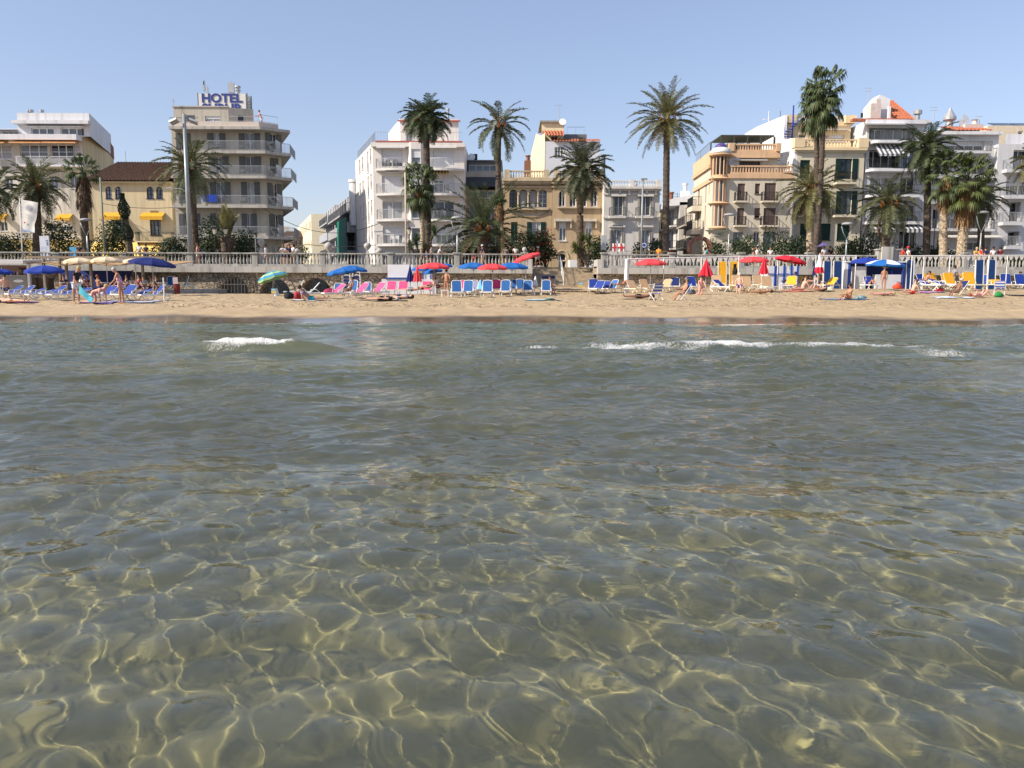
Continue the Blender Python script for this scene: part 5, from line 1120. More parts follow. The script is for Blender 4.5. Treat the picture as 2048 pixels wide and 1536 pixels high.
def bldN():
    D = 79.5; r = root_at('apartment_block', 'white block with dark recessed balconies at the right edge', 'apartment building', 2020, D)
    m = MATS['cool_white_render']; A = pt(1984.5, D); B = pt(2130, D); zt = W(2000, 288, D).z
    v = Vol(r, [A, B, (B[0], D + 12), (A[0], D + 12)], GZ, zt, m); v.rev = .8
    v.win(0, (2026, 300, 2062, 338), 2, 1, glass=M_gd, sill=False); v.win(0, (2012, 348, 2062, 390), 3, 1, glass=M_gd, sill=False); v.win(0, (2019, 404, 2041, 443), 1, 1, glass=M_gd, sill=False); v.win(0, (2015, 463, 2038, 490), 1, 1, glass=M_gd, sill=False)
    for x0 in (2075, 2100): 
        for y in (300, 350, 404, 463): v.win(0, (x0, y, x0 + 18, y + 32), 1, 1, glass=M_gd, sill=False)
    v.close()
    for y, x0, x1 in ((338, 2014, 2070), (391, 2008, 2070), (444, 2006, 2046), (492, 2012, 2042)): v.balcony(0, (x0, y, x1), .8, .3, .95, rmat=M_alu, sp=.13)
    t = Vol(r, [pt(2012, D + 2, 270), pt(2130, D + 2, 270), pt(2130, D + 8, 270), pt(2012, D + 8, 270)], zt - .01, W(2030, 268, D + 2).z, M_wht_wall); t.close()
    r2 = root_at('house', 'beige roof storey with solar panels rising behind the right-hand white block', 'house', 2030, 98)
    D2 = 98; a = pt(1975, D2, 260); b = pt(2150, D2, 260); v = Vol(r2, [a, b, (b[0], 106), (a[0], 106)], GZ, W(2000, 251, D2).z, mat('beige_far_render', (.66, .56, .42), .9)); v.win(0, (2036, 262, 2046, 270), 1); v.close()
    s = MB(); za = v.z1
    for k in range(3): x = a[0] + 1.2 + k * 2.6; s.add([(x, D2 + .5, za + .1), (x + 2.4, D2 + .5, za + .1), (x + 2.4, D2 + 2.2, za + .7), (x, D2 + 2.2, za + .7), (x, D2 + .5, za + .03), (x + 2.4, D2 + .5, za + .03), (x + 2.4, D2 + 2.2, za + .63), (x, D2 + 2.2, za + .63)], [(0, 1, 2, 3), (7, 6, 5, 4), (0, 4, 5, 1), (1, 5, 6, 2), (2, 6, 7, 3), (3, 7, 4, 0)])
    ubuild(s, 'solar_panels', M_gd, r2)
bldN()

# ================================================================ promenade, sea wall, steps
def promenade():
    m = mat('promenade_paving', (.36, .31, .26), .9, .12, 1.2, bump=.1, bscale=8)
    xa = pt(1064, 65, 560)[0]; xb = pt(1192, 65, 560)[0]
    mb = MB()
    mb.add([(-200, 64.6, PROM_Z), (xa, 64.6, PROM_Z), (xa, 69.6, PROM_Z), (xb, 69.6, PROM_Z), (xb, 64.6, PROM_Z), (200, 64.6, PROM_Z), (200, 78, PROM_Z), (-200, 78, PROM_Z)], [(0, 1, 2, 7), (2, 3, 6, 7), (3, 4, 5, 6)])
    tag(mb.build('promenade', m), kind='structure')
    g = MB(); g.add([(-3000, 78, PROM_Z - .0), (3000, 78, PROM_Z), (3000, 4000, PROM_Z), (-3000, 4000, PROM_Z)], [(0, 1, 2, 3)]); tag(g.build('road', mat('street_asphalt', (.10, .10, .10), .9, .1)), kind='structure')
    return xa, xb
SX0, SX1 = promenade()
def stone_mat(name, a, b, sc, mortar, sq=1.0):
    m = bpy.data.materials.new(name); m.use_nodes = True; t = m.node_tree; N = t.nodes; L = t.links; P = N['Principled BSDF']; P.inputs['Roughness'].default_value = .92
    tc = N.new('ShaderNodeTexCoord'); mp = N.new('ShaderNodeMapping'); mp.inputs['Scale'].default_value = (1, 1, sq); L.new(tc.outputs['Object'], mp.inputs[0])
    nz = N.new('ShaderNodeTexNoise'); nz.inputs['Scale'].default_value = 1.5; L.new(mp.outputs[0], nz.inputs['Vector'])
    mxv = N.new('ShaderNodeMixRGB'); mxv.inputs[0].default_value = .12; L.new(mp.outputs[0], mxv.inputs[1]); L.new(nz.outputs['Color'], mxv.inputs[2])
    vo = N.new('ShaderNodeTexVoronoi'); vo.inputs['Scale'].default_value = sc; vo.feature = 'DISTANCE_TO_EDGE'; L.new(mxv.outputs[0], vo.inputs['Vector'])
    v2 = N.new('ShaderNodeTexVoronoi'); v2.inputs['Scale'].default_value = sc; L.new(mxv.outputs[0], v2.inputs['Vector'])
    sx = N.new('ShaderNodeSeparateXYZ'); L.new(v2.outputs['Color'], sx.inputs[0])
    cr = N.new('ShaderNodeMixRGB'); cr.inputs[1].default_value = (*a, 1); cr.inputs[2].default_value = (*b, 1); L.new(sx.outputs[0], cr.inputs[0])
    rg = N.new('ShaderNodeMapRange'); rg.inputs[1].default_value = .01; rg.inputs[2].default_value = .05; L.new(vo.outputs[0], rg.inputs[0])
    mx = N.new('ShaderNodeMixRGB'); mx.inputs[1].default_value = (*mortar, 1); L.new(rg.outputs[0], mx.inputs[0]); L.new(cr.outputs[0], mx.inputs[2]); L.new(mx.outputs[0], P.inputs['Base Color'])
    bp = N.new('ShaderNodeBump'); bp.inputs['Distance'].default_value = .08; L.new(rg.outputs[0], bp.inputs['Height'])
    n3 = N.new('ShaderNodeTexNoise'); n3.inputs['Scale'].default_value = 7; n3.inputs['Detail'].default_value = 4; L.new(tc.outputs['Object'], n3.inputs['Vector'])
    b2 = N.new('ShaderNodeBump'); b2.inputs['Distance'].default_value = .08; b2.inputs['Strength'].default_value = .6; L.new(n3.outputs[0], b2.inputs['Height']); L.new(bp.outputs[0], b2.inputs['Normal']); L.new(b2.outputs[0], P.inputs['Normal']); return m
M_rubble = stone_mat('rubble_stone', (.26, .215, .16), (.50, .42, .31), 3.6, (.15, .13, .105), 1.3)
M_ashlar = stone_mat('ashlar_stone', (.36, .30, .22), (.46, .40, .31), 2.2, (.17, .15, .12), 1.8)
M_band = mat('pale_concrete_band', (.46, .44, .40), .9, .1, .8, streak=.3, bump=.15, bscale=9)
M_plinth = mat('weathered_concrete', (.36, .35, .32), .9, .14, 1.3, streak=.3, bump=.2, bscale=9)
ZB0 = W(1024, 548.5, 63.6).z; ZB1 = W(1024, 535, 63.6).z
def seawall(x0, x1, name, label, arches=(), base=BEACH_Z - .6):
    r = thing('sea_wall', label, 'wall', ((x0 + x1) / 2, WALL_Y, BEACH_Z))
    s = Vol(r, [(x0, WALL_Y), (x1, WALL_Y), (x1, WALL_Y + 10), (x0, WALL_Y + 10)], base, ZB0 + .05, M_rubble, roofdrop=.01); s.rev = .5
    for (a, b, ytop) in arches:
        u0, z = s.hit(0, a, ytop); u1, _ = s.hit(0, b, ytop); s.h[0].append((u0, u1, base + .01, z, 'a'))
    s.close()
    for (a, b, ytop) in arches:
        u0, z = s.hit(0, a, ytop); u1, _ = s.hit(0, b, ytop); t = MB(); n = 12; rr = (u1 - u0) / 2; cx = x0 + (u0 + u1) / 2; pts = [(cx - rr, base)] + [(cx - rr * math.cos(PI * k / n), z - rr + rr * math.sin(PI * k / n)) for k in range(n + 1)] + [(cx + rr, base)]
        for i in range(len(pts) - 1): t.quad((pts[i][0], WALL_Y + .5, pts[i][1]), (pts[i + 1][0], WALL_Y + .5, pts[i + 1][1]), (pts[i + 1][0], WALL_Y + 9, pts[i + 1][1]), (pts[i][0], WALL_Y + 9, pts[i][1]))
        t.add([(a_, WALL_Y + 9, b_) for a_, b_ in pts], [tuple(range(len(pts)))]); ubuild(t, 'tunnel_vault', M_ashlar, r)
        v = MB(); ri = rr + .04; ro = rr + .42
        for k in range(13):
            t0 = PI * k / 13 + .02; t1 = PI * (k + 1) / 13 - .02
            q = [(cx - q_ * math.cos(tt), z - rr + q_ * math.sin(tt)) for q_, tt in ((ri, t0), (ro, t0), (ro, t1), (ri, t1))]
            v.add([(a_, WALL_Y - .06, b_) for a_, b_ in q] + [(a_, WALL_Y - .002, b_) for a_, b_ in q], [(0, 1, 2, 3), (0, 4, 5, 1), (1, 5, 6, 2), (2, 6, 7, 3), (3, 7, 4, 0)])
        ubuild(v, 'arch_stones', M_ashlar, r)
    b = MB(); n = int((x1 - x0) / 1.1); st = (x1 - x0) / n
    for k in range(n): b.box(x0 + k * st + .006, x0 + (k + 1) * st - .006, WALL_Y - .4 - (k % 3) * .002, WALL_Y + .62, ZB0 + .06, ZB1)
    ubuild(b, 'coping_band', M_band, r)
    return r
xl = -58
seawall(xl, SX0 - .0, 'sea_wall', 'rough stone sea wall with three tunnel arches under a pale coping, left of the steps', ((441, 497, 556), (519, 579.5, 557), (601, 662, 556)))
seawall(SX1 + .0, 62, 'sea_wall', 'rough stone sea wall under a pale coping, right of the steps')
# plinth, pillars and balustrades
PX = [-155, -20, 115, 249, 382, 511, 645.5, 781, 914, 1049]; PR = [1208, 1343.5, 1481.5, 1618, 1930, 2064, 2200]
YB = 64.35; ZR = W(1024, 507.5, YB).z; ZP = ZB1 + .1
bal_n = 0
def pillar(px, label, w_=.44, ball=False, h=None):
    x = pt(px, YB, 520)[0]; r = thing('stone_pillar', label, 'pillar', (x, YB, ZB1), 0, 'pillars of the promenade balustrade')
    zt = h or (W(px, 505, YB).z - .0); m = MB(); m.box(-w_ / 2, w_ / 2, -w_ / 2, w_ / 2, .004, zt - ZB1 - .12)
    for k in range(1, 3): pass
    m.build('shaft', M_plinth, r, bevel=.02); c = MB(); c.box(-w_ / 2 - .08, w_ / 2 + .08, -w_ / 2 - .08, w_ / 2 + .08, zt - ZB1 - .118, zt - ZB1); c.build('cap', M_plinth, r, bevel=.02)
    if ball: b = MB(); b.lathe([(.1, 0), (.08, .06)], 10, (0, 0, zt - ZB1)); b.sph((0, 0, zt - ZB1 + .24), .19, 14, 8); b.build('ball_finial', M_band, r, smooth=True)
    return x
lampnames = {}
names = {-155: 'outermost left', -20: 'second from the left edge, above the kiosk roof', 115: 'behind the cream parasols', 249: 'above the bar terrace', 382: 'at the foot of the tall floodlight mast', 511: 'between the first two tunnel arches', 645.5: 'above the third tunnel arch', 781: 'above the white windbreak panel', 914: 'under the street lamp by the big palm', 1049: 'topped with a stone ball, left of the steps', 1208: 'right of the steps with a lamp on it', 1343.5: 'in front of the tallest feather palm', 1481.5: 'above the yellow stacked loungers', 1618: 'before the twin tall palms', 1930: 'under the pair of shaggy fan palms', 2064: 'just past the right edge', 2200: 'outermost right'}
xs = {}
for p in PX + PR: xs[p] = pillar(p, 'square stone pillar ' + names[p], ball=(p == 1049))
for p, w_ in ((1760, .9), (1790, .9)): xs[p] = pillar(p, 'broad stone pillar, %s of the pair on the raised parapet block' % ('left' if p == 1760 else 'right'), .62, h=W(p, 498, YB).z)
t = MB(); a = pt(1764, YB - .2)[0]; b = pt(1786, YB - .2)[0]; t.box(a, b, YB - .55, YB - .33, ZB1 + .002, W(1775, 494, YB).z); tag(t.build('stone_slab', M_band), 'tall smooth stone slab between the broad parapet pillars', 'stone slab')
bal0 = None
def bal_section(pa, pb, label):
    global bal0
    x0 = xs[pa] + .24; x1 = xs[pb] - .24
    if pb == 1760: x1 = xs[pb] - .33
    if pa == 1790: x0 = xs[pa] + .33
    r = thing('balustrade', label, 'balustrade', ((x0 + x1) / 2, YB, ZB1), 0, 'balustrade bays along the promenade'); L = x1 - x0; h = ZR - ZB1
    m = MB(); m.box(-L / 2, L / 2, -.2, .2, .003, .20); m.build('plinth', M_plinth, r); m = MB(); m.box(-L / 2, L / 2, -.16, .16, h - .11, h); m.build('handrail', M_plinth, r, bevel=.02)
    n = max(3, int(L / .27))
    if bal0 is None:
        hb = h - .31; b = MB(); b.lathe([(.055, 0), (.055, .05), (.04, .07), (.085, .30 * hb), (.075, .42 * hb), (.035, .66 * hb), (.03, .78 * hb), (.055, .86 * hb), (.06, hb)], 8, (0, 0, .20)); bal0 = b.build('baluster', M_plinth, r, smooth=True); first = bal0
    for k in range(n):
        o = bal0 if (k == 0 and len(r.children) == 3) else bal0.copy()
        if o is not bal0: COL.objects.link(o); o.parent = r
        o.location = (-L / 2 + L * (k + .5) / n, 0, 0)
seq = [(a, b) for a, b in zip(PX[:-1], PX[1:])] + [(1208, 1343.5), (1343.5, 1481.5), (1481.5, 1618), (1618, 1760), (1790, 1930), (1930, 2064), (2064, 2200)]
bn = ['outermost left bay', 'above the kiosk awning at the left edge', 'behind the first cream parasol', 'behind the navy parasol', 'above the barred tunnel', 'above the middle tunnel', 'behind the stone vases', 'under the yucca, above the white windbreak', 'left of the ball-topped pillar', 'with the red and white flags behind it', 'below the round ring sculpture', 'above the blue and white cabin', 'below the thin street lamp by the twin palms', 'left of the shaggy fan palms', 'right of the shaggy fan palms', 'outermost right bay']
for (a, b), n in zip(seq, bn): bal_section(a, b, 'weathered stone balustrade bay ' + n)
# steps
def steps():
    r = thing('stairway', 'broad stone steps from the beach up to the promenade', 'steps', ((SX0 + SX1) / 2, 66, BEACH_Z))
    n = 11; y0 = 64.4; dy = (69.6 - y0) / n; BZ = 1.0; dz = (PROM_Z - BZ) / n; ms = mat('step_stone', (.40, .325, .225), .9, .2, 2.5, bump=.4, bscale=7, streak=.15); mb = MB()
    for k in range(n): mb.box(SX0 + .003, SX1 - .003, y0 + k * dy, 69.58, BZ + k * dz - (.5 if k == 0 else 0), BZ + (k + 1) * dz - .004)
    ubuild(mb, 'treads', ms, r)
    for x, nm in ((SX0, 'a'), (SX1, 'b')):
        w = MB(); s = 1 if nm == 'a' else -1; xx = sorted((x, x - s * .5)); w.box(xx[0], xx[1], 64.62, 69.7, BEACH_Z - .3, PROM_Z + .004); ubuild(w, 'side_wall', M_ashlar, r)
        w = MB(); w.box(xx[0], xx[1], 64.0, 67.0, ZB1 + .003, PROM_Z + .55); ubuild(w, 'parapet', M_band, r)
    h = MB(); x = pt(1127.5, 65)[0]; h.tube((x, 64.5, BZ), (x, 64.5, BZ + 1.0), .03); h.tube((x, 67.1, 1.7), (x, 67.1, 2.6), .03); h.tube((x, 69.6, PROM_Z), (x, 69.6, PROM_Z + 1.0), .03); h.tube((x, 64.5, BZ + 1.0), (x, 69.6, PROM_Z + 1.0), .03); h.tube((x, 64.5, BZ + .5), (x, 69.6, PROM_Z + .5), .02)
    ubuild(h, 'handrail', M_white, r)
steps()
t = MB(); a = G(352, 597, BEACH_Z).x; t.box(pt(352, 61)[0], pt(422, 61)[0], 58.2, 63.98, BEACH_Z - .5, BEACH_Z + .25); tag(t.build('concrete_platform', M_plinth, None, bevel=.03), 'low grey concrete platform on the sand before the sea wall', 'platform')
b = MB(); a = W(441, 557, WALL_Y - .1); c = W(498, 594, WALL_Y - .1)
for k in range(13): x = a.x - .5 + (c.x - a.x + 1.0) * k / 12; b.box(x - .018, x + .018, WALL_Y - .16, WALL_Y - .1, .2, a.z + .35)
b.box(a.x - .5, c.x + .5, WALL_Y - .18, WALL_Y - .161, 1.1, 1.16); b.box(a.x - .5, c.x + .5, WALL_Y - .18, WALL_Y - .161, .35, .41)
tag(b.build('iron_grille', mat('rusty_iron', (.15, .13, .11), .8)), 'iron bar grille across the leftmost tunnel arch', 'grille')
# ================================================================ palms and planting
def leafmat(name, c, var=.35, tr=.25, rough=.55):
    m = bpy.data.materials.new(name); m.use_nodes = True; t = m.node_tree; N = t.nodes; L = t.links; P = N['Principled BSDF']; P.inputs['Roughness'].default_value = rough; P.inputs['Specular IOR Level'].default_value = .35
    tc = N.new('ShaderNodeTexCoord'); nz = N.new('ShaderNodeTexNoise'); nz.inputs['Scale'].default_value = 1.7; nz.inputs['Detail'].default_value = 5; L.new(tc.outputs['Object'], nz.inputs['Vector'])
    cr = N.new('ShaderNodeValToRGB'); e = cr.color_ramp.elements; e[0].position = .3; e[1].position = .7; c = Vector(c); e[0].color = (*(c * (1 - var)), 1); e[1].color = (*(c * (1 + var)), 1)
    L.new(nz.outputs[0], cr.inputs[0]); L.new(cr.outputs[0], P.inputs['Base Color'])
    tl = N.new('ShaderNodeBsdfTranslucent'); L.new(cr.outputs[0], tl.inputs[0]); mx = N.new('ShaderNodeMixShader'); mx.inputs[0].default_value = tr; L.new(P.outputs[0], mx.inputs[1]); L.new(tl.outputs[0], mx.inputs[2]); L.new(mx.outputs[0], N['Material Output'].inputs[0]); return m
L_fea = leafmat('date_palm_leaf', (.115, .13, .06)); L_fead = leafmat('date_palm_leaf_dark', (.075, .10, .045)); L_feay = leafmat('date_palm_leaf_olive', (.16, .155, .06)); L_fan = leafmat('fan_palm_leaf', (.085, .115, .045)); L_fany = leafmat('fan_palm_leaf_fresh', (.095, .12, .035))
L_dry = leafmat('dry_frond', (.26, .155, .07), .35, .15); L_dryd = leafmat('dry_frond_dark', (.15, .095, .055), .35, .15); L_dates = mat('date_stalks', (.42, .15, .025), .7, .3, 6)
L_bush = leafmat('shrub_leaf', (.050, .075, .030)); L_bushd = leafmat('dark_shrub_leaf', (.028, .048, .024)); L_bushy = leafmat('yellow_green_leaf', (.16, .20, .035)); L_flow = mat('white_blossom', (.75, .72, .66), .7); L_redf = mat('red_blossom', (.5, .04, .03), .7)
def barkmat(name, a, b, sc=6, vert=3):
    m = mat(name, a, .95, .3, sc, bump=.8, bscale=9, col2=b); return m
B_date = barkmat('date_palm_bark', (.12, .09, .062), (.045, .033, .025)); B_tall = barkmat('tall_palm_bark', (.10, .078, .062), (.045, .035, .028)); B_pale = barkmat('pale_fan_bark', (.46, .38, .27), (.16, .12, .08), 9); B_thin = barkmat('tan_bark', (.40, .28, .16), (.15, .09, .05), 10)
def feather_frond(mb, base, az, el, ln, droop, r, lf=.42, n=26, w=.042, curl=0.0):
    """arching rachis with two rows of leaflets"""
    p = Vector(base); segs = 11; pts = [p.copy()]; dirs = []
    a = el; h = Vector((math.cos(az), math.sin(az), 0)); side0 = Vector((-math.sin(az), math.cos(az), 0)); sw = r.uniform(-.12, .12)
    for i in range(segs):
        t = i / segs; a = el - droop * t ** 1.25; d = (h + side0 * sw * t) * math.cos(a) + Vector((0, 0, math.sin(a))); d.normalize(); dirs.append(d); p = p + d * ln / segs; pts.append(p.copy())
    dirs.append(dirs[-1])
    for i in range(segs):
        q0, q1 = pts[i], pts[i + 1]; s0 = side0 * (.045 * (1 - i / segs) + .008); s1 = side0 * (.045 * (1 - (i + 1) / segs) + .008); up = Vector((0, 0, .02))
        mb.add([q0 - s0, q0 + s0, q1 + s1, q1 - s1, q0 - up, q1 - up], [(0, 1, 2, 3), (0, 3, 5, 4), (1, 4, 5, 2)])
    for k in range(n):
        t = .16 + .84 * (k + r.random() * .6) / n; f = t * segs; i = min(int(f), segs - 1); q = pts[i].lerp(pts[i + 1], f - i); d = dirs[i]; s = d.cross(Vector((0, 0, 1)));
        if s.length < .1: s = side0.copy()
        s.normalize(); nu = s.cross(d).normalized(); L_ = lf * 1.2 * (math.sin(PI * min(1, .12 + t * .85)) ** .6) * r.uniform(.85, 1.15)
        for sg in (-1, 1):
            dd = (s * sg * .85 + d * r.uniform(.45, .75) + nu * r.uniform(.05, .45) - Vector((0, 0, curl))).normalized(); tip = q + dd * L_ - Vector((0, 0, L_ * r.uniform(.05, .3))); mid = q + dd * L_ * .55; ww = d * w * r.uniform(.8, 1.2)
            mb.add([q - ww * .5, q + ww * .5, mid + ww, tip, mid - ww * .4], [(0, 1, 2, 3, 4)])
def trunk_mesh(x, y, z0, xt, yt, z1, r0, r1, seed, rings=.22, bulge=0.0, n=12):
    r = random.Random(seed); h = z1 - z0; k = max(6, int(h / rings)); pts = []; rs = []
    for i in range(k + 1):
        t = i / k; c = math.sin(t * PI) * .12
        pts.append((x + (xt - x) * t + c * (seed % 3 - 1), y + (yt - y) * t, z0 + h * t)); rs.append((r0 + (r1 - r0) * t + bulge * math.exp(-((1 - t) * h / .8) ** 2)) * (1 + .07 * (i % 2) + r.uniform(-.03, .03)))
    mb = MB(); mb.path(pts, rs, n); return mb
def feather_palm(px, Y, base_py, cx, cy, rad_px, seed, label, nf=46, lm=None, trunk_r=(.30, .24), bark=None, top=85, low=-55, droop=(1.0, 1.9), dead=7, dates=True, name='date_palm', sparse=False, lf=.42, squash=1.0, narrow=1.0, boot=.18, group='feather palms along the promenade'):
    r = random.Random(seed); b = W(px, base_py, Y); c = W(cx, cy, Y); z0 = GZ; Rm = rad_px / 1600 * Y * 1.14
    root = thing(name, label, 'palm tree', (b.x, Y, z0), 0, group)
    tm = trunk_mesh(0, 0, 0, c.x - b.x, 0, c.z - z0, trunk_r[0], trunk_r[1], seed, bulge=boot); T = tm.build('trunk', bark or B_tall, root, smooth=False)
    top_ = Vector((c.x - b.x, 0, c.z - z0)); mb = MB()
    bt = MB()
    for k in range(70):
        a = k * 2.4; t = r.random(); zz = -1.1 + 1.2 * t; rr = trunk_r[1] + boot * .7 * math.exp(-abs(zz) / .8); d = Vector((math.cos(a), math.sin(a), .9)).normalized(); q = top_ + Vector((math.cos(a) * rr, math.sin(a) * rr, zz)); bt.tube(q - d * .1, q + d * .22, .07, .03, 4)
    bt.build('cut_frond_stubs', B_date, root)
    for i in range(nf):
        f = (i + .5) / nf; az = i * 2.39996 + r.uniform(-.2, .2); el = R(top - (top - low) * f ** .95 + r.uniform(-8, 8)); ln = Rm * r.uniform(.88, 1.1) * (.95 if f < .2 else 1) * (narrow if abs(math.cos(az)) > .3 else 1)
        dr = droop[0] + (droop[1] - droop[0]) * f * r.uniform(.8, 1.1)
        if el < 0: dr *= .55
        feather_frond(mb, top_ + Vector((math.cos(az) * .12, math.sin(az) * .12, r.uniform(-.2, .15))), az, el, ln, dr, r, lf=lf, n=34 if rad_px > 50 else 30, w=.042)
    mb.build('crown', lm or L_fea, root)
    if dead:
        d = MB()
        for i in range(dead): az = r.uniform(0, 6.28); feather_frond(d, top_ - Vector((0, 0, .3)), az, R(-35 + r.uniform(-25, 15)), Rm * r.uniform(.55, .85), .7, r, lf=lf * .8, n=18)
        d.build('dry_fronds', L_dryd, root)
    if dates:
        d = MB()
        for i in range(3):
            az = R(220 + i * 45 + r.uniform(-10, 10)); q0 = top_ + Vector((0, 0, .1)); m = q0 + Vector((math.cos(az) * .5, math.sin(az) * .5, .45)); e = q0 + Vector((math.cos(az) * .85, math.sin(az) * .85, .1)); d.path([q0, m, e], .03, 4)
            for k in range(12): d.tube(e, e + Vector((r.uniform(-.2, .2), r.uniform(-.2, .2), -r.uniform(.25, .6))), .018, n=3)
        d.build('date_stalks', L_dates, root)
    return root
def fan_leaf(mb, base, az, el, pet, rad, r, droop=.5, n=13):
    h = Vector((math.cos(az), math.sin(az), 0)); d = h * math.cos(el) + Vector((0, 0, math.sin(el))); hub = Vector(base) + d * pet; side = Vector((-math.sin(az), math.cos(az), 0)); up = side.cross(d).normalized() * -1
    q = Vector(base); s = side * .02; mb.add([q - s, q + s, hub + s, hub - s], [(0, 1, 2, 3)])
    for k in range(n):
        a = -1.75 + 3.5 * k / (n - 1); dd = (d * math.cos(a) + side * math.sin(a)).normalized(); l = rad * r.uniform(.85, 1.1) * (1 - .12 * abs(a)); m = hub + dd * l * .58; tip = hub + dd * l - Vector((0, 0, l * droop * r.uniform(.6, 1.3))); w = dd.cross(Vector((0, 0, 1))); w = (w.normalized() if w.length > .05 else side) * l * .085
        mb.add([hub, m - w, tip, m + w], [(0, 1, 2, 3)])
def fan_palm(px, Y, base_py, cx, cy, rw_px, rh_px, seed, label, nf=46, lm=None, bark=None, tr=(.28, .20), skirt=0.0, skirtw=.5, lsz=.75, name='fan_palm', drym=None, low=-70, droop=.55, scales=False, group='fan palms along the promenade'):
    r = random.Random(seed); b = W(px, base_py, Y); c = W(cx, cy, Y); root = thing(name, label, 'palm tree', (b.x, Y, GZ), 0, group); tp = Vector((c.x - b.x, 0, c.z - GZ)); rw = rw_px / 1600 * Y; rh = rh_px / 1600 * Y
    trunk_mesh(0, 0, 0, tp.x, 0, tp.z, tr[0], tr[1], seed, .16).build('trunk', bark or B_tall, root)
    if scales:
        s = MB(); 
        for k in range(int(tp.z / .045)):
            z = k * .045; a = k * 2.4; t = z / tp.z; rr = tr[0] + (tr[1] - tr[0]) * t; q = Vector((tp.x * t + rr * math.cos(a), rr * math.sin(a), z)); d = Vector((math.cos(a) * .35, math.sin(a) * .35, 1)).normalized(); sd = Vector((-math.sin(a), math.cos(a), 0)) * .07; s.add([q - sd, q + sd, q + sd * .4 + d * .2 + Vector((math.cos(a), math.sin(a), 0)) * .05, q - sd * .4 + d * .2 + Vector((math.cos(a), math.sin(a), 0)) * .05], [(0, 1, 2, 3)])
        s.build('leaf_scars', B_pale, root)
    mb = MB()
    for i in range(nf):
        f = (i + .5) / nf; az = i * 2.39996 + r.uniform(-.3, .3); el = R(85 - (85 - low) * f + r.uniform(-10, 10)); ls = lsz * r.uniform(.8, 1.15)
        pet = max(.15, (rw * abs(math.cos(el)) + rh * abs(math.sin(el))) - ls * .75) * r.uniform(.75, 1.05); fan_leaf(mb, tp, az, el, pet, ls, r, droop, 17)
    mb.build('crown', lm or L_fan, root)
    if skirt:
        d = MB(); n = int(60 * skirt) + 20
        for i in range(n):
            az = r.uniform(0, 2 * PI); z = -skirt * r.random() ** .8; fan_leaf(d, tp + Vector((0, 0, z * .85)), az, R(-62 + r.uniform(-18, 14)), skirtw * r.uniform(.3, .8), skirtw * r.uniform(.9, 1.5), r, .6, 8)
        d.build('dead_leaf_skirt', drym or L_dry, root)
    return root
# --- feather palms
feather_palm(-20, 68, 520, -14, 385, 62, 1, 'dark feather palm cut off by the left edge', 40, L_fead)
feather_palm(72, 69, 520, 70, 372, 64, 2, 'short-trunked feather palm behind the white flag banner', 52, L_fea, (.34, .30), B_date, boot=.3)
feather_palm(392, 69.5, 520, 381, 334, 71, 4, 'feather palm in front of the beige hotel, beside the floodlight mast', 50, L_fea, (.36, .26), B_date, dead=3)
feather_palm(856, 70, 520, 852, 238, 46, 7, 'dense round-headed feather palm rising in front of the white block', 72, L_fead, (.34, .25), B_tall, top=88, low=-50, lf=.5, dead=0)
feather_palm(1001, 70, 520, 998, 250, 60, 9, 'tall sparse feather palm with orange stalks above the grey townhouse', 30, L_fea, (.30, .19), B_tall, top=82, low=-58, dead=1, lf=.42)
feather_palm(965, 68.5, 520, 966, 458, 104, 10, 'low wide feather palm with long arching fronds before the grey townhouse', 46, L_fead, (.45, .42), B_date, top=84, low=-25, droop=(.7, 1.5), lf=.55, boot=.3)
feather_palm(1162, 68, 530, 1164, 338, 60, 12, 'bushy feather palm in front of the pointed-window villa', 62, leafmat('grey_green_palm', (.085, .10, .055)), (.30, .26), B_date, top=86, low=-70, droop=(.9, 1.7), lf=.5, dead=4)
feather_palm(1331, 69, 520, 1334, 240, 74, 13, 'tallest lone feather palm, standing between the white house and the turret', 58, L_feay, (.30, .25), B_tall, top=88, low=-42, droop=(.8, 1.4), dead=5, boot=.3)
feather_palm(1622, 70, 520, 1624, 382, 66, 15, 'wide feather palm with orange stalks behind the twin tall trunks', 56, L_feay, (.30, .28), B_pale, low=-62, lf=.45)
feather_palm(1771, 69, 520, 1774, 408, 64, 16, 'mid-height feather palm in front of the grey striped awnings', 54, L_fea, (.34, .30), B_date, low=-58, dead=2)
feather_palm(1852, 69.5, 520, 1853, 296, 58, 17, 'tall dark feather palm left of the shaggy fan palms', 60, L_fead, (.30, .24), B_tall, low=-66, dates=False, dead=2)
feather_palm(1962, 72, 520, 1958, 395, 56, 20, 'feather palm half hidden behind the rightmost shaggy fan palm', 40, L_fea, (.28, .25), B_date, dead=5, low=-60, dates=False)
feather_palm(2078, 69, 520, 2078, 330, 50, 21, 'palm at the right edge with one frond showing', 36, L_feay, low=-40)
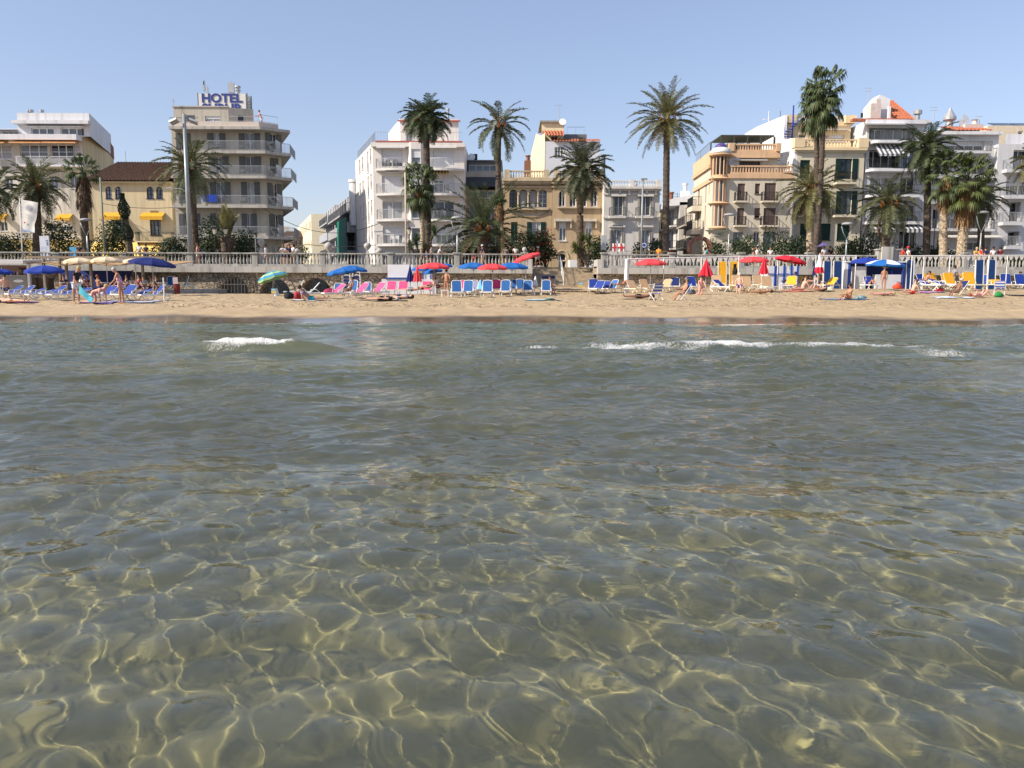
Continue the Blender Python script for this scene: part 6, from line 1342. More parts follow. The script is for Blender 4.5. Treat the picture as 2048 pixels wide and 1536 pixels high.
# --- fan palms
fan_palm(176, 69, 520, 165, 345, 34, 28, 3, 'fan palm with a thick brown skirt of dead leaves, left', 34, L_fan, B_date, (.30, .30), 2.5, .62, .7, low=-25, drym=L_dryd)
fan_palm(845, 68.5, 520, 838, 372, 30, 42, 8, 'drooping fan palm with a pale spotted trunk before the white block', 62, L_fan, B_pale, (.22, .17), .9, .5, .8, low=-85, droop=.8)
fan_palm(1004, 67.5, 520, 999, 404, 14, 14, 11, 'small withered fan palm on a thin tan trunk', 20, L_fan, B_thin, (.13, .12), 1.1, .42, .5, low=-10)
fan_palm(1629, 68, 520, 1648, 190, 30, 52, 14, 'taller-headed of the twin fan palms, right crown', 66, L_fan, B_tall, (.24, .19), .8, .5, .8, low=-88, droop=.75, drym=L_feay)
fan_palm(1641, 68.6, 520, 1634, 214, 27, 44, 24, 'left crown of the twin tall fan palms', 60, L_fan, B_tall, (.24, .19), 1.2, .6, .8, low=-88, droop=.85, drym=L_feay)
fan_palm(1888, 68, 520, 1893, 352, 40, 44, 18, 'shaggy fan palm with a straight pale crosshatched trunk', 46, L_fan, B_pale, (.34, .27), 2.4, .55, .85, low=-60, scales=True)
fan_palm(1921, 67.6, 520, 1936, 362, 48, 46, 19, 'shaggy fan palm with a leaning pale crosshatched trunk', 62, L_fany, B_pale, (.40, .34), 3.0, .75, .9, low=-60, scales=True)
# --- young palms, yuccas, columns
feather_palm(456, 68, 520, 455, 474, 56, 30, 'young palm with fronds tied upright in a column before the hotel', 26, L_feay, (.38, .42), B_date, top=89, low=72, droop=(.1, .5), dead=0, narrow=.75, boot=.1, dates=False, group='odd garden palms')
def yucca(px, Y, heads, seed, label, lm):
    r = random.Random(seed); b = W(px, 520, Y); root = thing('yucca', label, 'yucca', (b.x, Y, GZ), 0, 'yuccas on the promenade'); t = MB(); m = MB()
    for hx, hy, rp in heads:
        c = W(hx, hy, Y); tp = Vector((c.x - b.x, r.uniform(-.3, .3), c.z - GZ)); t.path([(0, 0, 0), tp * .5 + Vector((0, 0, .1)), tp], [.12, .09, .07], 6); rad = rp / 1600 * Y
        for k in range(110):
            az = r.uniform(0, 6.28); el = R(r.uniform(-50, 88)); d = Vector((math.cos(az) * math.cos(el), math.sin(az) * math.cos(el), math.sin(el))); s = d.cross(Vector((0, 0, 1))); s = s.normalized() * .03 if s.length > .05 else Vector((.03, 0, 0)); e = tp + d * rad * r.uniform(.75, 1.1); m.add([tp - s, tp + s, tp + d * rad * .5 + s * 1.3, e, tp + d * rad * .5 - s * 1.3], [(0, 1, 2, 3, 4)])
    t.build('stems', B_date, root); m.build('crown', lm, root)
yucca(842, 67.5, [(832, 484, 22), (868, 466, 20), (850, 500, 17), (820, 492, 15)], 41, 'big spiky yucca under the drooping fan palm', L_fan)
yucca(1176, 67.5, [(1178, 486, 24), (1150, 498, 18), (1166, 480, 18)], 42, 'spiky yucca round the base of the palm by the steps', L_fany)
def bush(px, Y, w_, h_, seed, label, lm=L_bush, n=1500, z0=GZ, base_py=None, leaf=.11, flowers=None, stems=True, name='shrub', upright=0.0, group='shrubs behind the balustrade', cat='shrub', lumps=9):
    r = random.Random(seed); x = pt(px, Y, 500)[0]; root = thing(name, label, cat, (x, Y, z0), 0, group); m = MB(); W_ = w_ / 1600 * Y; H_ = h_ / 1600 * Y
    cs = [(r.uniform(-.7, .7) * W_ / 2, r.uniform(-.6, .6) * min(W_ / 2, 1.0), r.uniform(.25, .85) * H_, r.uniform(.28, .5) * min(W_, H_)) for _ in range(lumps)] + [(0, 0, H_ * .4, min(W_ / 2, H_ * .45))]
    for k in range(n):
        c = r.choice(cs); d = Vector((r.gauss(0, 1), r.gauss(0, 1), r.gauss(0, 1))).normalized(); p = Vector(c[:3]) + d * c[3] * r.uniform(.45, 1.05) ** .7
        if p.z < .02: p.z = r.uniform(.02, .4)
        a = Vector((r.gauss(0, 1), r.gauss(0, 1), r.gauss(0, .6) + upright)).normalized(); b_ = a.cross(d); b_ = b_.normalized() if b_.length > .05 else Vector((1, 0, 0)); l = leaf * r.uniform(.7, 1.5); m.add([p - a * l, p - b_ * l * .45, p + a * l, p + b_ * l * .45], [(0, 1, 2, 3)])
    m.build('foliage', lm, root)
    if stems:
        s = MB()
        for c in cs[:6]: s.path([(c[0] * .2, c[1] * .2, 0), (c[0] * .6, c[1] * .6, c[2] * .5), c[:3]], [.06, .04, .02], 5)
        s.build('stems', B_date, root)
    if flowers:
        f = MB()
        for k in range(int(n * .05)): c = r.choice(cs); d = Vector((r.gauss(0, 1), r.gauss(0, 1) - .6, r.gauss(0, 1))).normalized(); f.sph(Vector(c[:3]) + d * c[3], .06, 5, 3)
        f.build('blossom', flowers, root)
    return root
bush(10, 68.5, 95, 62, 50, 'dark round shrub at the left edge', L_bushd, 2200)
bush(118, 70, 66, 78, 51, 'leafy small tree left of the palm with the brown skirt', L_bush, 2000, name='garden_tree', cat='tree')
bush(216, 70, 66, 88, 52, 'sunlit citrus-like tree right of the palm with the brown skirt', L_bush, 2400, flowers=L_bushy, name='garden_tree', cat='tree')
bush(328, 69.5, 96, 58, 53, 'big dark mimosa bush left of the floodlight mast', L_bushd, 3400, leaf=.09)
bush(425, 70, 60, 96, 54, 'leafy tree behind the tied-up young palm, hotel side', L_bush, 2200, name='garden_tree', cat='tree')
bush(482, 70, 66, 66, 55, 'dark bush right of the tied-up young palm', L_bushd, 2200)
bush(590, 75, 46, 44, 56, 'olive-green tree at the mouth of the left side street', leafmat('olive_tree_leaf', (.13, .15, .045)), 1600, name='garden_tree', cat='tree')
bush(920, 70.5, 70, 48, 57, 'leafy shrub left of the low wide feather palm', L_bush, 1500)
bush(1010, 71, 60, 56, 58, 'leafy shrub right of the withered fan palm', L_bush, 1500)
bush(1062, 71.5, 60, 70, 59, 'tall dark shrub before the loggia villa', L_bush, 2000)
bush(1092, 71, 40, 74, 60, 'red-flowering shrub at the top of the steps', L_bush, 1500, flowers=L_redf)
bush(1196, 70.5, 44, 66, 61, 'airy shrub right of the yucca by the steps', L_bush, 1300)
bush(1296, 71, 60, 46, 62, 'straggly shrub before the white house', L_bush, 1100, upright=1)
bush(1316, 72, 30, 56, 63, 'dark shrub left of the tallest palm trunk', L_bushd, 900)
bush(1442, 71, 60, 54, 64, 'oleander below the round turret', L_bush, 1300, upright=1.2)
bush(1492, 71, 54, 62, 65, 'oleander before the corner house, with twiggy tops', L_bush, 1300, upright=1.2)
bush(1556, 71, 70, 66, 66, 'broad oleander left of the twin palms', L_bush, 1700, upright=1.2)
bush(1600, 70.5, 44, 56, 67, 'dark oleander just left of the twin trunks', L_bushd, 1200, upright=1.2)
bush(1690, 71, 66, 50, 68, 'oleander right of the twin palms', L_bush, 1500, upright=1.2)
bush(1734, 71, 60, 64, 69, 'white-flowering oleander beside the mid-height feather palm', L_bush, 1700, upright=1.2, flowers=L_flow)
bush(1812, 71, 70, 46, 70, 'dark hedge under the striped awnings', L_bushd, 1500)
bush(1870, 71, 50, 42, 71, 'dark shrub between the tall palm and the shaggy pair', L_bushd, 1200)
bush(1905, 70.5, 40, 34, 72, 'low dark shrub between the two pale trunks', L_bushd, 900)
bush(2028, 70, 84, 30, 73, 'bright yellow-green hedge at the right edge', L_bushy, 2400, leaf=.08, stems=False)
def ivy_column():
    r = random.Random(5); x = pt(254, 69, 480)[0]; root = thing('ivy_column', 'narrow ivy-clad dead trunk before the yellow house', 'tree', (x, 69, GZ)); h = W(248, 391, 69).z - GZ; t = MB(); t.path([(.25, 0, 0), (.1, 0, h * .5), (-.2, 0, h)], [.35, .25, .12], 8); t.build('trunk', B_date, root); m = MB()
    for k in range(1500):
        f = r.random(); z = h * (.35 + .68 * f); rr = (.42 - .2 * abs(f - .4)) * (1 + .5 * math.sin(z * 3)); a = r.uniform(0, 6.28); p = Vector((.1 - .3 * f + math.cos(a) * rr * .8, math.sin(a) * rr, z)); q = Vector((r.gauss(0, 1), r.gauss(0, 1), r.gauss(0, 1))).normalized(); b = q.orthogonal().normalized(); l = .1; m.add([p - q * l, p - b * l * .5, p + q * l, p + b * l * .5], [(0, 1, 2, 3)])
    m.build('foliage', L_bushd, root)
ivy_column()
# ================================================================ promenade furniture
M_lamp = mat('pale_lamp_metal', (.30, .325, .335), .4, .08, 2, metal=.2)
def y_lamp(px, Y, ytop, label, rz=0.0):
    x = pt(px, Y, 480)[0]; r = thing('street_lamp', label, 'street lamp', (x, Y, GZ), rz, 'street lamps with a forked head'); h = W(px, ytop, Y).z - GZ; m = MB(); m.path([(0, 0, 0), (.02, 0, h * .35), (0, 0, h * .62)], [.10, .075, .06], 10); m.build('pole', M_lamp, r, smooth=True)
    m = MB(); z = h * .62
    for s in (-1, 1): m.path([(0, 0, z), (s * .32, 0, z + h * .17), (s * .46, 0, z + h * .28), (s * .42, 0, h - .12)], .032, 6)
    m.build('fork', M_lamp, r, smooth=True); m = MB(); m.lathe([(.02, -.03), (.40, -.02), (.48, .02), (.40, .12), (.2, .18), (.01, .2)], 18, (0, 0, h - .16)); m.build('lamp_head', mat('lamp_head_grey', (.32, .33, .34), .4), r, smooth=True); return r
y_lamp(174, 66.5, 437, 'forked street lamp before the palm with the brown skirt'); y_lamp(914, 65.2, 433, 'forked street lamp left of the low wide palm, on a pillar'); y_lamp(1457, 66.5, 427, 'forked street lamp right of the round turret'); y_lamp(1693, 66.5, 445, 'forked street lamp before the green-shuttered house'); y_lamp(1961, 66.5, 422, 'forked street lamp right of the shaggy fan palms'); y_lamp(1235, 73, 448, 'forked street lamp before the white house, farther back')
def mast():
    Y = 66; x = pt(381, Y, 508)[0]; r = thing('floodlight_mast', 'tall pale floodlight mast in front of the hotel', 'floodlight', (x, Y, GZ)); h = W(371, 228, Y).z - GZ; m = MB(); m.path([(0, 0, 0), (0, 0, h)], [.20, .13], 16); m.build('mast', M_lamp, r, smooth=True)
    m = MB(); m.box(-1.15, 1.1, -.03, .03, h - .32, h - .27); m.box(-1.15, 1.1, .05, .09, h - .62, h - .58); m.build('crossbar', M_rail, r)
    for sx, ax in ((-.75, -25), (.8, 20)):
        m = MB(); M_ = Matrix.Translation((sx, -.15, h - .62)) @ Matrix.Rotation(R(ax), 4, 'Y') @ Matrix.Rotation(R(-25), 4, 'X'); m.cbox(0, 0, 0, .62, .5, .14, M_); m.cbox(0, .1, .13, .3, .2, .12, M_); m.build('floodlight', M_alu, r)
    m = MB(); zz = W(345, 378, Y).z - GZ; m.path([(0, 0, zz - .3), (-.4, -.1, zz), (-1.2, -.2, zz + .05)], .03, 6); m.cbox(-1.35, -.2, zz + .06, .5, .2, .08); m.build('side_lamp', M_alu, r)
mast()
def plain_pole(px, Y, ytop, rr, m_, label, name='pole', extra=None):
    x = pt(px, Y, 480)[0]; h = W(px, ytop, Y).z - GZ; r = thing(name, label, 'pole' if name == 'pole' else 'street lamp', (x, Y, GZ)); m = MB(); m.path([(0, 0, 0), (0, 0, h)], [rr, rr * .8], 10); m.build('shaft', m_, r, smooth=True)
    if extra: m = MB(); extra(m, h); m.build('lamp_head', M_lamp, r)
    return r
plain_pole(208, 67.5, 355, .09, mat('green_grey_pole', (.22, .24, .19), .6), 'thin green-grey pole before the yellow house'); plain_pole(812, 66.5, 345, .075, mat('tan_pole', (.55, .47, .38), .6), 'thin tan pole left of the drooping fan palm')
plain_pole(1283, 66, 358, .085, M_lamp, 'tall straight white lamp post before the white house', 'street_lamp', lambda m, h: m.cbox(.1, 0, h, .5, .25, .12)); plain_pole(511, 65.6, 470, .05, M_rail, 'short thin grey pole on the pillar between the first two arches')
plain_pole(1968 - 100, 74, 405, .05, M_rail, 'thin grey pole behind the shaggy fan palms'); 
def lantern(px, ytop, label):
    Y = 67.2; x = pt(px, Y, 480)[0]; h = W(px, ytop, Y).z - GZ; r = thing('lantern_post', label, 'lantern', (x, Y, GZ), 0, 'old lantern posts'); m = MB(); m.path([(0, 0, 0), (0, 0, .5), (0, 0, h - .55)], [.09, .05, .035], 8); m.build('post', M_black, r)
    m = MB(); m.lathe([(.09, h - .55), (.19, h - .15), (.17, h - .14)], 6); m.build('glass_lantern', mat('frosted_glass', (.55, .52, .42), .4), r); m = MB(); m.lathe([(.22, h - .15), (.1, h - .02), (.03, h), (.02, h + .12), (.005, h + .15)], 6); m.lathe([(.04, h - .62), (.1, h - .56), (.09, h - .545)], 6); m.build('cap', M_black, r)
lantern(430, 455, 'old iron lantern post, left of the pair before the hotel'); lantern(452, 455, 'old iron lantern post, right of the pair before the hotel'); lantern(819, 455, 'old iron lantern post beside the thin tan pole')
def vase(px, Y, ytop, ypb, s, label, flat=False):
    x = pt(px, Y, 490)[0]; r = thing('stone_vase', label, 'stone vase', (x, Y, GZ), 0, 'stone vases on the promenade'); zt = W(px, ytop, Y).z - GZ; zp = W(px, ypb, Y).z - GZ; m = MB(); m.lathe([(.5 * s, 0), (.5 * s, zp - .5), (.42 * s, zp - .48), (.2 * s, zp)], 4, sq=True); m.build('pedestal', M_band, r); hh = zt - zp
    m = MB(); m.lathe([(.12 * s, zp), (.1 * s, zp + hh * .1), (.3 * s, zp + hh * .25), (.55 * s, zp + hh * .5), (.6 * s, zp + hh * .68), (.42 * s, zp + hh * .85), (.2 * s, zp + hh * .95), (.03, zt)], 16); m.build('bowl', M_band, r, smooth=True)
vase(522, 69, 476, 496, .5, 'stone vase on a pedestal before the hotel corner'); vase(657, 69, 484, 505, .6, 'broad stone vase before the grey street block'); vase(735, 69, 485, 502, .55, 'round stone vase on a flared pedestal'); vase(759, 67, 497, 512, .55, 'lower stone vase right of the round one'); vase(594, 70, 497, 512, .5, 'stone vase half hidden behind the men on the promenade')
# white flag banner
def banner():
    Y = 66.3; a = W(40, 398, Y); r = thing('flag_banner', 'white flag banner with a round emblem on a leaning pole', 'banner', (pt(45, Y, 520)[0], Y, GZ)); L0 = Vector(r.location)
    top = W(39, 396, Y) - L0; m = MB(); m.path([(0, 0, -.6), top], [.06, .035], 8); m.build('pole', M_white, r, smooth=True)
    P = [W(42, 399, Y), W(76, 405, Y), W(73, 440, Y), W(69, 466, Y), W(46, 462, Y)]; cl = MB(); n = 12; mm = 14; A, B, C_, D_ = W(42, 399, Y) - L0, W(76, 405, Y) - L0, W(69, 466, Y) - L0, W(46, 462, Y) - L0; vs = []
    for j in range(mm + 1):
        for i in range(n + 1):
            u = i / n; v = j / mm; p = A.lerp(B, u).lerp(D_.lerp(C_, u), v); p.y += .05 * math.sin(u * 6 + v * 4) * u; p.x -= .05 * u * math.exp(-((v - .72) / .12) ** 2) * 2; vs.append(p)
    fs = [(j * (n + 1) + i, j * (n + 1) + i + 1, (j + 1) * (n + 1) + i + 1, (j + 1) * (n + 1) + i) for j in range(mm) for i in range(n)]; cl.add(vs, fs); cl.add([v + Vector((0, .012, 0)) for v in vs], [f[::-1] for f in fs]); cl.build('cloth', mat('banner_white', (.72, .70, .66), .9, .05), r, smooth=True)
    def on(u, v, dy=-.03): return A.lerp(B, u).lerp(D_.lerp(C_, u), v) + Vector((0, dy - .06, 0))
    e = MB(); c = on(.5, .22)
    for k in range(20):
        t0 = 2 * PI * k / 20; t1 = 2 * PI * (k + .7) / 20; q = [(c.x + rr * math.cos(t), c.y, c.z + rr * math.sin(t)) for rr, t in ((.20, t0), (.27, t0), (.27, t1), (.20, t1))]; e.add(q, [(0, 1, 2, 3)])
    q = [(c.x + .17 * math.cos(t), c.y, c.z + .17 * math.sin(t)) for t in [2 * PI * k / 20 for k in range(20)]]; e.add(q, [tuple(range(20))]); e.build('emblem', mat('emblem_grey', (.36, .38, .42), .8), r)
    e = MB(); c = on(.22, .72); e.add([(c.x + .07 * math.cos(t), c.y, c.z + .07 * math.sin(t)) for t in [2 * PI * k / 12 for k in range(12)]], [tuple(range(12))]); e.build('red_dot', mat('emblem_red', (.5, .08, .07), .8), r)
    e = MB(); e.add([on(.0, .93), on(.6, .965), on(1, .97), on(1, .995), on(0, .995)], [(0, 1, 2, 3, 4)]); e.build('blue_hem', mat('hem_blue', (.25, .38, .62), .8), r)
    e = MB()
    for k, v in enumerate((.42, .47, .52)): a = on(.25, v); b = on(.8 - .1 * k, v + .02); e.add([a, b, b - Vector((0, 0, .035)), a - Vector((0, 0, .035))], [(0, 1, 2, 3)])
    e.build('faint_print', mat('faint_print', (.52, .52, .53), .9), r)
banner()
def board(px0, y0, px1, y1, Y, label, m_, marks=None, name='notice_board', legs=True, cat='board'):
    a = W(px0, y0, Y); b = W(px1, y1, Y); r = thing(name, label, cat, ((a.x + b.x) / 2, Y, GZ)); w_ = (b.x - a.x) / 2; z0 = b.z - GZ; z1 = a.z - GZ; m = MB(); m.box(-w_, w_, -.05, .05, z0, z1); m.build('panel', m_, r, bevel=.01)
    if legs: m = MB(); m.box(-w_ + .04, -w_ + .1, -.03, .03, 0, z0); m.box(w_ - .1, w_ - .04, -.03, .03, 0, z0); m.build('legs', M_rail, r)
    if marks: marks(r, w_, z0, z1)
    return r
def crestmarks(r, w_, z0, z1):
    m = MB(); m.box(w_ * .45, w_ * .78, -.062, -.052, z1 - .75, z1 - .45); m.lathe([(.12, 0)], 8, (0, 0, 0)); m.box(w_ * .3, w_ * .8, -.06, -.052, z1 - .40, z1 - .32); m.build('crest', mat('crest_blue_grey', (.17, .20, .30), .8), r)
    m = MB()
    for k in range(7): m.box(-w_ * .8, w_ * (.3 + .07 * (k % 3)), -.058, -.052, z1 - .9 - k * .11, z1 - .86 - k * .11)
    m.build('map_print', mat('map_print_blue', (.42, .50, .63), .8), r)
board(79, 472, 101.5, 522, 66, 'pale information board with a dark crest in the corner', mat('board_lilac_white', (.58, .60, .66), .6), crestmarks); board(139, 494, 155, 522, 66.6, 'turquoise blue box cabinet on the promenade', mat('cyan_box', (.10, .34, .56), .6), name='cabinet', legs=False, cat='cabinet')
def sq(r, w_, z0, z1): m = MB(); m.lathe([(.19, 0), (.19, .02)], 20); o = m.build('white_ring', M_white, r); o.rotation_euler = (R(90), 0, 0); o.location = (0, -.055, (z0 + z1) / 2); m = MB(); m.lathe([(.14, 0), (.14, .02)], 20); o = m.build('blue_disc', mat('sign_blue2', (.03, .07, .30), .5), r); o.rotation_euler = (R(90), 0, 0); o.location = (0, -.06, (z0 + z1) / 2)
board(1283, 486, 1293, 495, 68, 'small blue square sign with a white ring', mat('sign_blue2', (.03, .07, .30), .5), sq, 'road_sign', cat='sign'); board(1202, 470, 1212, 500, 68, 'grey-white poster case on the promenade by the steps', mat('poster_grey', (.40, .42, .44), .6), None, 'poster_case', cat='sign')
# red and white cross flags on a fence
def crossflag(x0, x1, label):
    Y = 67.6; a = W(x0, 487, Y); b = W(x1, 503, Y); r = thing('flag', label, 'flag', ((a.x + b.x) / 2, Y, GZ), 0, 'cross flags on the fence'); w_ = (b.x - a.x) / 2; z0 = b.z - GZ; z1 = a.z - GZ; m = MB(); n = 8
    for i in range(n): u0 = -w_ + 2 * w_ * i / n; u1 = -w_ + 2 * w_ * (i + 1) / n; y0 = .03 * math.sin(i * 1.6); y1 = .03 * math.sin((i + 1) * 1.6); m.quad((u0, y0, z0), (u1, y1, z0), (u1, y1, z1), (u0, y0, z1)); m.quad((u0, y0 + .01, z0), (u1, y1 + .01, z0), (u1, y1 + .01, z1), (u0, y0 + .01, z1))
    m.build('cloth', mat('flag_white', (.70, .68, .66), .9), r); m = MB(); zc = (z0 + z1) / 2; m.box(-w_, w_, -.045, -.038, zc - .06, zc + .06); m.box(-.07, .07, -.046, -.039, z0, z1); m.build('red_cross', mat('flag_red', (.55, .04, .04), .9), r)
crossflag(1224, 1233.5, 'narrow half-folded white flag with a red cross'); crossflag(1234.5, 1250, 'broad white flag with a red cross, right of the folded one')
f = MB(); a = pt(1218, 67.75, 500)[0]; b = pt(1335, 67.75, 500)[0]; rail_run(f, Vector((a, 67.75, 0)), Vector((b, 67.75, 0)), GZ, 1.35, 'bars', .35); tag(f.build('iron_fence', mat('ochre_fence', (.34, .25, .14), .8)), 'low ochre garden fence before the white house', 'fence')
# round ring sculpture
def ring():
    Y = 70.5; c = W(1399, 497, Y); m = MB(); n = 40; r0 = 17 / 1600 * Y; r1 = 24 / 1600 * Y
    vs = []
    for k in range(n + 1):
        a = -.45 + (2 * PI - .2) * k / n + PI / 2 + .3; 
        for rr, yy in ((r0, -.25), (r1, -.25), (r1, .25), (r0, .25)): vs.append((rr * math.cos(a), yy, rr * math.sin(a)))
    fs = [(k * 4 + j, k * 4 + (j + 1) % 4, (k + 1) * 4 + (j + 1) % 4, (k + 1) * 4 + j) for k in range(n) for j in range(4)] + [(3, 2, 1, 0), (n * 4, n * 4 + 1, n * 4 + 2, n * 4 + 3)]; m.add(vs, fs)
    o = m.build('ring_sculpture', mat('rusty_terracotta', (.24, .11, .075), .8, .2, 4, bump=.3)); o.location = (c.x, Y, c.z); tag(o, 'rust-brown broken ring sculpture below the round turret', 'sculpture', kind='thing')
ring()
def cable(x0, y0, Y0, x1, y1, Y1, sag, label):
    a = W(x0, y0, Y0); b = W(x1, y1, Y1); m = MB(); m.path([a.lerp(b, t) - Vector((0, 0, sag * 4 * t * (1 - t))) for t in [k / 14 for k in range(15)]], .03, 5); tag(m.build('overhead_cable', M_black), label, 'cable', 'cables slung between buildings')
cable(205, 407, 90, 345, 415, 85.8, .25, 'black cable along the front of the yellow house'); cable(526, 416, 85.5, 760, 446, 83.6, 1.7, 'upper sagging cable from the hotel across the side street'); cable(580, 484, 86.6, 752, 490, 83.6, .3, 'lower cable across the side street')
# ================================================================ things on the sand
M_pl = mat('white_plastic', (.72, .71, .68), .45, .04, 2)
FAB = {'deep blue': mat('deep_blue_sling', (.014, .045, .27), .7, .15, 3), 'bright blue': mat('bright_blue_sling', (.03, .13, .36), .7, .12, 3), 'sky blue': mat('sky_blue_sling', (.10, .38, .72), .7, .1, 3), 'upended blue': mat('dark_cobalt_sling', (.008, .04, .15), .7), 'pink': mat('pink_sling', (.72, .08, .22), .7, .1, 3),
       'beige': mat('beige_sling', (.50, .33, .19), .8, .1, 3), 'yellow': mat('yellow_sling', (.74, .38, .02), .75, .1, 3), 'navy': mat('navy_sling', (.012, .025, .12), .8, .1, 3), 'lavender': mat('lavender_sling', (.34, .34, .52), .8, .1, 3), 'turquoise': mat('turquoise_sling', (.02, .42, .48), .7, .1, 3)}
FRM = {'beige': mat('cream_plastic', (.66, .60, .46), .5, .05), 'yellow': mat('cream_plastic', (.66, .60, .46), .5, .05)}
PROTO = {}
def lounger_proto(col):
    r = thing('sun_lounger', '', 'sun lounger', (0, 0, -50)); fm = FRM.get(col, M_pl); fb = FAB[col]
    m = MB()
    for s in (-1, 1): m.box(s * .33 - .03, s * .33 + .03, -1.15, .45, .28, .35)
    m.box(-.3, .3, -1.15, -1.09, .28, .35); m.box(-.3, .3, .40, .45, .28, .345); m.build('frame', fm, r, bevel=.012)
    for s in (-1, 1):
        for y in (-.95, .32): m = MB(); m.path([(s * .33, y, .29), (s * .33, y + .10, .14), (s * .35, y + (.22 if y < 0 else -.12), 0)], [.035, .03, .03], 6); m.build('leg', fm, r)
    m = MB(); m.box(-.30, .30, -1.10, -.30, .33, .352); m.build('seat', fb, r); b = MB(); b.box(-.285, .285, 0.02, .69, -.01, .012); B = b.build('backrest', fb, r); B.location = (0, -.28, .35); B.rotation_euler.x = R(60)
    c = MB(); 
    if col not in ('bright blue', 'sky blue', 'lavender'): B.scale.x = 1.08
    P = [(-.31, 0), (-.31, .62), (-.25, .71), (0, .74), (.25, .71), (.31, .62), (.31, 0)]; c.path([(x, y, -.02 if B.scale.x > 1 else 0) for x, y in P], .028 if B.scale.x == 1 else .014, 6); c.build('backrest_rim', fm, B)
    a = MB()
    for s in (-1, 1): a.path([(s * .35, -.30, .35), (s * .36, -.25, .5), (s * .36, .02, .52), (s * .35, .2, .36)], .022, 5)
    a.build('armrests', fm, r); return r
ORD = ['first', 'second', 'third', 'fourth', 'fifth', 'sixth', 'seventh', 'eighth', 'ninth', 'tenth', 'eleventh', 'twelfth', 'thirteenth', 'fourteenth', 'fifteenth', 'sixteenth']
def lounger(px, py, col, ang, rz, label, back=0.0):
    if col not in PROTO: PROTO[col] = lounger_proto(col)
    p = S(px, py); p.y = min(p.y + back, 62.4); p.z = SH(p.x, p.y); o = dup(PROTO[col], p, R(rz), label, 'sun loungers on the sand', 1.18 if 1820 < px else .86 if px < 330 else .95)
    for k in o.children:
        if k.name.startswith('backrest'): k.rotation_euler.x = R(ang * (.75 if px < 330 else 1))
    return o
GR = []
def grp(region, items):
    cnt = {}
    tot = {}
    for it in items: tot[it[2]] = tot.get(it[2], 0) + 1
    for px, py, col, ang, rz in items:
        k = cnt.get(col, 0); cnt[col] = k + 1
        o_ = f'{ORD[k]} {col} lounger from the left' if tot[col] > 1 else f'only {col} lounger'
        st = 'lying flat' if ang < 15 else ('with its back half raised' if ang < 55 else 'with its back upright')
        lounger(px, py, col, ang, rz, f'{o_} {region}')
grp('before the beach bar', [(34, 597, 'deep blue', 45, -35), (58, 599, 'deep blue', 50, -40), (78, 597, 'deep blue', 30, -40), (98, 600, 'deep blue', 28, -40), (122, 597, 'deep blue', 48, -35), (140, 600, 'deep blue', 30, -35), (170, 597, 'deep blue', 35, -30), (222, 600, 'deep blue', 55, -25), (238, 596, 'deep blue', 45, -25), (262, 600, 'deep blue', 60, -20), (290, 600, 'deep blue', 30, -30), (322, 601, 'deep blue', 65, -50)])
for px, lab in ((344, 'left one of the two blue loungers up on the concrete platform'), (378, 'right one of the two blue loungers up on the concrete platform')):
    o = lounger(px, 596, 'bright blue', 68, 15 if px < 360 else -60, lab); q = W(px, 578, 60.2); o.location = (q.x, 60.2, BEACH_Z + .25)
grp('between the tunnels and the white kiosk', [(606, 594, 'sky blue', 62, -75), (632, 597, 'sky blue', 48, -75), (682, 586, 'bright blue', 68, 0), (708, 590, 'bright blue', 66, -8), (740, 586, 'bright blue', 72, -5), (680, 597, 'pink', 42, -50), (728, 596, 'pink', 50, -45), (717, 587, 'pink', 60, -20), (762, 594, 'pink', 52, -40), (784, 589, 'pink', 60, 0), (807, 589, 'pink', 60, 0), (854, 589, 'pink', 60, 0)])
grp('in the row before the steps', [(913, 594, 'bright blue', 74, 8), (938, 593, 'bright blue', 72, -8), (976, 594, 'bright blue', 78, -6), (1012, 592, 'bright blue', 78, -6), (1024, 587, 'bright blue', 72, 0), (1040, 586, 'bright blue', 70, 0), (1056, 590, 'bright blue', 72, -6), (1092, 590, 'bright blue', 80, 0), (926, 588, 'pink', 72, -5), (993, 587, 'pink', 74, 0), (948, 588, 'lavender', 70, 0), (966, 588, 'sky blue', 70, -40)])
grp('just right of the steps', [(1186, 585, 'deep blue', 70, 0), (1200, 586, 'deep blue', 52, -35), (1212, 586, 'deep blue', 50, -30), (1230, 586, 'bright blue', 60, -50), (1262, 586, 'beige', 52, 25), (1286, 585, 'beige', 60, 22), (1334, 585, 'beige', 52, -45), (1349, 581, 'navy', 58, -10), (1380, 582, 'deep blue', 65, 12)])
grp('round the yellow upright stack', [(1437, 583, 'deep blue', 38, 40), (1432, 580, 'beige', 70, -5), (1472, 580, 'beige', 66, 5), (1490, 584, 'beige', 72, 0), (1512, 579, 'beige', 64, 10), (1530, 583, 'beige', 70, 8), (1583, 580, 'yellow', 58, -30), (1597, 577, 'yellow', 62, -60)])
grp('by the drinks booth', [(1664, 579, 'yellow', 45, -60), (1692, 575, 'yellow', 55, -20), (1702, 573, 'yellow', 55, -10), (1734, 578, 'deep blue', 62, 5), (1762, 577, 'deep blue', 70, -5), (1790, 577, 'deep blue', 50, -30), (1806, 574, 'turquoise', 45, -40)])
grp('in the far right rows', [(1842, 576, 'yellow', 66, 20), (1859, 578, 'yellow', 66, 18), (1877, 576, 'yellow', 66, 14), (1893, 579, 'yellow', 68, 12), (1913, 577, 'yellow', 68, 8), (1932, 581, 'yellow', 72, 6), (1828, 577, 'deep blue', 60, 25), (1846, 581, 'deep blue', 22, 35), (1874, 581, 'deep blue', 22, 35), (1956, 576, 'deep blue', 60, -40), (1994, 575, 'deep blue', 74, 0), (1991, 580, 'yellow', 20, -8), (2022, 577, 'deep blue', 70, 5), (2044, 574, 'bright blue', 68, 0)])
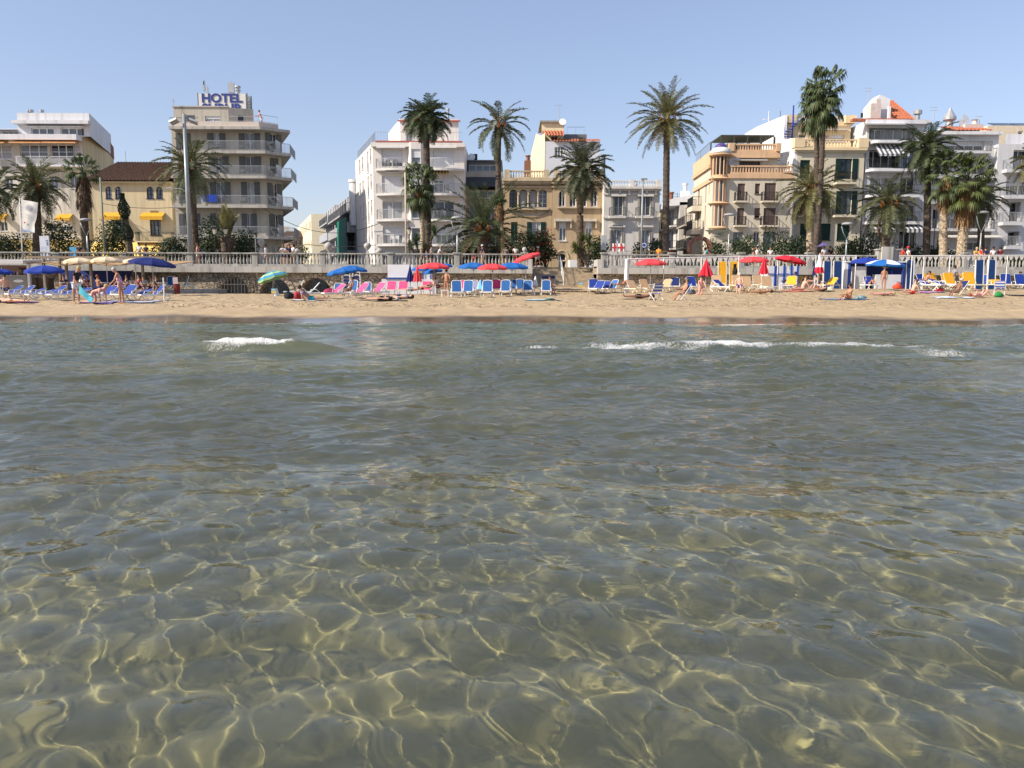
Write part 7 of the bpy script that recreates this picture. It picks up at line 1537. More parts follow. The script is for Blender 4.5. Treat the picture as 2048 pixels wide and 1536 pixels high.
for o in PROTO.values():
    for k in list(o.children_recursive) + [o]: bpy.data.objects.remove(k)
# upright stacks of loungers
def upright(px0, px1, y0, Y, col, lab, lean=4):
    a = W(px0, y0, Y); b = W(px1, y0, Y); zg = SH((a.x + b.x) / 2, Y); r = thing('upended_lounger', lab, 'sun lounger', ((a.x + b.x) / 2, Y, zg), 0, 'upended loungers'); w_ = (b.x - a.x) / 2; h = a.z - zg; fm = FRM.get(col, M_pl)
    T = Matrix.Rotation(R(-lean), 4, 'X'); m = MB(); m.box(-w_ + .03, w_ - .03, -.03, .0, .02, h, T); m.build('sling', FAB[col], r)
    m = MB()
    for s in (-1, 1): m.box(s * w_ - .03, s * w_ + .03, -.05, .06, 0, h, T)
    m.box(-w_, w_, -.02, .05, h - .04, h + .02, T); m.build('frame', fm, r)
    for z in (h * .25, h * .8):
        for s in (-1, 1): m = MB(); m.path([T @ Vector((s * w_, .05, z)), T @ Vector((s * w_, .3, z + .05)), T @ Vector((s * w_ * .9, .42, z - .1))], .03, 5); m.build('leg', fm, r)
upright(1438, 1454, 523, 60, 'yellow', 'left of the two yellow loungers stood on end'); upright(1461, 1477, 523, 60, 'yellow', 'right of the two yellow loungers stood on end, with a dark wetsuit')
upright(1649, 1664, 522, 60, 'upended blue', 'left of the two blue loungers stood on end by the folded striped parasol'); upright(1669, 1686, 522, 60, 'upended blue', 'right of the two blue loungers stood on end by the folded striped parasol')
upright(1815, 1830, 519, 60.5, 'upended blue', 'single dark blue lounger stood on end right of the booth'); upright(1954, 1970, 519, 60.5, 'upended blue', 'left of the two blue loungers stood on end at the far right'); upright(1979, 1994, 519, 60.5, 'upended blue', 'right of the two blue loungers stood on end at the far right')
ws = MB(); p = W(1470, 528, 59.5); ws.path([p, p + Vector((.02, -.02, -.5)), p + Vector((-.03, 0, -1.1))], [.12, .2, .13], 8); tag(ws.build('wetsuit', mat('black_neoprene', (.015, .015, .018), .7)), 'black wetsuit hung on the yellow upended lounger', 'wetsuit')
for px, lab in ((693, 'left of the two tall white chair stacks'), (713, 'right of the two tall white chair stacks')):
    Y = 60.5; p = W(px, 560, Y); zg = SH(p.x, Y); r = thing('stacked_beach_chairs', lab + ' with blue slings', 'chair stack', (p.x, Y, zg), 0, 'white chair stacks'); h = W(px, 545, Y).z - zg
    for k in range(5):
        m = MB(); z = .2 + k * (h - .75) / 4
        for s in (-1, 1): m.path([(s * .32, .1, z - .2), (s * .3, -.15, z + .25), (s * .24, .02, z + .55)], .03, 5)
        m.path([(-.24, .02, z + .55), (0, 0, z + .62), (.24, .02, z + .55)], .035, 5); C_ = m.build('chair_frame', M_pl, r); m = MB(); m.box(-.2, .2, -.1, -.08, z + .1, z + .28); m.build('sling', FAB['navy'], r, )
# parasols
PM = {'royal': mat('royal_blue_canvas', (.014, .04, .28), .8, .08, 2), 'navy': mat('navy_canvas', (.01, .02, .13), .8, .08, 2), 'blue': mat('bright_blue_canvas', (.014, .12, .40), .8, .08, 2), 'cream': mat('cream_canvas', (.70, .57, .38), .8, .05, 2), 'red': mat('red_canvas', (.66, .06, .07), .8, .06, 2), 'dkred': mat('crimson_canvas', (.55, .02, .04), .8, .06, 2), 'white': mat('white_canvas', (.70, .70, .74), .8, .05), 'green': mat('lime_canvas', (.32, .50, .22), .8, .1), 'teal': mat('teal_canvas', (.04, .24, .42), .8, .1)}
def parasol(cx, ytop, wpx, Y, col, label, tilt=0.0, tiltdir=0.0, col2=None, rings=None, hgt=.27, wood=False):
    c = W(cx, ytop, Y); zg = SH(c.x, min(Y, 63)); Rr = wpx / 2 / 1600 * Y / math.sqrt(1 + ((cx - 1024) / 1600) ** 2); h = c.z - zg; r = thing('parasol', label, 'parasol', (c.x, Y, zg), 0, 'open parasols on the beach')
    m = MB(); m.tube((0, 0, -.2), (0, 0, h * .62), .024, n=8); m.build('pole', mat('wood_pole', (.35, .22, .12), .6) if wood else M_alu, r)
    can = MB(); n = 8; hh = Rr * hgt; T = Matrix.Translation((0, 0, h - hh)) @ Matrix.Rotation(R(tilt), 4, Vector((math.cos(R(tiltdir)), math.sin(R(tiltdir)), 0)))
    prof = [(0.001, hh), (.25, hh * .93), (.55, hh * .70), (.8, hh * .38), (1.0, 0)]; vs = []; S_ = 4
    for rr, z in prof:
        for k in range(n * S_):
            a = 2 * PI * k / (n * S_) + PI / 8; f = (k % S_) / S_; cut = math.cos(PI / n) / math.cos((f - .5) * 2 * PI / n) if True else 1; rad = rr * Rr * (1 if rr < .01 else cut / math.cos(PI / n) * math.cos(PI / n) * 1.04); sag = .035 * math.sin(PI * f) * rr; vs.append((rad * math.cos(a), rad * math.sin(a), z - sag))
    N_ = n * S_; vs2 = [(x, y, z - .015) for x, y, z in vs]
    for i in range(len(prof) - 1):
        for k in range(N_):
            can.cur = 0
            if col2: can.cur = 1 if ((k // S_) % 2 if rings is None else (i % 2)) else 0
            q = [vs[i * N_ + k], vs[i * N_ + (k + 1) % N_], vs[(i + 1) * N_ + (k + 1) % N_], vs[(i + 1) * N_ + k]]; can.add(q, [(3, 2, 1, 0)], T)
    can.cur = 0; L_ = (len(prof) - 1) * N_
    for k in range(N_):
        a = Vector(vs[L_ + k]); b = Vector(vs[L_ + (k + 1) % N_]); d = Vector((0, 0, -.12)); can.add([a, b, b + d, a + d], [(0, 1, 2, 3)], T)
    can.build('canopy', [PM[col], PM[col2]] if col2 else PM[col], r)
    m = MB(); m.tube(T @ Vector((0, 0, -.45)), T @ Vector((0, 0, hh + .08)), .02, n=6); m.tube((0, 0, h * .6), T @ Vector((0, 0, -.42)), .02, n=6)
    for k in range(8): a = 2 * PI * k / 8 + PI / 8; m.tube(T @ Vector((0, 0, -.3)), T @ Vector((Rr * .55 * math.cos(a), Rr * .55 * math.sin(a), hh * .6)), .008, n=3)
    m.build('ribs', M_alu, r)
parasol(3, 538, 46, 44, 'royal', 'royal blue parasol cut off by the left edge'); parasol(88, 531, 80, 44, 'royal', 'royal blue parasol before the grey bar counter', 4, 0)
parasol(158, 515, 62, 50, 'cream', 'left of the two cream parasols'); parasol(212, 513, 60, 50, 'cream', 'right of the two cream parasols'); parasol(304, 515, 92, 50, 'navy', 'wide navy parasol on a dark post right of the cream ones', 7, 90); parasol(270, 517, 46, 54, 'cream', 'cream parasol peeking out behind the navy one', 5, 90)
parasol(545, 542, 60, 50, 'green', 'tilted lime, teal and blue striped parasol before the middle tunnel', 18, -90, 'teal', 1, hgt=.42)
parasol(684, 536, 60, 56, 'blue', 'blue parasol, left of the pair over the chair stacks', 8, -90); parasol(707, 531, 54, 58, 'blue', 'blue parasol, right of the pair over the chair stacks', 4, 90)
parasol(868, 525, 62, 54, 'red', 'red parasol above the white kiosk'); parasol(846, 532, 44, 57, 'blue', 'blue parasol behind the folded red one'); parasol(866, 537, 38, 55.5, 'blue', 'small tilted blue parasol under the red one', 10, -90); parasol(892, 527, 26, 60, 'blue', 'blue parasol edge behind the red one, far')
parasol(947, 525, 60, 56, 'blue', 'blue parasol left of the level red one'); parasol(985, 527, 60, 54, 'red', 'level red parasol between two blue ones'); parasol(1024, 525, 66, 56, 'blue', 'blue parasol right of the level red one'); parasol(1052, 509, 60, 59, 'red', 'red parasol tipped up steeply beside the steps', 20, -90, hgt=.22)
parasol(1302, 518, 62, 57, 'red', 'red parasol under the white canopy frame, left'); parasol(1508, 513, 58, 57, 'red', 'red parasol left of the folded crimson one before the cabin'); parasol(1582, 512, 62, 55, 'dkred', 'red parasol tipped down to the right over the blue and white cabin', 12, 90, hgt=.25)
parasol(1734, 515, 62, 55, 'royal', 'royal blue parasol by the booth'); parasol(1772, 519, 78, 52, 'blue', 'blue and white panelled parasol on a wooden pole', 3, 90, 'white', wood=True)
def closed_parasol(cx, ytop, ybot, wpx, Y, col, label, col2=None, split=.5):
    c = W(cx, ytop, Y); zg = SH(c.x, Y); r = thing('folded_parasol', label, 'parasol', (c.x, Y, zg), 0, 'folded parasols'); h = c.z - zg; hb = W(cx, ybot, Y).z - zg; Rr = wpx / 2 / 1600 * Y
    m = MB(); m.tube((0, 0, -.2), (0, 0, h + .05), .025, n=8); m.build('pole', M_alu, r); n = 32; prof = [(.03, h), (.10, h - .08), (.3, h - (h - hb) * .3), (.7, h - (h - hb) * .7), (1.0, hb)]
    m = MB(); vs = []
    for i, (rr, z) in enumerate(prof):
        for k in range(n): a = 2 * PI * k / n; q = max(.03, rr * Rr) * (1 + .20 * math.cos(8 * a) * min(1, rr + .3)); vs.append((q * math.cos(a), q * math.sin(a), z - (.05 * math.cos(8 * a) if i == 4 else 0)))
    for i in range(4):
        for k in range(n): m.cur = 1 if (col2 and i >= 3) else 0; m.add([vs[i * n + k], vs[(i + 1) * n + k], vs[(i + 1) * n + (k + 1) % n], vs[i * n + (k + 1) % n]], [(0, 1, 2, 3)])
    m.build('folded_canopy', [PM[col], PM[col2]] if col2 else PM[col], r, smooth=True)
closed_parasol(820, 528, 563, 15, 52, 'navy', 'folded dark blue parasol before the white kiosk'); closed_parasol(834.5, 529, 563, 16, 51.5, 'red', 'folded red parasol before the white kiosk'); closed_parasol(1413, 518, 552, 27, 54, 'dkred', 'folded crimson parasol left of the yellow upended loungers'); closed_parasol(1529, 512, 548, 18, 56, 'dkred', 'folded crimson parasol left of the blue and white cabin'); closed_parasol(1640, 507, 546, 18, 55, 'white', 'folded parasol, pale above and red below', 'dkred'); closed_parasol(1629, 524, 551, 7, 57, 'navy', 'slim folded navy parasol left of the pale and red one')
# white canopy frames with fringe
def fringe_frame(pts, Y, posts, label):
    P = [W(x, y, Y) for x, y in pts]; r = thing('canopy_frame', label, 'canopy frame', (P[0].x, Y, SH(P[0].x, 60))); L0 = Vector(r.location); m = MB(); m.path([p - L0 for p in P], .035, 6); m.build('top_beam', M_white, r); m = MB()
    for i in range(len(P) - 1):
        a, b = P[i] - L0, P[i + 1] - L0; n = int((b - a).length / .38)
        for k in range(n): q = a.lerp(b, k / n); w_ = a.lerp(b, (k + 1) / n); mid = (q + w_) / 2 + Vector((0, 0, -.34)); m.add([q, w_, mid + (w_ - q) * .12, mid - (w_ - q) * .12], [(0, 1, 2, 3)])
    m.build('fringe', mat('fringe_canvas', (.56, .55, .52), .9), r)
    for x, rr in posts:
        t = pt(x, Y, 520)[0]; zt = None
        for i in range(len(P) - 1):
            if P[i].x - .1 <= t <= P[i + 1].x + .1: zt = P[i].z + (P[i + 1].z - P[i].z) * (t - P[i].x) / (P[i + 1].x - P[i].x)
        m = MB(); m.path([Vector((t, Y, SH(t, 59) - .1)) - L0, Vector((t, Y, zt)) - L0], [rr * 1.6 if rr > .1 else rr, rr], 8); m.build('post', M_white, r)
fringe_frame([(1253, 518), (1328, 516), (1478, 513), (1632, 511)], 58, [(1254, .13), (1328, .035), (1403, .035), (1478, .035), (1556, .035), (1632, .035)], 'long white canopy frame with fringe over the beige loungers'); fringe_frame([(1636, 511), (1713, 511.5)], 57, [(1637, .035), (1688, .035), (1712, .035)], 'short white canopy frame over the blue upended loungers'); fringe_frame([(1799, 512), (1900, 511), (2060, 510.5)], 58, [(1824, .035), (1848, .03), (1900, .04), (1978, .04), (2015, .03)], 'white canopy frame with fringe at the far right')
# kiosks, cabin, booth, bar
def bx(name, px0, y0, px1, Y, dep, m_, parent, z0=None):
    a = W(px0, y0, Y); b = W(px1, y0, Y); zg = SH((a.x + b.x) / 2, min(Y, 63)) - .1 if z0 is None else z0; m = MB(); m.box(a.x, b.x, Y, Y + dep, zg, a.z); return ubuild(m, name, m_, parent)
def strip(name, px0, y0, px1, y1, Y, m_, parent, t=.03):
    a = W(px0, y0, Y); b = W(px1, y1, Y); m = MB(); m.box(a.x, b.x, Y - t, Y, min(a.z, b.z), max(a.z, b.z)); return ubuild(m, name, m_, parent)
M_cab = mat('kiosk_white', (.66, .68, .72), .5, .04, 1, streak=.06); M_trim = mat('cobalt_trim', (.02, .08, .40), .5); M_navyp = mat('navy_panel', (.018, .03, .14), .6, .08)
p = pt(820, 60); k1 = thing('beach_kiosk', 'white kiosk with blue trim and a big blank panel, before the sea wall', 'kiosk', (p[0], 60, .6)); bx('counter', 763, 558, 872, 60, 1.6, M_cab, k1); a = W(775, 529, 60.3); b = W(826, 555, 60.3); m = MB(); m.box(a.x, b.x, 60.3, 60.42, b.z, a.z); ubuild(m, 'blank_panel', mat('panel_white', (.70, .70, .72), .5, .03), k1); strip('blue_band', 770, 555.5, 826, 557.8, 60, M_trim, k1, .08); bx('side_cabinet', 846, 544, 862, 60.1, 1.3, M_cab, k1)
for x in (846, 860): strip('blue_batten', x, 545, x + 2, 578, 60.05, M_trim, k1)
for x in (775, 800, 824): strip('panel_leg', x, 555, x + 1, 575, 60.45, M_alu, k1)
p = pt(1575, 60); k2 = thing('beach_cabin', 'white cabin with a grid of cobalt blue battens', 'cabin', (p[0], 60, .8)); bx('walls', 1536, 532, 1596, 60, 1.8, M_cab, k2); 
for x in (1549, 1552, 1567, 1581, 1594): strip('blue_batten', x, 532, x + 2, 575, 59.99, M_trim, k2)
strip('blue_crossbar', 1535, 547, 1596, 549.5, 59.95, M_trim, k2)
p = pt(1755, 60.6); k3 = thing('drinks_booth', 'open navy and white drinks booth behind the blue parasols', 'booth', (p[0], 60.6, .8)); bx('back_panels', 1696, 524, 1812, 62.2, .3, M_navyp, k3); bx('white_pillar', 1690, 526, 1697, 60.5, .4, M_cab, k3); bx('blue_pillar', 1698, 526, 1702, 60.5, .4, M_trim, k3); bx('side_pillar', 1808, 524, 1813, 60.5, .4, M_navyp, k3); a = W(1692, 522, 60.4); b = W(1814, 525, 60.4); m = MB(); m.box(a.x, b.x, 60.4, 62.6, b.z, a.z); ubuild(m, 'roof_board', M_cab, k3); bx('white_fridge', 1711, 533, 1733, 60.7, .7, mat('fridge_white', (.55, .55, .55), .5), k3); bx('counter', 1752, 549, 1806, 60.8, .6, M_cab, k3)
for i, x in enumerate((1765, 1775, 1783)): m = MB(); q = W(x, 549, 61); m.lathe([(.06, 0), (.06, .2), (.02, .28), (.02, .33)], 8, (q.x, q.y, q.z)); tag(m.build('bottle', (M_white, M_gd, M_trim)[i]), ('white', 'dark', 'blue')[i] + ' bottle standing on the drinks booth counter', 'bottle')
# beach bar at the left
M_wood = mat('grey_timber', (.25, .20, .15), .8, .15, 4); bar = thing('beach_bar', 'grey beach bar with a pale awning and a dark open counter at the left edge', 'beach bar', (pt(20, 59)[0], 59, .3))
bx('counter', -60, 552, 53, 58, .7, mat('bar_grey', (.26, .255, .235), .6, .06), bar, .1); strip('worktop', -60, 550.3, 54, 552, 58, M_alu, bar, .1); m = MB(); e = W(37, 562, 57.98); m.lathe([(.19, 0), (.19, .02)], 18); o = ubuild(m, 'oval_badge', M_white, bar); o.matrix_parent_inverse = Matrix.Translation(-Vector(bar.location)) @ Matrix.Translation((e.x, 57.99, e.z)) @ Matrix.Diagonal((1.9, 1, .55, 1)) @ Matrix.Rotation(R(90), 4, 'X')
a = W(-60, 519, 57.5); b = W(54, 520, 57.5); m = MB(); zz = a.z; m.add([(a.x, 57, zz - .32), (b.x, 57, zz - .28), (b.x, 61.5, zz + .05), (a.x, 61.5, zz + .05), (a.x, 57, zz - .02), (b.x, 57, zz - .05), (b.x, 61.5, zz + .1), (a.x, 61.5, zz + .1)], [(0, 3, 2, 1), (4, 5, 6, 7), (0, 1, 5, 4), (1, 2, 6, 5), (2, 3, 7, 6), (3, 0, 4, 7)]); ubuild(m, 'awning', mat('pale_grey_awning', (.50, .50, .50), .8, .05), bar); bx('back_wall', -60, 530, 54, 61.8, .2, mat('bar_dark_red', (.06, .03, .022), .7), bar, .1)
for x in (52, -30): bx('post', x, 522, x + 5, 57.8, .2, M_cab, bar, .1)
for k in range(9): q = W(8 + k * 4.6, 552, 58.8); m = MB(); m.lathe([(.05, 0), (.05, .22), (.02, .3), (.02, .36)], 7, (q.x, q.y, q.z - .02)); ubuild(m, 'bottle_row', (M_white, M_gd, M_green)[k % 3], bar)
terr = thing('terrace_pergola', 'timber pergola with tan shade cloth over the bar terrace', 'pergola', (pt(180, 58)[0], 58, .3)); M_sail2 = mat('tan_shade_cloth', (.46, .30, .15), .85, .08, 1)
for x in (83, 115, 128, 177, 281): bx('post', x, 517, x + 3.5, 57, .22, M_wood, terr, .1)
a = W(55, 516.5, 57); b = W(330, 517.5, 57); m = MB(); m.box(a.x, b.x, 57.05, 57.25, a.z, a.z + .16); ubuild(m, 'beam', M_wood, terr)
m = MB(); n = 16
for i in range(n):
    x0 = a.x + (b.x - a.x) * i / n; x1 = a.x + (b.x - a.x) * (i + 1) / n; s0 = .12 * math.sin(i * 1.1); s1 = .12 * math.sin((i + 1) * 1.1); za = a.z - .05
    for dz in (0, -.03): m.add([(x0, 56.6, za - .34 + s0 + dz), (x1, 56.6, za - .34 + s1 + dz), (x1, 62.5, za + .02 + dz), (x0, 62.5, za + .02 + dz)], [(0, 1, 2, 3)])
ubuild(m, 'shade_cloth', M_sail2, terr)
w_ = thing('terrace_screen', 'long cobalt blue windbreak behind the terrace tables', 'screen', (pt(190, 62.5)[0], 62.5, .3)); bx('panel', 122, 541, 263, 62.6, .08, mat('cobalt_canvas', (.03, .055, .26), .7, .06), w_); bx('end_post', 263, 540, 265, 62.5, .15, M_wood, w_)
for i, (x, y0) in enumerate(((64, 545), (76, 546), (88, 545))): q = thing('bar_cabinet', ('left', 'middle', 'right')[i] + ' of the three brown cabinets under the blue parasol', 'cabinet', (pt(x + 4, 60)[0], 60, .2), 0, 'brown bar cabinets'); bx('body', x, 556, x + 10.5, 60, .6, mat('taupe_cabinet', (.19, .15, .12), .7), q, .1); strip('door', x + 1, 558, x + 9.5, 574, 59.99, mat('taupe_door', (.24, .19, .155), .6), q, .02)
# terrace tables and chairs
for i, (x, y) in enumerate(((125, 592), (160, 590), (205, 592), (250, 590), (285, 592), (318, 590))):
    p = S(x, y); p.y = 54.5 + (i % 2) * 1.2; p.x = pt(x, p.y)[0]; p.z = SH(p.x, p.y); r = thing('terrace_table', f'{ORD[i]} small table from the left on the bar terrace', 'table', p, 0, 'bar terrace tables'); m = MB(); m.lathe([(.02, .7), (.38, .7), (.38, .74), (.01, .745)], 14); m.build('tabletop', M_alu, r); m = MB(); m.lathe([(.24, 0), (.22, .03), (.035, .06), (.035, .7)], 8); m.build('pedestal', M_rail, r)
def plate_sign(px, py, ytop, label, Y=None):
    p = S(px, py); h = W(px, ytop, p.y).z - p.z; r = thing('beach_sign', label, 'sign', p, 0, 'blue and yellow beach signs'); m = MB(); m.tube((0, 0, -.1), (0, .0, h), .02, n=6); m.build('post', M_alu, r); w2 = .14 * p.y / 50 * 1.0; m = MB(); m.box(-w2, w2, -.035, -.021, h - w2 * 1.0, h); m.build('blue_half', mat('sign_teal', (.12, .36, .48), .6), r); m = MB(); m.box(-w2, w2, -.035, -.021, h - w2 * 2.1, h - w2 * 1.0 - .002); m.build('yellow_half', mat('sign_mustard', (.62, .46, .12), .6), r); m = MB(); m.box(-w2 * .75, w2 * .75, -.040, -.036, h - w2 * .62, h - w2 * .4); m.build('white_print', M_white, r)
plate_sign(1095, 588, 566, 'blue and yellow sign before the blue lounger by the steps'); plate_sign(1161, 586, 565, 'blue and yellow sign alone on the sand right of the steps'); plate_sign(548, 600, 577, 'blue and yellow sign under the striped parasol'); plate_sign(1708, 577, 556, 'blue and yellow sign by the yellow loungers at the booth')
# towels, bags, small things
def towel(px, py, w_, d_, m_, label, rz=0, name='beach_towel'):
    p = S(px, py); m = MB(); n = 10; r = random.Random(int(px)); vs = [(-w_ / 2 + w_ * i / n, -d_ / 2 + d_ * j / 4, 0) for j in range(5) for i in range(n + 1)]; c, s = math.cos(R(rz)), math.sin(R(rz)); vs = [(p.x + x * c - y * s, p.y + x * s + y * c, SH(p.x + x * c - y * s, p.y + x * s + y * c) + .03 + r.uniform(0, .02)) for x, y, z in vs]; fs = [(j * (n + 1) + i, j * (n + 1) + i + 1, (j + 1) * (n + 1) + i + 1, (j + 1) * (n + 1) + i) for j in range(4) for i in range(n)]; m.add(vs, fs); m.add([(x, y, z - .015) for x, y, z in vs], [f[::-1] for f in fs]); tag(m.build(name, m_), label, 'towel', kind='thing')
tc = lambda n, c: mat(n, c, .95, .12, 3)
towel(1086, 601, 1.9, 1.0, tc('pale_blue_towel', (.36, .58, .68)), 'pale blue towel spread on the sand before the steps'); towel(262, 605, 2.4, 1.2, tc('lilac_towel', (.45, .46, .60)), 'lilac and white towel under the two women by the bar'); towel(196, 606, 1.4, 1.0, tc('violet_towel', (.22, .15, .35)), 'violet towel under the woman on all fours'); towel(622, 602, 2.0, .9, tc('white_towel', (.66, .66, .66)), 'white towel under the sunbather in the purple shirt'); towel(1694, 599, 2.6, .8, tc('blue_striped_towel', (.12, .24, .42)), 'blue patterned towel under the woman with raised knees'); towel(1862, 585, 1.6, .8, tc('mauve_towel', (.42, .22, .40)), 'mauve towel left of the man in the low chair'); towel(1906, 595.5, 2.2, .9, tc('whiteblue_towel', (.55, .64, .74)), 'pale blue-white towel stretched out beside the sunbather'); towel(1596, 582, 2.0, .8, tc('coral_towel', (.50, .16, .12)), 'coral red towel under the couple by the cabin'); towel(1278, 598, 1.9, .8, tc('sand_towel', (.36, .27, .19)), 'sand-brown towel under the dark lying man'); towel(2040, 592, 1.4, .7, tc('black_towel', (.03, .03, .04)), 'crumpled black towel at the right edge'); towel(30, 606, 2.0, .9, tc('plum_towel', (.16, .08, .2)), 'plum towel under the sunbather at the left edge'); towel(766, 602, 2.4, .8, tc('charcoal_towel', (.07, .07, .08)), 'charcoal towel under the dark-clad sunbather')
def blob(px, py, sx, sy, sz, m_, name, label, cat, Y=None, dz=0.0):
    p = S(px, py) if Y is None else W(px, py, Y); m = MB(); r = random.Random(int(px * 7)); prof = [(1e-4, 0), (.42, .02), (.5, .25), (.46, .6), (.3, .85), (.08, 1.0), (1e-4, 1.02)]; vs = []; n = 12
    for rr, z in prof:
        for k in range(n): a = 2 * PI * k / n; q = rr * r.uniform(.6, 1.25); vs.append((q * math.cos(a) * sx, q * math.sin(a) * sy, z * sz * .75 * r.uniform(.75, 1.2)))
    fs = [(i * n + k, i * n + (k + 1) % n, (i + 1) * n + (k + 1) % n, (i + 1) * n + k) for i in range(len(prof) - 1) for k in range(n)]; m.add(vs, fs); o = m.build(name, m_, smooth=True); o.location = (p.x, p.y, p.z + dz); tag(o, label, cat, kind='thing')
blob(1997, 594, .55, .35, .38, mat('green_bag', (.015, .22, .05), .7, .3, 8), 'beach_bag', 'bright green bag at the feet of the sunbather', 'bag'); blob(1880, 583, .5, .3, .26, mat('red_bag', (.60, .03, .05), .7, .3, 8), 'beach_bag', 'red bag on the mauve towel', 'bag'); blob(1660, 583, .6, .35, .38, mat('cream_bag', (.60, .56, .42), .8, .3, 8), 'beach_bag', 'cream and lilac bags right of the couple', 'bag'); blob(1644, 583, .5, .3, .34, mat('dark_bag', (.07, .06, .08), .8, .3, 8), 'beach_bag', 'dark bag beside the cream one', 'bag'); blob(1382, 588, .55, .35, .35, mat('grey_bag', (.10, .10, .12), .8, .3, 8), 'beach_bag', 'dark grey bag beside the kneeling girl', 'bag'); blob(1795, 578, .7, .4, .55, mat('orange_towel', (.75, .09, .04), .8, .2, 6), 'draped_towel', 'bright orange towel heap before the booth lounger', 'towel'); blob(1778, 577, .4, .35, .45, mat('pink_ball', (.75, .06, .22), .6), 'pink_bag', 'round hot pink bag before the booth lounger', 'bag'); blob(660, 588, .9, .5, .5, mat('magenta_heap', (.30, .03, .10), .8, .3, 5), 'draped_towel', 'dark magenta clothes heap on the first pink lounger', 'towel'); blob(578, 598, .55, .4, .5, mat('black_rucksack', (.02, .02, .025), .8, .3, 5), 'rucksack', 'black rucksack left of the sky blue loungers', 'bag'); blob(594, 598, .45, .3, .5, mat('maroon_bag', (.36, .04, .05), .8, .3, 5), 'beach_bag', 'maroon bag beside the black rucksack', 'bag'); blob(1966, 590, .4, .3, .2, mat('navy_pack', (.03, .04, .12), .8, .3), 'beach_bag', 'small navy bag between the man in the chair and the sunbather', 'bag'); blob(1722, 598, .75, .3, .26, mat('teal_print_bag', (.20, .30, .33), .8, .5, 14), 'beach_bag', 'patterned bag behind the woman with raised knees', 'bag'); blob(1100, 600, .5, .3, .12, mat('teal_clothes', (.03, .14, .16), .8, .3), 'clothes_heap', 'dark teal clothes on the pale blue towel', 'clothes')
for px, py, lab in ((554, 585, 'white plastic bag hung on the striped parasol pole'), (1071, 560, 'white plastic bag hung by the blue lounger at the steps')):
    p = W(px, py + 4, 50.2 if px < 600 else 57.5); m = MB(); n = 10; prof = [(1e-4, -.45), (.15, -.4), (.2, -.2), (.12, .1), (.04, .4), (.02, .42)]; r_ = random.Random(px); vs = [(rr * math.cos(2 * PI * k / n) * r_.uniform(.7, 1.2), rr * math.sin(2 * PI * k / n), z) for rr, z in prof for k in range(n)]; m.add(vs, [(i * n + k, i * n + (k + 1) % n, (i + 1) * n + (k + 1) % n, (i + 1) * n + k) for i in range(5) for k in range(n)]); o = m.build('plastic_bag', M_white, smooth=True); o.location = p; tag(o, lab, 'bag', kind='thing')
def small_table(px, py, label, m_=M_pl):
    p = S(px, py); r = thing('side_table', label, 'table', p, 0, 'small white beach tables'); m = MB(); m.box(-.24, .24, -.24, .24, .38, .42); m.build('tabletop', m_, r, bevel=.01)
    for sx in (-1, 1):
        for sy in (-1, 1): m = MB(); m.box(sx * .2 - .025, sx * .2 + .025, sy * .2 - .025, sy * .2 + .025, 0, .38); m.build('leg', m_, r)
small_table(890, 594, 'white plastic table beside the standing man'); small_table(1300, 580, 'white table between the beige loungers'); small_table(1628, 577, 'white table left of the yellow loungers'); small_table(1075, 589, 'slatted white table left of the sign lounger'); small_table(1568, 580, 'low white table by the cabin corner'); small_table(2004, 577, 'white table right of the upright blue lounger')
m = MB(); a = S(1128, 582)
for k in range(10): m.box(a.x - .6 + k * .32, a.x - .36 + k * .32, 58.2, 60.8, SH(a.x + .8, 59) + .03, SH(a.x + .8, 59) + .07)
for y in (58.5, 60.4): m.box(a.x - .7, a.x + 2.6, y, y + .08, SH(a.x + .8, 59), SH(a.x + .8, 59) + .029)
tag(m.build('boardwalk', mat('sandy_boards', (.40, .29, .18), .9, .15, 5)), 'sandy wooden slat walkway at the foot of the steps', 'walkway', kind='thing')
r = thing('bench_frame', 'low navy-topped trolley frame at the foot of the steps', 'trolley', S(1090, 583)); r.location.y = 61; m = MB(); m.box(-.2, .85, -.3, .3, .95, 1.15); m.build('cover', M_navyp, r); m = MB()
for x in (-.15, .8): m.box(x - .04, x + .04, -.25, .25, 0, .95)
m.box(-.1, .75, -.05, .05, .3, .36); m.build('frame', M_alu, r)
r = thing('litter_bin', 'red bin with a pale notice beside the platform loungers', 'bin', S(348, 598)); r.location = (pt(348, 56)[0], 56, SH(pt(348, 56)[0], 56)); m = MB(); m.lathe([(.18, 0), (.2, .65), (.22, .67), (.2, .7)], 14); m.build('body', mat('bin_red', (.20, .025, .025), .5), r); m = MB(); m.box(-.17, .17, -.26, -.24, .7, 1.15); m.build('notice', mat('notice_pink', (.5, .40, .42), .7), r)
m = MB(); p = S(329, 602); m.tube((0, 0, -.1), (0, 0, 1.1), .035, n=8); o = m.build('white_post', M_white); o.location = p; tag(o, 'short white post before the last bar lounger', 'post', kind='thing')
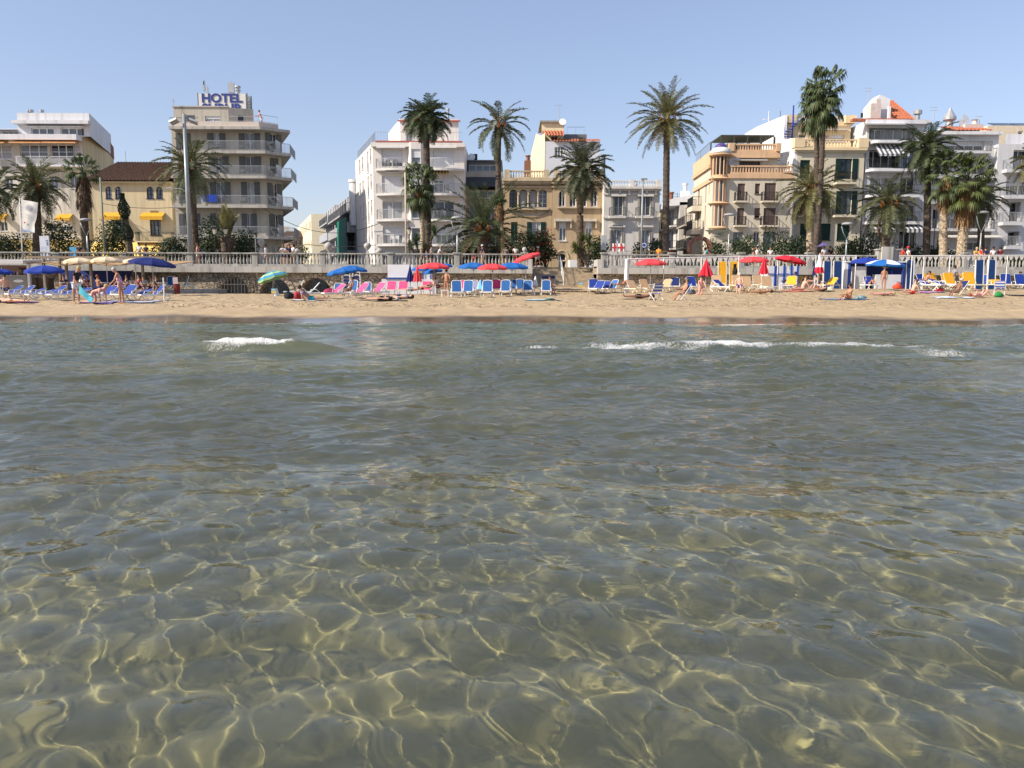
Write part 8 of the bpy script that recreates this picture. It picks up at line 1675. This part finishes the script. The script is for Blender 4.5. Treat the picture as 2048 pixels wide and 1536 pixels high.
# folding chairs
def folding_chair(px, py, rz, label, stripe=True, m_=None, drape=None):
    p = S(px, py); r = thing('folding_chair', label, 'chair', p, R(rz), 'folding beach chairs'); fm = M_pl
    for s in (-1, 1):
        m = MB(); m.path([(s * .27, -.30, 0), (s * .27, .22, .72), (s * .27, .30, .88)], .018, 6); m.build('side_tube', fm, r); m = MB(); m.path([(s * .27, .30, 0), (s * .27, -.28, .40)], .018, 6); m.build('leg', fm, r)
    m = MB(); fb = m_ or stripes('blue_white_deckchair', (.05, .10, .42), (.62, .62, .66), .085, 2); m.add([(-.25, -.22, .36), (.25, -.22, .36), (.25, .1, .34), (-.25, .1, .34), (-.25, -.22, .345), (.25, -.22, .345), (.25, .1, .325), (-.25, .1, .325)], [(0, 1, 2, 3), (7, 6, 5, 4), (0, 4, 5, 1), (2, 6, 7, 3)]); m.build('seat', fb, r)
    m = MB(); m.add([(-.25, .15, .45), (.25, .15, .45), (.25, .29, .86), (-.25, .29, .86), (-.25, .17, .45), (.25, .17, .45), (.25, .31, .86), (-.25, .31, .86)], [(0, 1, 2, 3), (7, 6, 5, 4), (0, 4, 5, 1), (2, 6, 7, 3)]); m.build('backrest', fb, r)
    if drape: m = MB(); m.path([(.30, .22, .9), (.33, .15, .5), (.34, .05, .12)], [.07, .09, .08], 7); tag(ubuild(m, 'hanging_cloth', drape, r), None)
folding_chair(1312, 600, -160, 'blue and white striped folding chair with an olive cloth over it', drape=mat('olive_cloth', (.30, .28, .08), .9, .3, 8)); CH = folding_chair(1368, 600, -80, 'folding chair with a blue back under the reading woman', m_=FAB['bright blue']); folding_chair(1998, 590, 150, 'low folding chair with blue stripes at the right'); folding_chair(1921, 590, -80, 'low navy chair under the reclining older man', m_=FAB['navy'])
# seagull
p = S(1640, 604); r = thing('seagull', 'small grey gull standing on the bare sand', 'bird', p, R(200)); m = MB(); m.path([(0, .17, .13), (0, .06, .15), (0, -.06, .17), (0, -.11, .22), (0, -.12, .26)], [.015, .05, .06, .035, .03], 8); m.build('body', mat('gull_grey', (.22, .20, .18), .7), r, smooth=True); m = MB(); m.tube((0, -.14, .26), (0, -.2, .25), .012, .003, 5); m.build('beak', mat('beak_yellow', (.6, .35, .03), .5), r)
for s in (-1, 1): m = MB(); m.tube((s * .02, 0, 0), (s * .02, 0, .12), .006, n=4); m.build('leg', MATS['beak_yellow'], r); m = MB(); m.path([(s * .04, -.06, .19), (s * .055, .06, .16), (s * .03, .2, .12)], [.01, .03, .004], 5); m.build('wing', mat('wing_dark', (.10, .09, .085), .7), r)
# scattered weed and litter
wd = MB(); r_ = random.Random(3)
for k in range(420):
    cx = r_.choice(((395, 614), (300, 605), (560, 610), (820, 612), (1200, 612), (1500, 610), (1640, 608), (1830, 608), (700, 611), (1400, 611), (1000, 613), (1950, 606))); px = cx[0] + r_.gauss(0, 50); py = cx[1] + r_.gauss(0, 2.0); q = S(px, min(py, 621)); a = r_.uniform(0, 3.1); l = r_.uniform(.02, .09); d = Vector((math.cos(a) * l, math.sin(a) * l, 0)); n_ = Vector((-d.y, d.x, 0)) * .35; q.z += .012; wd.add([q - d, q - n_, q + d, q + n_, q + Vector((0, 0, .02))], [(0, 1, 4), (1, 2, 4), (2, 3, 4), (3, 0, 4)])
tag(wd.build('seaweed_scraps', mat('dry_weed', (.06, .04, .025), .9)), kind='stuff')
# ================================================================ people
SK = {'fair': mat('skin_fair', (.62, .36, .26), .55, .06, 6), 'tan': mat('skin_tan', (.44, .22, .13), .5, .06, 6), 'brown': mat('skin_brown', (.24, .12, .075), .5, .06, 6), 'pink': mat('skin_pink', (.66, .34, .28), .55, .06, 6)}
HR = {'blond': mat('hair_blond', (.45, .33, .16), .7), 'grey': mat('hair_grey', (.45, .42, .38), .7), 'dark': mat('hair_dark', (.025, .018, .014), .6), 'brown': mat('hair_brown', (.10, .055, .03), .6), 'red': mat('hair_red', (.28, .08, .03), .6)}
def cloth(n, c): return mat('cloth_' + n, c, .9, .12, 6)
CL = {'black': cloth('black', (.02, .02, .025)), 'white': cloth('white', (.70, .70, .72)), 'navy': cloth('navy', (.02, .03, .10)), 'yellow': cloth('yellow', (.72, .42, .03)), 'red': cloth('red', (.62, .04, .03)), 'orange': cloth('orange', (.70, .27, .03)), 'blue': cloth('blue', (.03, .07, .42)), 'grey': cloth('grey', (.34, .33, .38)), 'purple': cloth('purple', (.20, .15, .25)), 'teal': cloth('teal', (.02, .24, .34)), 'print': mat('cloth_print', (.55, .30, .36), .9, .9, 14, col2=(.03, .03, .10)), 'maroon': cloth('maroon', (.18, .02, .03)), 'pink': cloth('pink', (.72, .34, .36)), 'cream': cloth('cream', (.62, .56, .46)), 'olive': cloth('olive', (.14, .14, .07))}
def dr(a): return Vector((0, -math.sin(R(a)), -math.cos(R(a))))
POSE = {  # pelvis height, torso lean, (thigh, calf) L R, (upper arm, forearm) L R, head tilt
 'stand': (.93, 0, (4, -2), (-3, -6), (5, 12), (-4, 8), 0), 'lookdown': (.92, -14, (4, -2), (-3, -6), (18, 45), (12, 40), -35), 'hips': (.93, -3, (6, -2), (-4, -8), (-25, 50), (-25, 50), 0), 'walk': (.90, -5, (26, 6), (-14, -42), (-22, 5), (24, 45), 0), 'lean': (.90, -22, (0, -3), (6, -8), (35, 80), (40, 85), 0),
 'phone': (.93, 4, (4, -2), (-3, -6), (20, 115), (25, 118), -20), 'sit': (.47, 8, (84, 2), (86, 6), (28, 78), (25, 70), -5), 'sitback': (.46, 24, (86, 20), (84, 12), (30, 70), (40, 95), -10), 'knees': (.13, 8, (128, 25), (112, 45), (55, 70), (30, 80), -25), 'longsit': (.13, 24, (95, 88), (112, 60), (-28, -15), (-30, -12), 0), 'recline': (.44, 48, (90, 86), (102, 66), (30, 110), (20, 80), -35), 'lie': (.14, 86, (90, 89), (92, 88), (86, 92), (80, 100), 8), 'lieknees': (.14, 84, (150, 30), (138, 42), (85, 95), (170, 240), 8), 'kneel': (.50, -6, (6, -86), (4, -88), (30, 60), (24, 55), -30), 'allfours': (.50, -72, (4, -84), (-4, -88), (8, 4), (0, 10), 30), 'prop': (.15, 48, (90, 88), (94, 86), (-5, 60), (-8, 55), -10), 'crosslegged': (.50, -12, (98, 70), (98, 70), (45, 60), (40, 70), -35)}
def skinmesh(name, P, E, Rd, m, parent, root=0, sub=1):
    me = bpy.data.meshes.new(name); me.from_pydata(P, E, []); me.materials.append(m); o = bpy.data.objects.new(name, me); COL.objects.link(o); o.parent = parent
    sk = o.modifiers.new('skin', 'SKIN'); sk.use_smooth_shade = True
    if sub: q = o.modifiers.new('sub', 'SUBSURF'); q.levels = sub; q.render_levels = sub
    d = me.skin_vertices[0].data
    for i, r in enumerate(Rd): d[i].radius = (r, r); d[i].use_root = (i == root)
    return o
def person(px, py, pose, rz, label, skin='fair', hair='brown', top=None, bottom='black', dress=None, hat=None, Y=None, z=None, h=1.68, cat='person', brief=False, female=False, longh=False, back=0.0, hold=None):
    if Y is None: p = S(px, py); p.y = min(p.y + back, 63); p.z = SH(p.x, p.y)
    else: p = W(px, py, Y); p.z = z if z is not None else GZ
    if z is not None: p.z = z
    r = thing('person', label, cat, p, R(rz), 'people on the promenade' if (Y and Y > 64.5) else 'people on the beach'); k = h / 1.72; r.scale = (k, k, k)
    pz, lean, tL, tR, aL, aR, hd = POSE[pose]; up = Vector((0, math.sin(R(lean)), math.cos(R(lean)))); pel = Vector((0, 0, pz)); belly = pel + up * .16; chest = pel + up * .36; neck = pel + up * .53; hu = Vector((0, math.sin(R(lean * .6 + hd)), math.cos(R(lean * .6 + hd))))
    if pose in ('lie', 'lieknees'): hu = up
    if pose == 'allfours': hu = Vector((0, -.85, .5)).normalized()
    h0 = neck + hu * .09; h1 = neck + hu * .18; h2 = neck + hu * .25; fw = Vector((0, -1, 0)) - hu * Vector((0, -1, 0)).dot(hu); fw = fw.normalized() if fw.length > .1 else Vector((0, 0, 1))
    if pose in ('lie', 'lieknees'): fw = Vector((0, 0, 1))
    P = [pel, belly, chest, neck, h0, h1, h2, h1 + fw * .105 - hu * .02]; Rd = [.125 if female else .118, .105 if female else .115, .125 if female else .14, .055, .068, .092, .06, .014]; E = [(0, 1), (1, 2), (2, 3), (3, 4), (4, 5), (5, 6), (5, 7)]; J = {}
    for s, th, ar, n in ((1, tL, aL, 'L'), (-1, tR, aR, 'R')):
        x = Vector((s, 0, 0)); cross = pose == 'crosslegged'; sp = .0 if not cross else .22; hip = pel + x * .085 - up * .03; kn = hip + dr(th[0]) * .42 + x * (.03 + sp); an = kn + dr(th[1]) * .40 - x * (.02 + sp * 1.2); td = dr(th[1] + 75 if th[1] > -60 else th[1] - 10); toe = an + td * .16 + x * .015
        if pose in ('lie', 'prop', 'longsit', 'recline'): toe = an + Vector((s * .05, -.06, .14))
        sh = neck - up * .075 + x * (.155 if female else .175); el = sh + dr(ar[0]) * .28 + x * (.05 if pose != 'hips' else .12); ha = el + dr(ar[1]) * .25 - x * (.01 if pose != 'hips' else .10); hd_ = (ha - el).normalized(); pm = ha + hd_ * .075; b = len(P)
        P += [hip, kn, an, toe, sh, el, ha, pm]; Rd += [.088, .055, .036, .032, .056, .040, .026, .030]; E += [(0, b), (b, b + 1), (b + 1, b + 2), (b + 2, b + 3), (2, b + 4), (b + 4, b + 5), (b + 5, b + 6), (b + 6, b + 7)]; J[n] = (hip, kn, an, toe, sh, el, ha, pm)
        sd = x; nrm = hd_.cross(sd).normalized()
        for f in range(4):
            o0 = (f - 1.5) * .018; L_ = (.062, .075, .07, .055)[f]; b2 = len(P); base = pm + nrm * o0 + hd_ * .02; P += [base + hd_ * L_ * .5, base + hd_ * L_ * .9 - sd * .012]; Rd += [.0085, .007]; E += [(b + 7, b2), (b2, b2 + 1)]
        b2 = len(P); P += [ha + nrm * .045 + hd_ * .05 - sd * .01]; Rd += [.0095]; E += [(b + 6, b2)]
    B = skinmesh('body', P, E, Rd, SK[skin], r, 0, 1)
    hb = MB(); hb.sph((0, 0, 0), .112, 12, 8, 1.02); Hh = hb.build('hair', HR[hair], r, smooth=True); Hh.location = h1 - fw * .028 + hu * .028; Hh.scale = (.88, .95, 1)
    if longh: m = MB(); q = h1 - fw * .07; m.path([q, q - hu * .14 - fw * .03, q - hu * .30 - fw * .02], [.085, .085, .04], 8); m.build('long_hair', HR[hair], r, smooth=True)
    for s in (-1, 1): m = MB(); m.sph(h1 + fw * .086 + Vector((s * .032, 0, 0)) + hu * .008, .012, 6, 4); m.build('eye', M_black, r)
    if hat: 
        m = MB(); m.lathe([(.17 if hat[1] else .12, .03), (.115, .05), (.11, .11), (.06, .15), (.001, .155)], 14); H2 = m.build('hat', CL[hat[0]], r, smooth=True); H2.location = h1; H2.rotation_mode = 'QUATERNION'; H2.rotation_quaternion = hu.to_track_quat('Z', 'Y')
    (hl, kl, al, tl, sl, el, wl, _), (hr, kr, ar_, tr, sr, er, wr, _) = J['L'], J['R']
    def shape(name, c, pts, edges, rad): skinmesh(name, [tuple(v) for v in pts], edges, rad, CL[c], r, 0, 1)
    if top: shape('shirt', top, [belly + up * -.08, belly + up * .08, chest, neck - up * .04, sl, sl.lerp(el, .5), sr, sr.lerp(er, .5)], [(0, 1), (1, 2), (2, 3), (2, 4), (4, 5), (2, 6), (6, 7)], [.135, .125, .155, .075, .072, .062, .072, .062])
    if dress: shape('dress', dress, [chest + up * .06, chest, belly, pel, (hl.lerp(kl, .55) + hr.lerp(kr, .55)) / 2], [(0, 1), (1, 2), (2, 3), (3, 4)], [.12, .14, .13, .15, .17])
    elif bottom and not brief: f_ = .62; shape('shorts', bottom, [pel + up * .04, hl, hl.lerp(kl, f_), hr, hr.lerp(kr, f_)], [(0, 1), (1, 2), (0, 3), (3, 4)], [.14, .108, .088, .108, .088])
    elif bottom: shape('swim_brief', bottom, [pel + up * .03, pel - up * .04, hl.lerp(kl, .06), hr.lerp(kr, .06)], [(0, 1), (0, 2), (0, 3)], [.135, .10, .104, .104])
    if female and not top and not dress and brief: shape('bikini_top', bottom, [chest - up * .03 + Vector((.02, 0, 0)), chest - up * .03 - Vector((.02, 0, 0))], [(0, 1)], [.145, .145])
    if hold: hold(r, J)
    return r
def hold_towel(r, J):
    m = MB(); a = J['R'][7]; n = 8; vs = []
    for j in range(n + 1):
        for i in range(n + 1): u = i / n; v = j / n; vs.append((a.x - .05 + .05 * math.sin(v * 5), a.y - .75 * u - .1 * v, a.z + .03 - .45 * v - .55 * u * (1 - v * .3) + .04 * math.sin(u * 7)))
    fs = [(j * (n + 1) + i, j * (n + 1) + i + 1, (j + 1) * (n + 1) + i + 1, (j + 1) * (n + 1) + i) for j in range(n) for i in range(n)]; m.add(vs, fs); m.add([(x + .015, y, z) for x, y, z in vs], [f[::-1] for f in fs])
    o = m.build('held_towel', mat('turquoise_towel', (.08, .36, .46), .95, .15, 4)); o.matrix_world = Matrix.Translation(r.location) @ Matrix.Rotation(r.rotation_euler.z, 4, 'Z'); tag(o, 'turquoise towel held out by the blond woman in a black top', 'towel', kind='thing')
# --- on the beach
person(154, 607, 'lookdown', 70, 'blond woman in black top and white shorts holding a turquoise towel', 'tan', 'blond', 'black', 'white', h=1.68, female=True, hold=hold_towel)
person(189, 606, 'allfours', 80, 'sunburnt woman on all fours on the violet towel', 'pink', 'blond', None, 'navy', brief=True, female=True, h=1.65)
person(243, 607, 'lookdown', -80, 'grey-haired woman in a patterned swim dress looking down', 'tan', 'grey', None, None, dress='print', h=1.62, female=True)
person(893, 591, 'hips', 160, 'suntanned man in black swim briefs standing with hands on hips', 'tan', 'dark', None, 'black', brief=True, h=1.7)
person(12, 594, 'sit', 200, 'bare-backed man sitting at the left edge', 'fair', 'dark', None, 'navy', h=1.75, z=None); person(24, 607, 'lie', 75, 'bather lying on the plum towel at the left edge', 'fair', 'brown', None, 'navy', brief=True, h=1.6, female=True)
for i, (x, c, hh, rz, hat) in enumerate(((128, 'black', 'dark', 30, None), (163, 'white', 'dark', -20, ('white', 0)), (174, 'maroon', 'brown', 20, None), (198, None, 'red', 160, None), (252, 'black', 'dark', -30, None), (264, 'cream', 'brown', 20, None), (277, 'maroon', 'dark', -10, None), (288, 'grey', 'dark', 40, None), (300, 'olive', 'brown', -40, None), (312, 'black', 'dark', 10, None))):
    Y = 55.5 + (i % 3) * .9; x_ = pt(x, Y, 575)[0]; person(x, 575, 'sit', rz, f'{ORD[i]} seated diner from the left on the bar terrace, in ' + {'black': 'black', 'white': 'white with a white cap', 'maroon': 'dark red', None: 'swimwear with red hair', 'cream': 'cream', 'grey': 'grey', 'olive': 'olive'}[c], 'tan', hh, c, 'navy', Y=Y, z=SH(x_, Y), hat=hat, h=1.7)
person(620, 602, 'prop', 100, 'person in a purple shirt leaning on the white towel by the tunnels', 'tan', 'dark', 'purple', 'teal', h=1.7); person(796, 587, 'crosslegged', 0, 'suntanned woman sitting cross-legged on a pink lounger', 'brown', 'dark', None, 'black', brief=True, female=True, h=1.62, z=SH(-8, 57) + .0)
LZ = lambda px, py: S(px, py).z + .24
person(822, 590, 'lie', -90, 'bather lying face up on the lounger below the folded parasols', 'fair', 'brown', None, 'teal', h=1.7, z=LZ(822, 590), back=.5); person(858, 590, 'recline', -80, 'woman in a black swimsuit lying with raised arms by the white kiosk', 'fair', 'red', None, None, dress='black', female=True, h=1.66, z=LZ(858, 590) - .1, back=.5)
person(766, 603, 'lie', -95, 'bather in dark clothes lying on the charcoal towel', 'fair', 'grey', 'black', 'black', h=1.7); person(800, 599, 'lie', -100, 'dark-haired bather lying on the sand right of the charcoal towel', 'fair', 'dark', 'grey', 'navy', h=1.65, longh=True, female=True)
person(876, 588, 'recline', 70, 'person reclining in a pale shirt left of the standing man', 'fair', 'brown', 'cream', 'maroon', h=1.65, z=LZ(876, 588) - .1); person(1279, 598, 'lie', -90, 'dark-skinned man in black shorts lying flat on the sand', 'brown', 'dark', None, 'black', h=1.75)
person(1366, 600, 'sitback', -75, 'woman with legs out reading in the folding chair', 'tan', 'brown', None, 'grey', brief=True, female=True, h=1.68, z=S(1366, 600).z - .06); person(1401, 590, 'kneel', 5, 'girl in a pink bikini kneeling on the sand facing the sea', 'pink', 'dark', None, 'red', brief=True, female=True, h=1.55)
person(1604, 582, 'longsit', -70, 'bare-chested man sitting with legs out before the cabin', 'fair', 'brown', None, 'pink', brief=True, h=1.75); person(1634, 583, 'lieknees', -70, 'bather lying down right of the sitting man by the cabin', 'fair', 'brown', None, 'maroon', brief=True, female=True, h=1.62); person(1582, 578, 'recline', -60, 'tanned sunbather with a bent knee on the yellow lounger by the cabin', 'brown', 'dark', None, 'black', brief=True, h=1.7, z=LZ(1582, 578) - .1)
person(1626, 575, 'recline', -80, 'woman with brown hair reclining before the folded pale and red parasol', 'fair', 'brown', None, 'navy', brief=True, female=True, h=1.65, z=LZ(1626, 575) - .1); person(1682, 577, 'recline', -80, 'woman stretched on a yellow lounger left of the sign', 'fair', 'brown', None, 'black', brief=True, female=True, h=1.66, z=LZ(1682, 577) - .1); person(1712, 573, 'sitback', -40, 'woman sitting up beside the yellow lounger by the booth', 'tan', 'brown', None, 'navy', dress='navy', female=True, h=1.62, z=LZ(1712, 573) - .2)
person(1698, 600, 'knees', -70, 'topless sunbather sitting with raised knees looking down', 'tan', 'dark', None, 'black', brief=True, h=1.66, longh=False); person(1742, 578, 'lieknees', 0, 'bather with raised knees on the blue lounger before the booth', 'tan', 'dark', None, 'pink', brief=True, female=True, h=1.66, z=LZ(1742, 578)); person(1772, 577, 'lieknees', -40, 'bather in pale clothes on a lounger under the wooden-pole parasol', 'fair', 'brown', 'white', 'white', h=1.68, z=LZ(1772, 577)); person(1798, 576, 'sitback', -80, 'man in a blue-grey shirt reading by the orange towel heap', 'tan', 'dark', 'grey', 'red', h=1.72, z=LZ(1798, 576) - .2)
person(1768, 560, 'stand', 170, 'bare-backed bather standing at the drinks booth counter', 'tan', 'brown', None, 'black', brief=True, Y=60.2, z=.95, h=1.66); person(1907, 560, 'walk', 90, 'man in a long grey shirt walking behind the yellow loungers', 'brown', 'dark', 'grey', 'grey', Y=61.5, z=1.0, h=1.8)
person(1914, 592, 'sitback', -75, 'older tanned man reclining in the low navy chair', 'brown', 'grey', None, 'black', brief=True, h=1.72, z=S(1914, 592).z - .18); person(1962, 596, 'lieknees', 95, 'sunbather lying with both knees up beside the green bag', 'pink', 'red', None, 'black', brief=True, female=True, h=1.66); person(1980, 577, 'sitback', -60, 'woman in a black swimsuit sitting on the edge of a blue lounger', 'fair', 'red', None, None, dress='black', female=True, h=1.66, z=LZ(1980, 577) - .2); person(2038, 578, 'sit', 60, 'tanned man with dark curly hair sitting at the right edge', 'tan', 'dark', None, 'white', h=1.72, z=LZ(2038, 578) - .15)
for x, y, ps, rz, sk, hh, bt, f, lab, up in ((700, 594, 'sitback', -40, 'brown', 'dark', 'teal', 1, 'tanned woman in teal sitting between the first pink loungers', 0), (1100, 588, 'sit', 30, 'tan', 'dark', 'navy', 0, 'man in navy shorts perched on the lounger with the sign', .0), (1246, 586, 'recline', -60, 'tan', 'brown', 'red', 1, 'woman in a red bikini on the last bright blue lounger right of the steps', .2), (1478, 586, 'sit', -20, 'fair', 'grey', 'blue', 0, 'grey-haired man in blue trunks sitting before the beige loungers', 0), (1520, 588, 'lie', -85, 'tan', 'dark', 'black', 1, 'woman lying flat on the sand before the beige loungers', -.0), (1824, 588, 'longsit', -70, 'fair', 'brown', 'red', 0, 'man in red trunks sitting on the sand left of the mauve towel', 0), (1850, 580, 'recline', -60, 'tan', 'dark', 'white', 1, 'woman in a white bikini reclining on a flat blue lounger', .2), (1766, 592, 'lie', -80, 'pink', 'blond', 'teal', 1, 'blond sunbather lying on the sand below the booth', 0), (960, 597, 'knees', 60, 'tan', 'dark', 'orange', 1, 'woman in orange sitting with raised knees before the blue lounger row', 0), (480, 600, 'walk', 90, 'tan', 'brown', 'navy', 0, 'boy in navy trunks walking past the barred tunnel', 0))[:8]:
    person(x, y, ps, rz, lab, sk, hh, None, bt, brief=bool(f), female=bool(f), z=(S(x, y).z + up) if up else None, h=1.66)
# --- on the promenade
PP = [(160, 66.2, 'stand', 180, 'person with dark hair by the forked lamp above the terrace', 'black', 'black', 'dark', None), (280, 65.2, 'sit', 180, 'person in a white shirt sitting on the balustrade above the bar', 'white', 'navy', 'dark', None), (293, 66, 'stand', 170, 'small figure beside the white-shirted sitter', 'black', 'navy', 'brown', None),
 (396, 65.6, 'stand', 100, 'person in pink right of the floodlight mast', 'pink', 'cream', 'brown', None), (402, 65.9, 'walk', -90, 'child in white top and navy shorts right of the floodlight mast', 'white', 'navy', 'dark', None), (533, 65.9, 'walk', -90, 'woman in white by the stone vase at the hotel corner', 'white', 'grey', 'dark', None), (568, 65.4, 'lean', 0, 'man in a white tee shirt leaning on the balustrade', 'white', 'navy', 'brown', None), (579, 65.9, 'stand', 20, 'dark-clothed man behind the man in the white tee', 'navy', 'black', 'dark', None), (587, 65.5, 'stand', -40, 'woman with long dark hair in a white top at the balustrade', 'white', 'cream', 'dark', None),
 (853, 65.6, 'stand', -60, 'child in a bright blue hooded top under the yucca', 'blue', 'navy', 'dark', None), (862, 66.1, 'walk', 80, 'person in grey and white walking under the yucca', 'grey', 'black', 'dark', None), (876, 65.6, 'lean', 90, 'stooping person in white right of the yucca walkers', 'white', 'grey', 'grey', None), (966, 65.6, 'walk', -80, 'man in a white and navy vest with a white cap', 'navy', 'white', 'dark', ('white', 0)), (947, 66.2, 'stand', 0, 'small child in red behind the balustrade', 'red', 'red', 'dark', None), (1010, 65.8, 'walk', 150, 'woman with a strapped bag seen from behind, pale top', 'cream', 'black', 'dark', None), (1031, 66, 'phone', 0, 'person in a pale tee holding a phone, red shorts', 'white', 'red', 'dark', None),
 (1067, 69.4, 'walk', 40, 'woman in a dark top at the head of the steps, left', 'black', 'black', 'brown', None), (1074.5, 69.0, 'walk', 60, 'man in a red vest and white cap at the head of the steps', 'red', 'cream', 'brown', ('white', 0)), (1317, 66.2, 'stand', 150, 'person in an orange dress before the tallest palm', 'orange', 'orange', 'dark', None), (1323, 66.4, 'walk', -90, 'child in white and blue beside the orange dress', 'white', 'blue', 'dark', None), (1409, 66.2, 'lean', 90, 'person in turquoise bending below the ring sculpture', 'teal', 'navy', 'dark', None),
 (1505, 66.0, 'stand', 90, 'person in black walking beside the white dress', 'black', 'black', 'dark', None), (1514, 65.7, 'walk', -90, 'woman in a long white top above the red parasols', 'white', 'white', 'dark', None), (1540, 67.2, 'stand', 0, 'figure in a white print before the green doors', 'white', 'grey', 'dark', None), (1647, 65.4, 'stand', 200, 'person in a straw hat and white top by the balustrade', 'white', 'cream', 'brown', ('cream', 1)), (1660, 65.9, 'stand', 10, 'dark-clothed person holding a violet umbrella', 'black', 'navy', 'dark', None),
 (1805, 65.9, 'walk', -80, 'person in a bright red top right of the stone slab', 'red', 'white', 'dark', None), (1816, 65.8, 'walk', -90, 'man in a long white shirt and red cap', 'white', 'white', 'dark', ('red', 0)), (1949, 65.5, 'lean', 0, 'fair-haired person in a yellow top and shorts', 'yellow', 'yellow', 'blond', None), (1962, 66.3, 'stand', 160, 'person in red and white behind the yellow top', 'red', 'white', 'dark', None), (1970, 65.8, 'stand', 180, 'person in navy with back turned, right of the yellow top', 'navy', 'cream', 'dark', None), (1985, 65.7, 'stand', 180, 'person in a white tee with back turned and black hair', 'white', 'black', 'dark', None), (1999, 65.9, 'stand', 170, 'person in dark red with back turned at the far right', 'maroon', 'maroon', 'dark', None)]
for x, Y, ps, rz, lab, t, b, hh, hat in PP:
    kid = 'child' in lab; z = None
    if ps == 'sit': z = ZR - .47
    person(x, 520, ps, rz, lab, 'tan' if t != 'yellow' else 'fair', hh, t, b, Y=Y, z=z, h=1.25 if kid else 1.70, hat=hat, longh='long dark hair' in lab, female='woman' in lab)
def um():
    p = W(1652, 512, 65.7); m = MB(); T = Matrix.Translation((p.x - .3, 65.6, GZ + 1.75)) @ Matrix.Rotation(R(-15), 4, 'Y'); n = 8; v = [T @ Vector((0, 0, .28))] + [T @ Vector((.55 * math.cos(2 * PI * k / n), .55 * math.sin(2 * PI * k / n), 0)) for k in range(n)] + [T @ Vector((.55 * math.cos(2 * PI * (k + .5) / n) * .86, .55 * math.sin(2 * PI * (k + .5) / n) * .86, .05)) for k in range(n)]
    m.add(v, [f for k in range(n) for f in ((0, 1 + k, 9 + k), (0, 9 + k, 1 + (k + 1) % n))]); m.tube(T @ Vector((0, 0, .3)), T @ Vector((0, 0, -.75)), .012, n=5); tag(m.build('umbrella', mat('violet_umbrella', (.10, .08, .20), .7)), 'dark violet sun umbrella held up on the promenade', 'umbrella', kind='thing')
um()
# person sunbathing on the hotel roof terrace
person(523, 240, 'lean', -60, 'bare-chested person leaning on the hotel roof terrace rail', 'pink', 'brown', None, 'white', Y=85.5, z=W(450, 246, 85).z - .3, h=1.7)
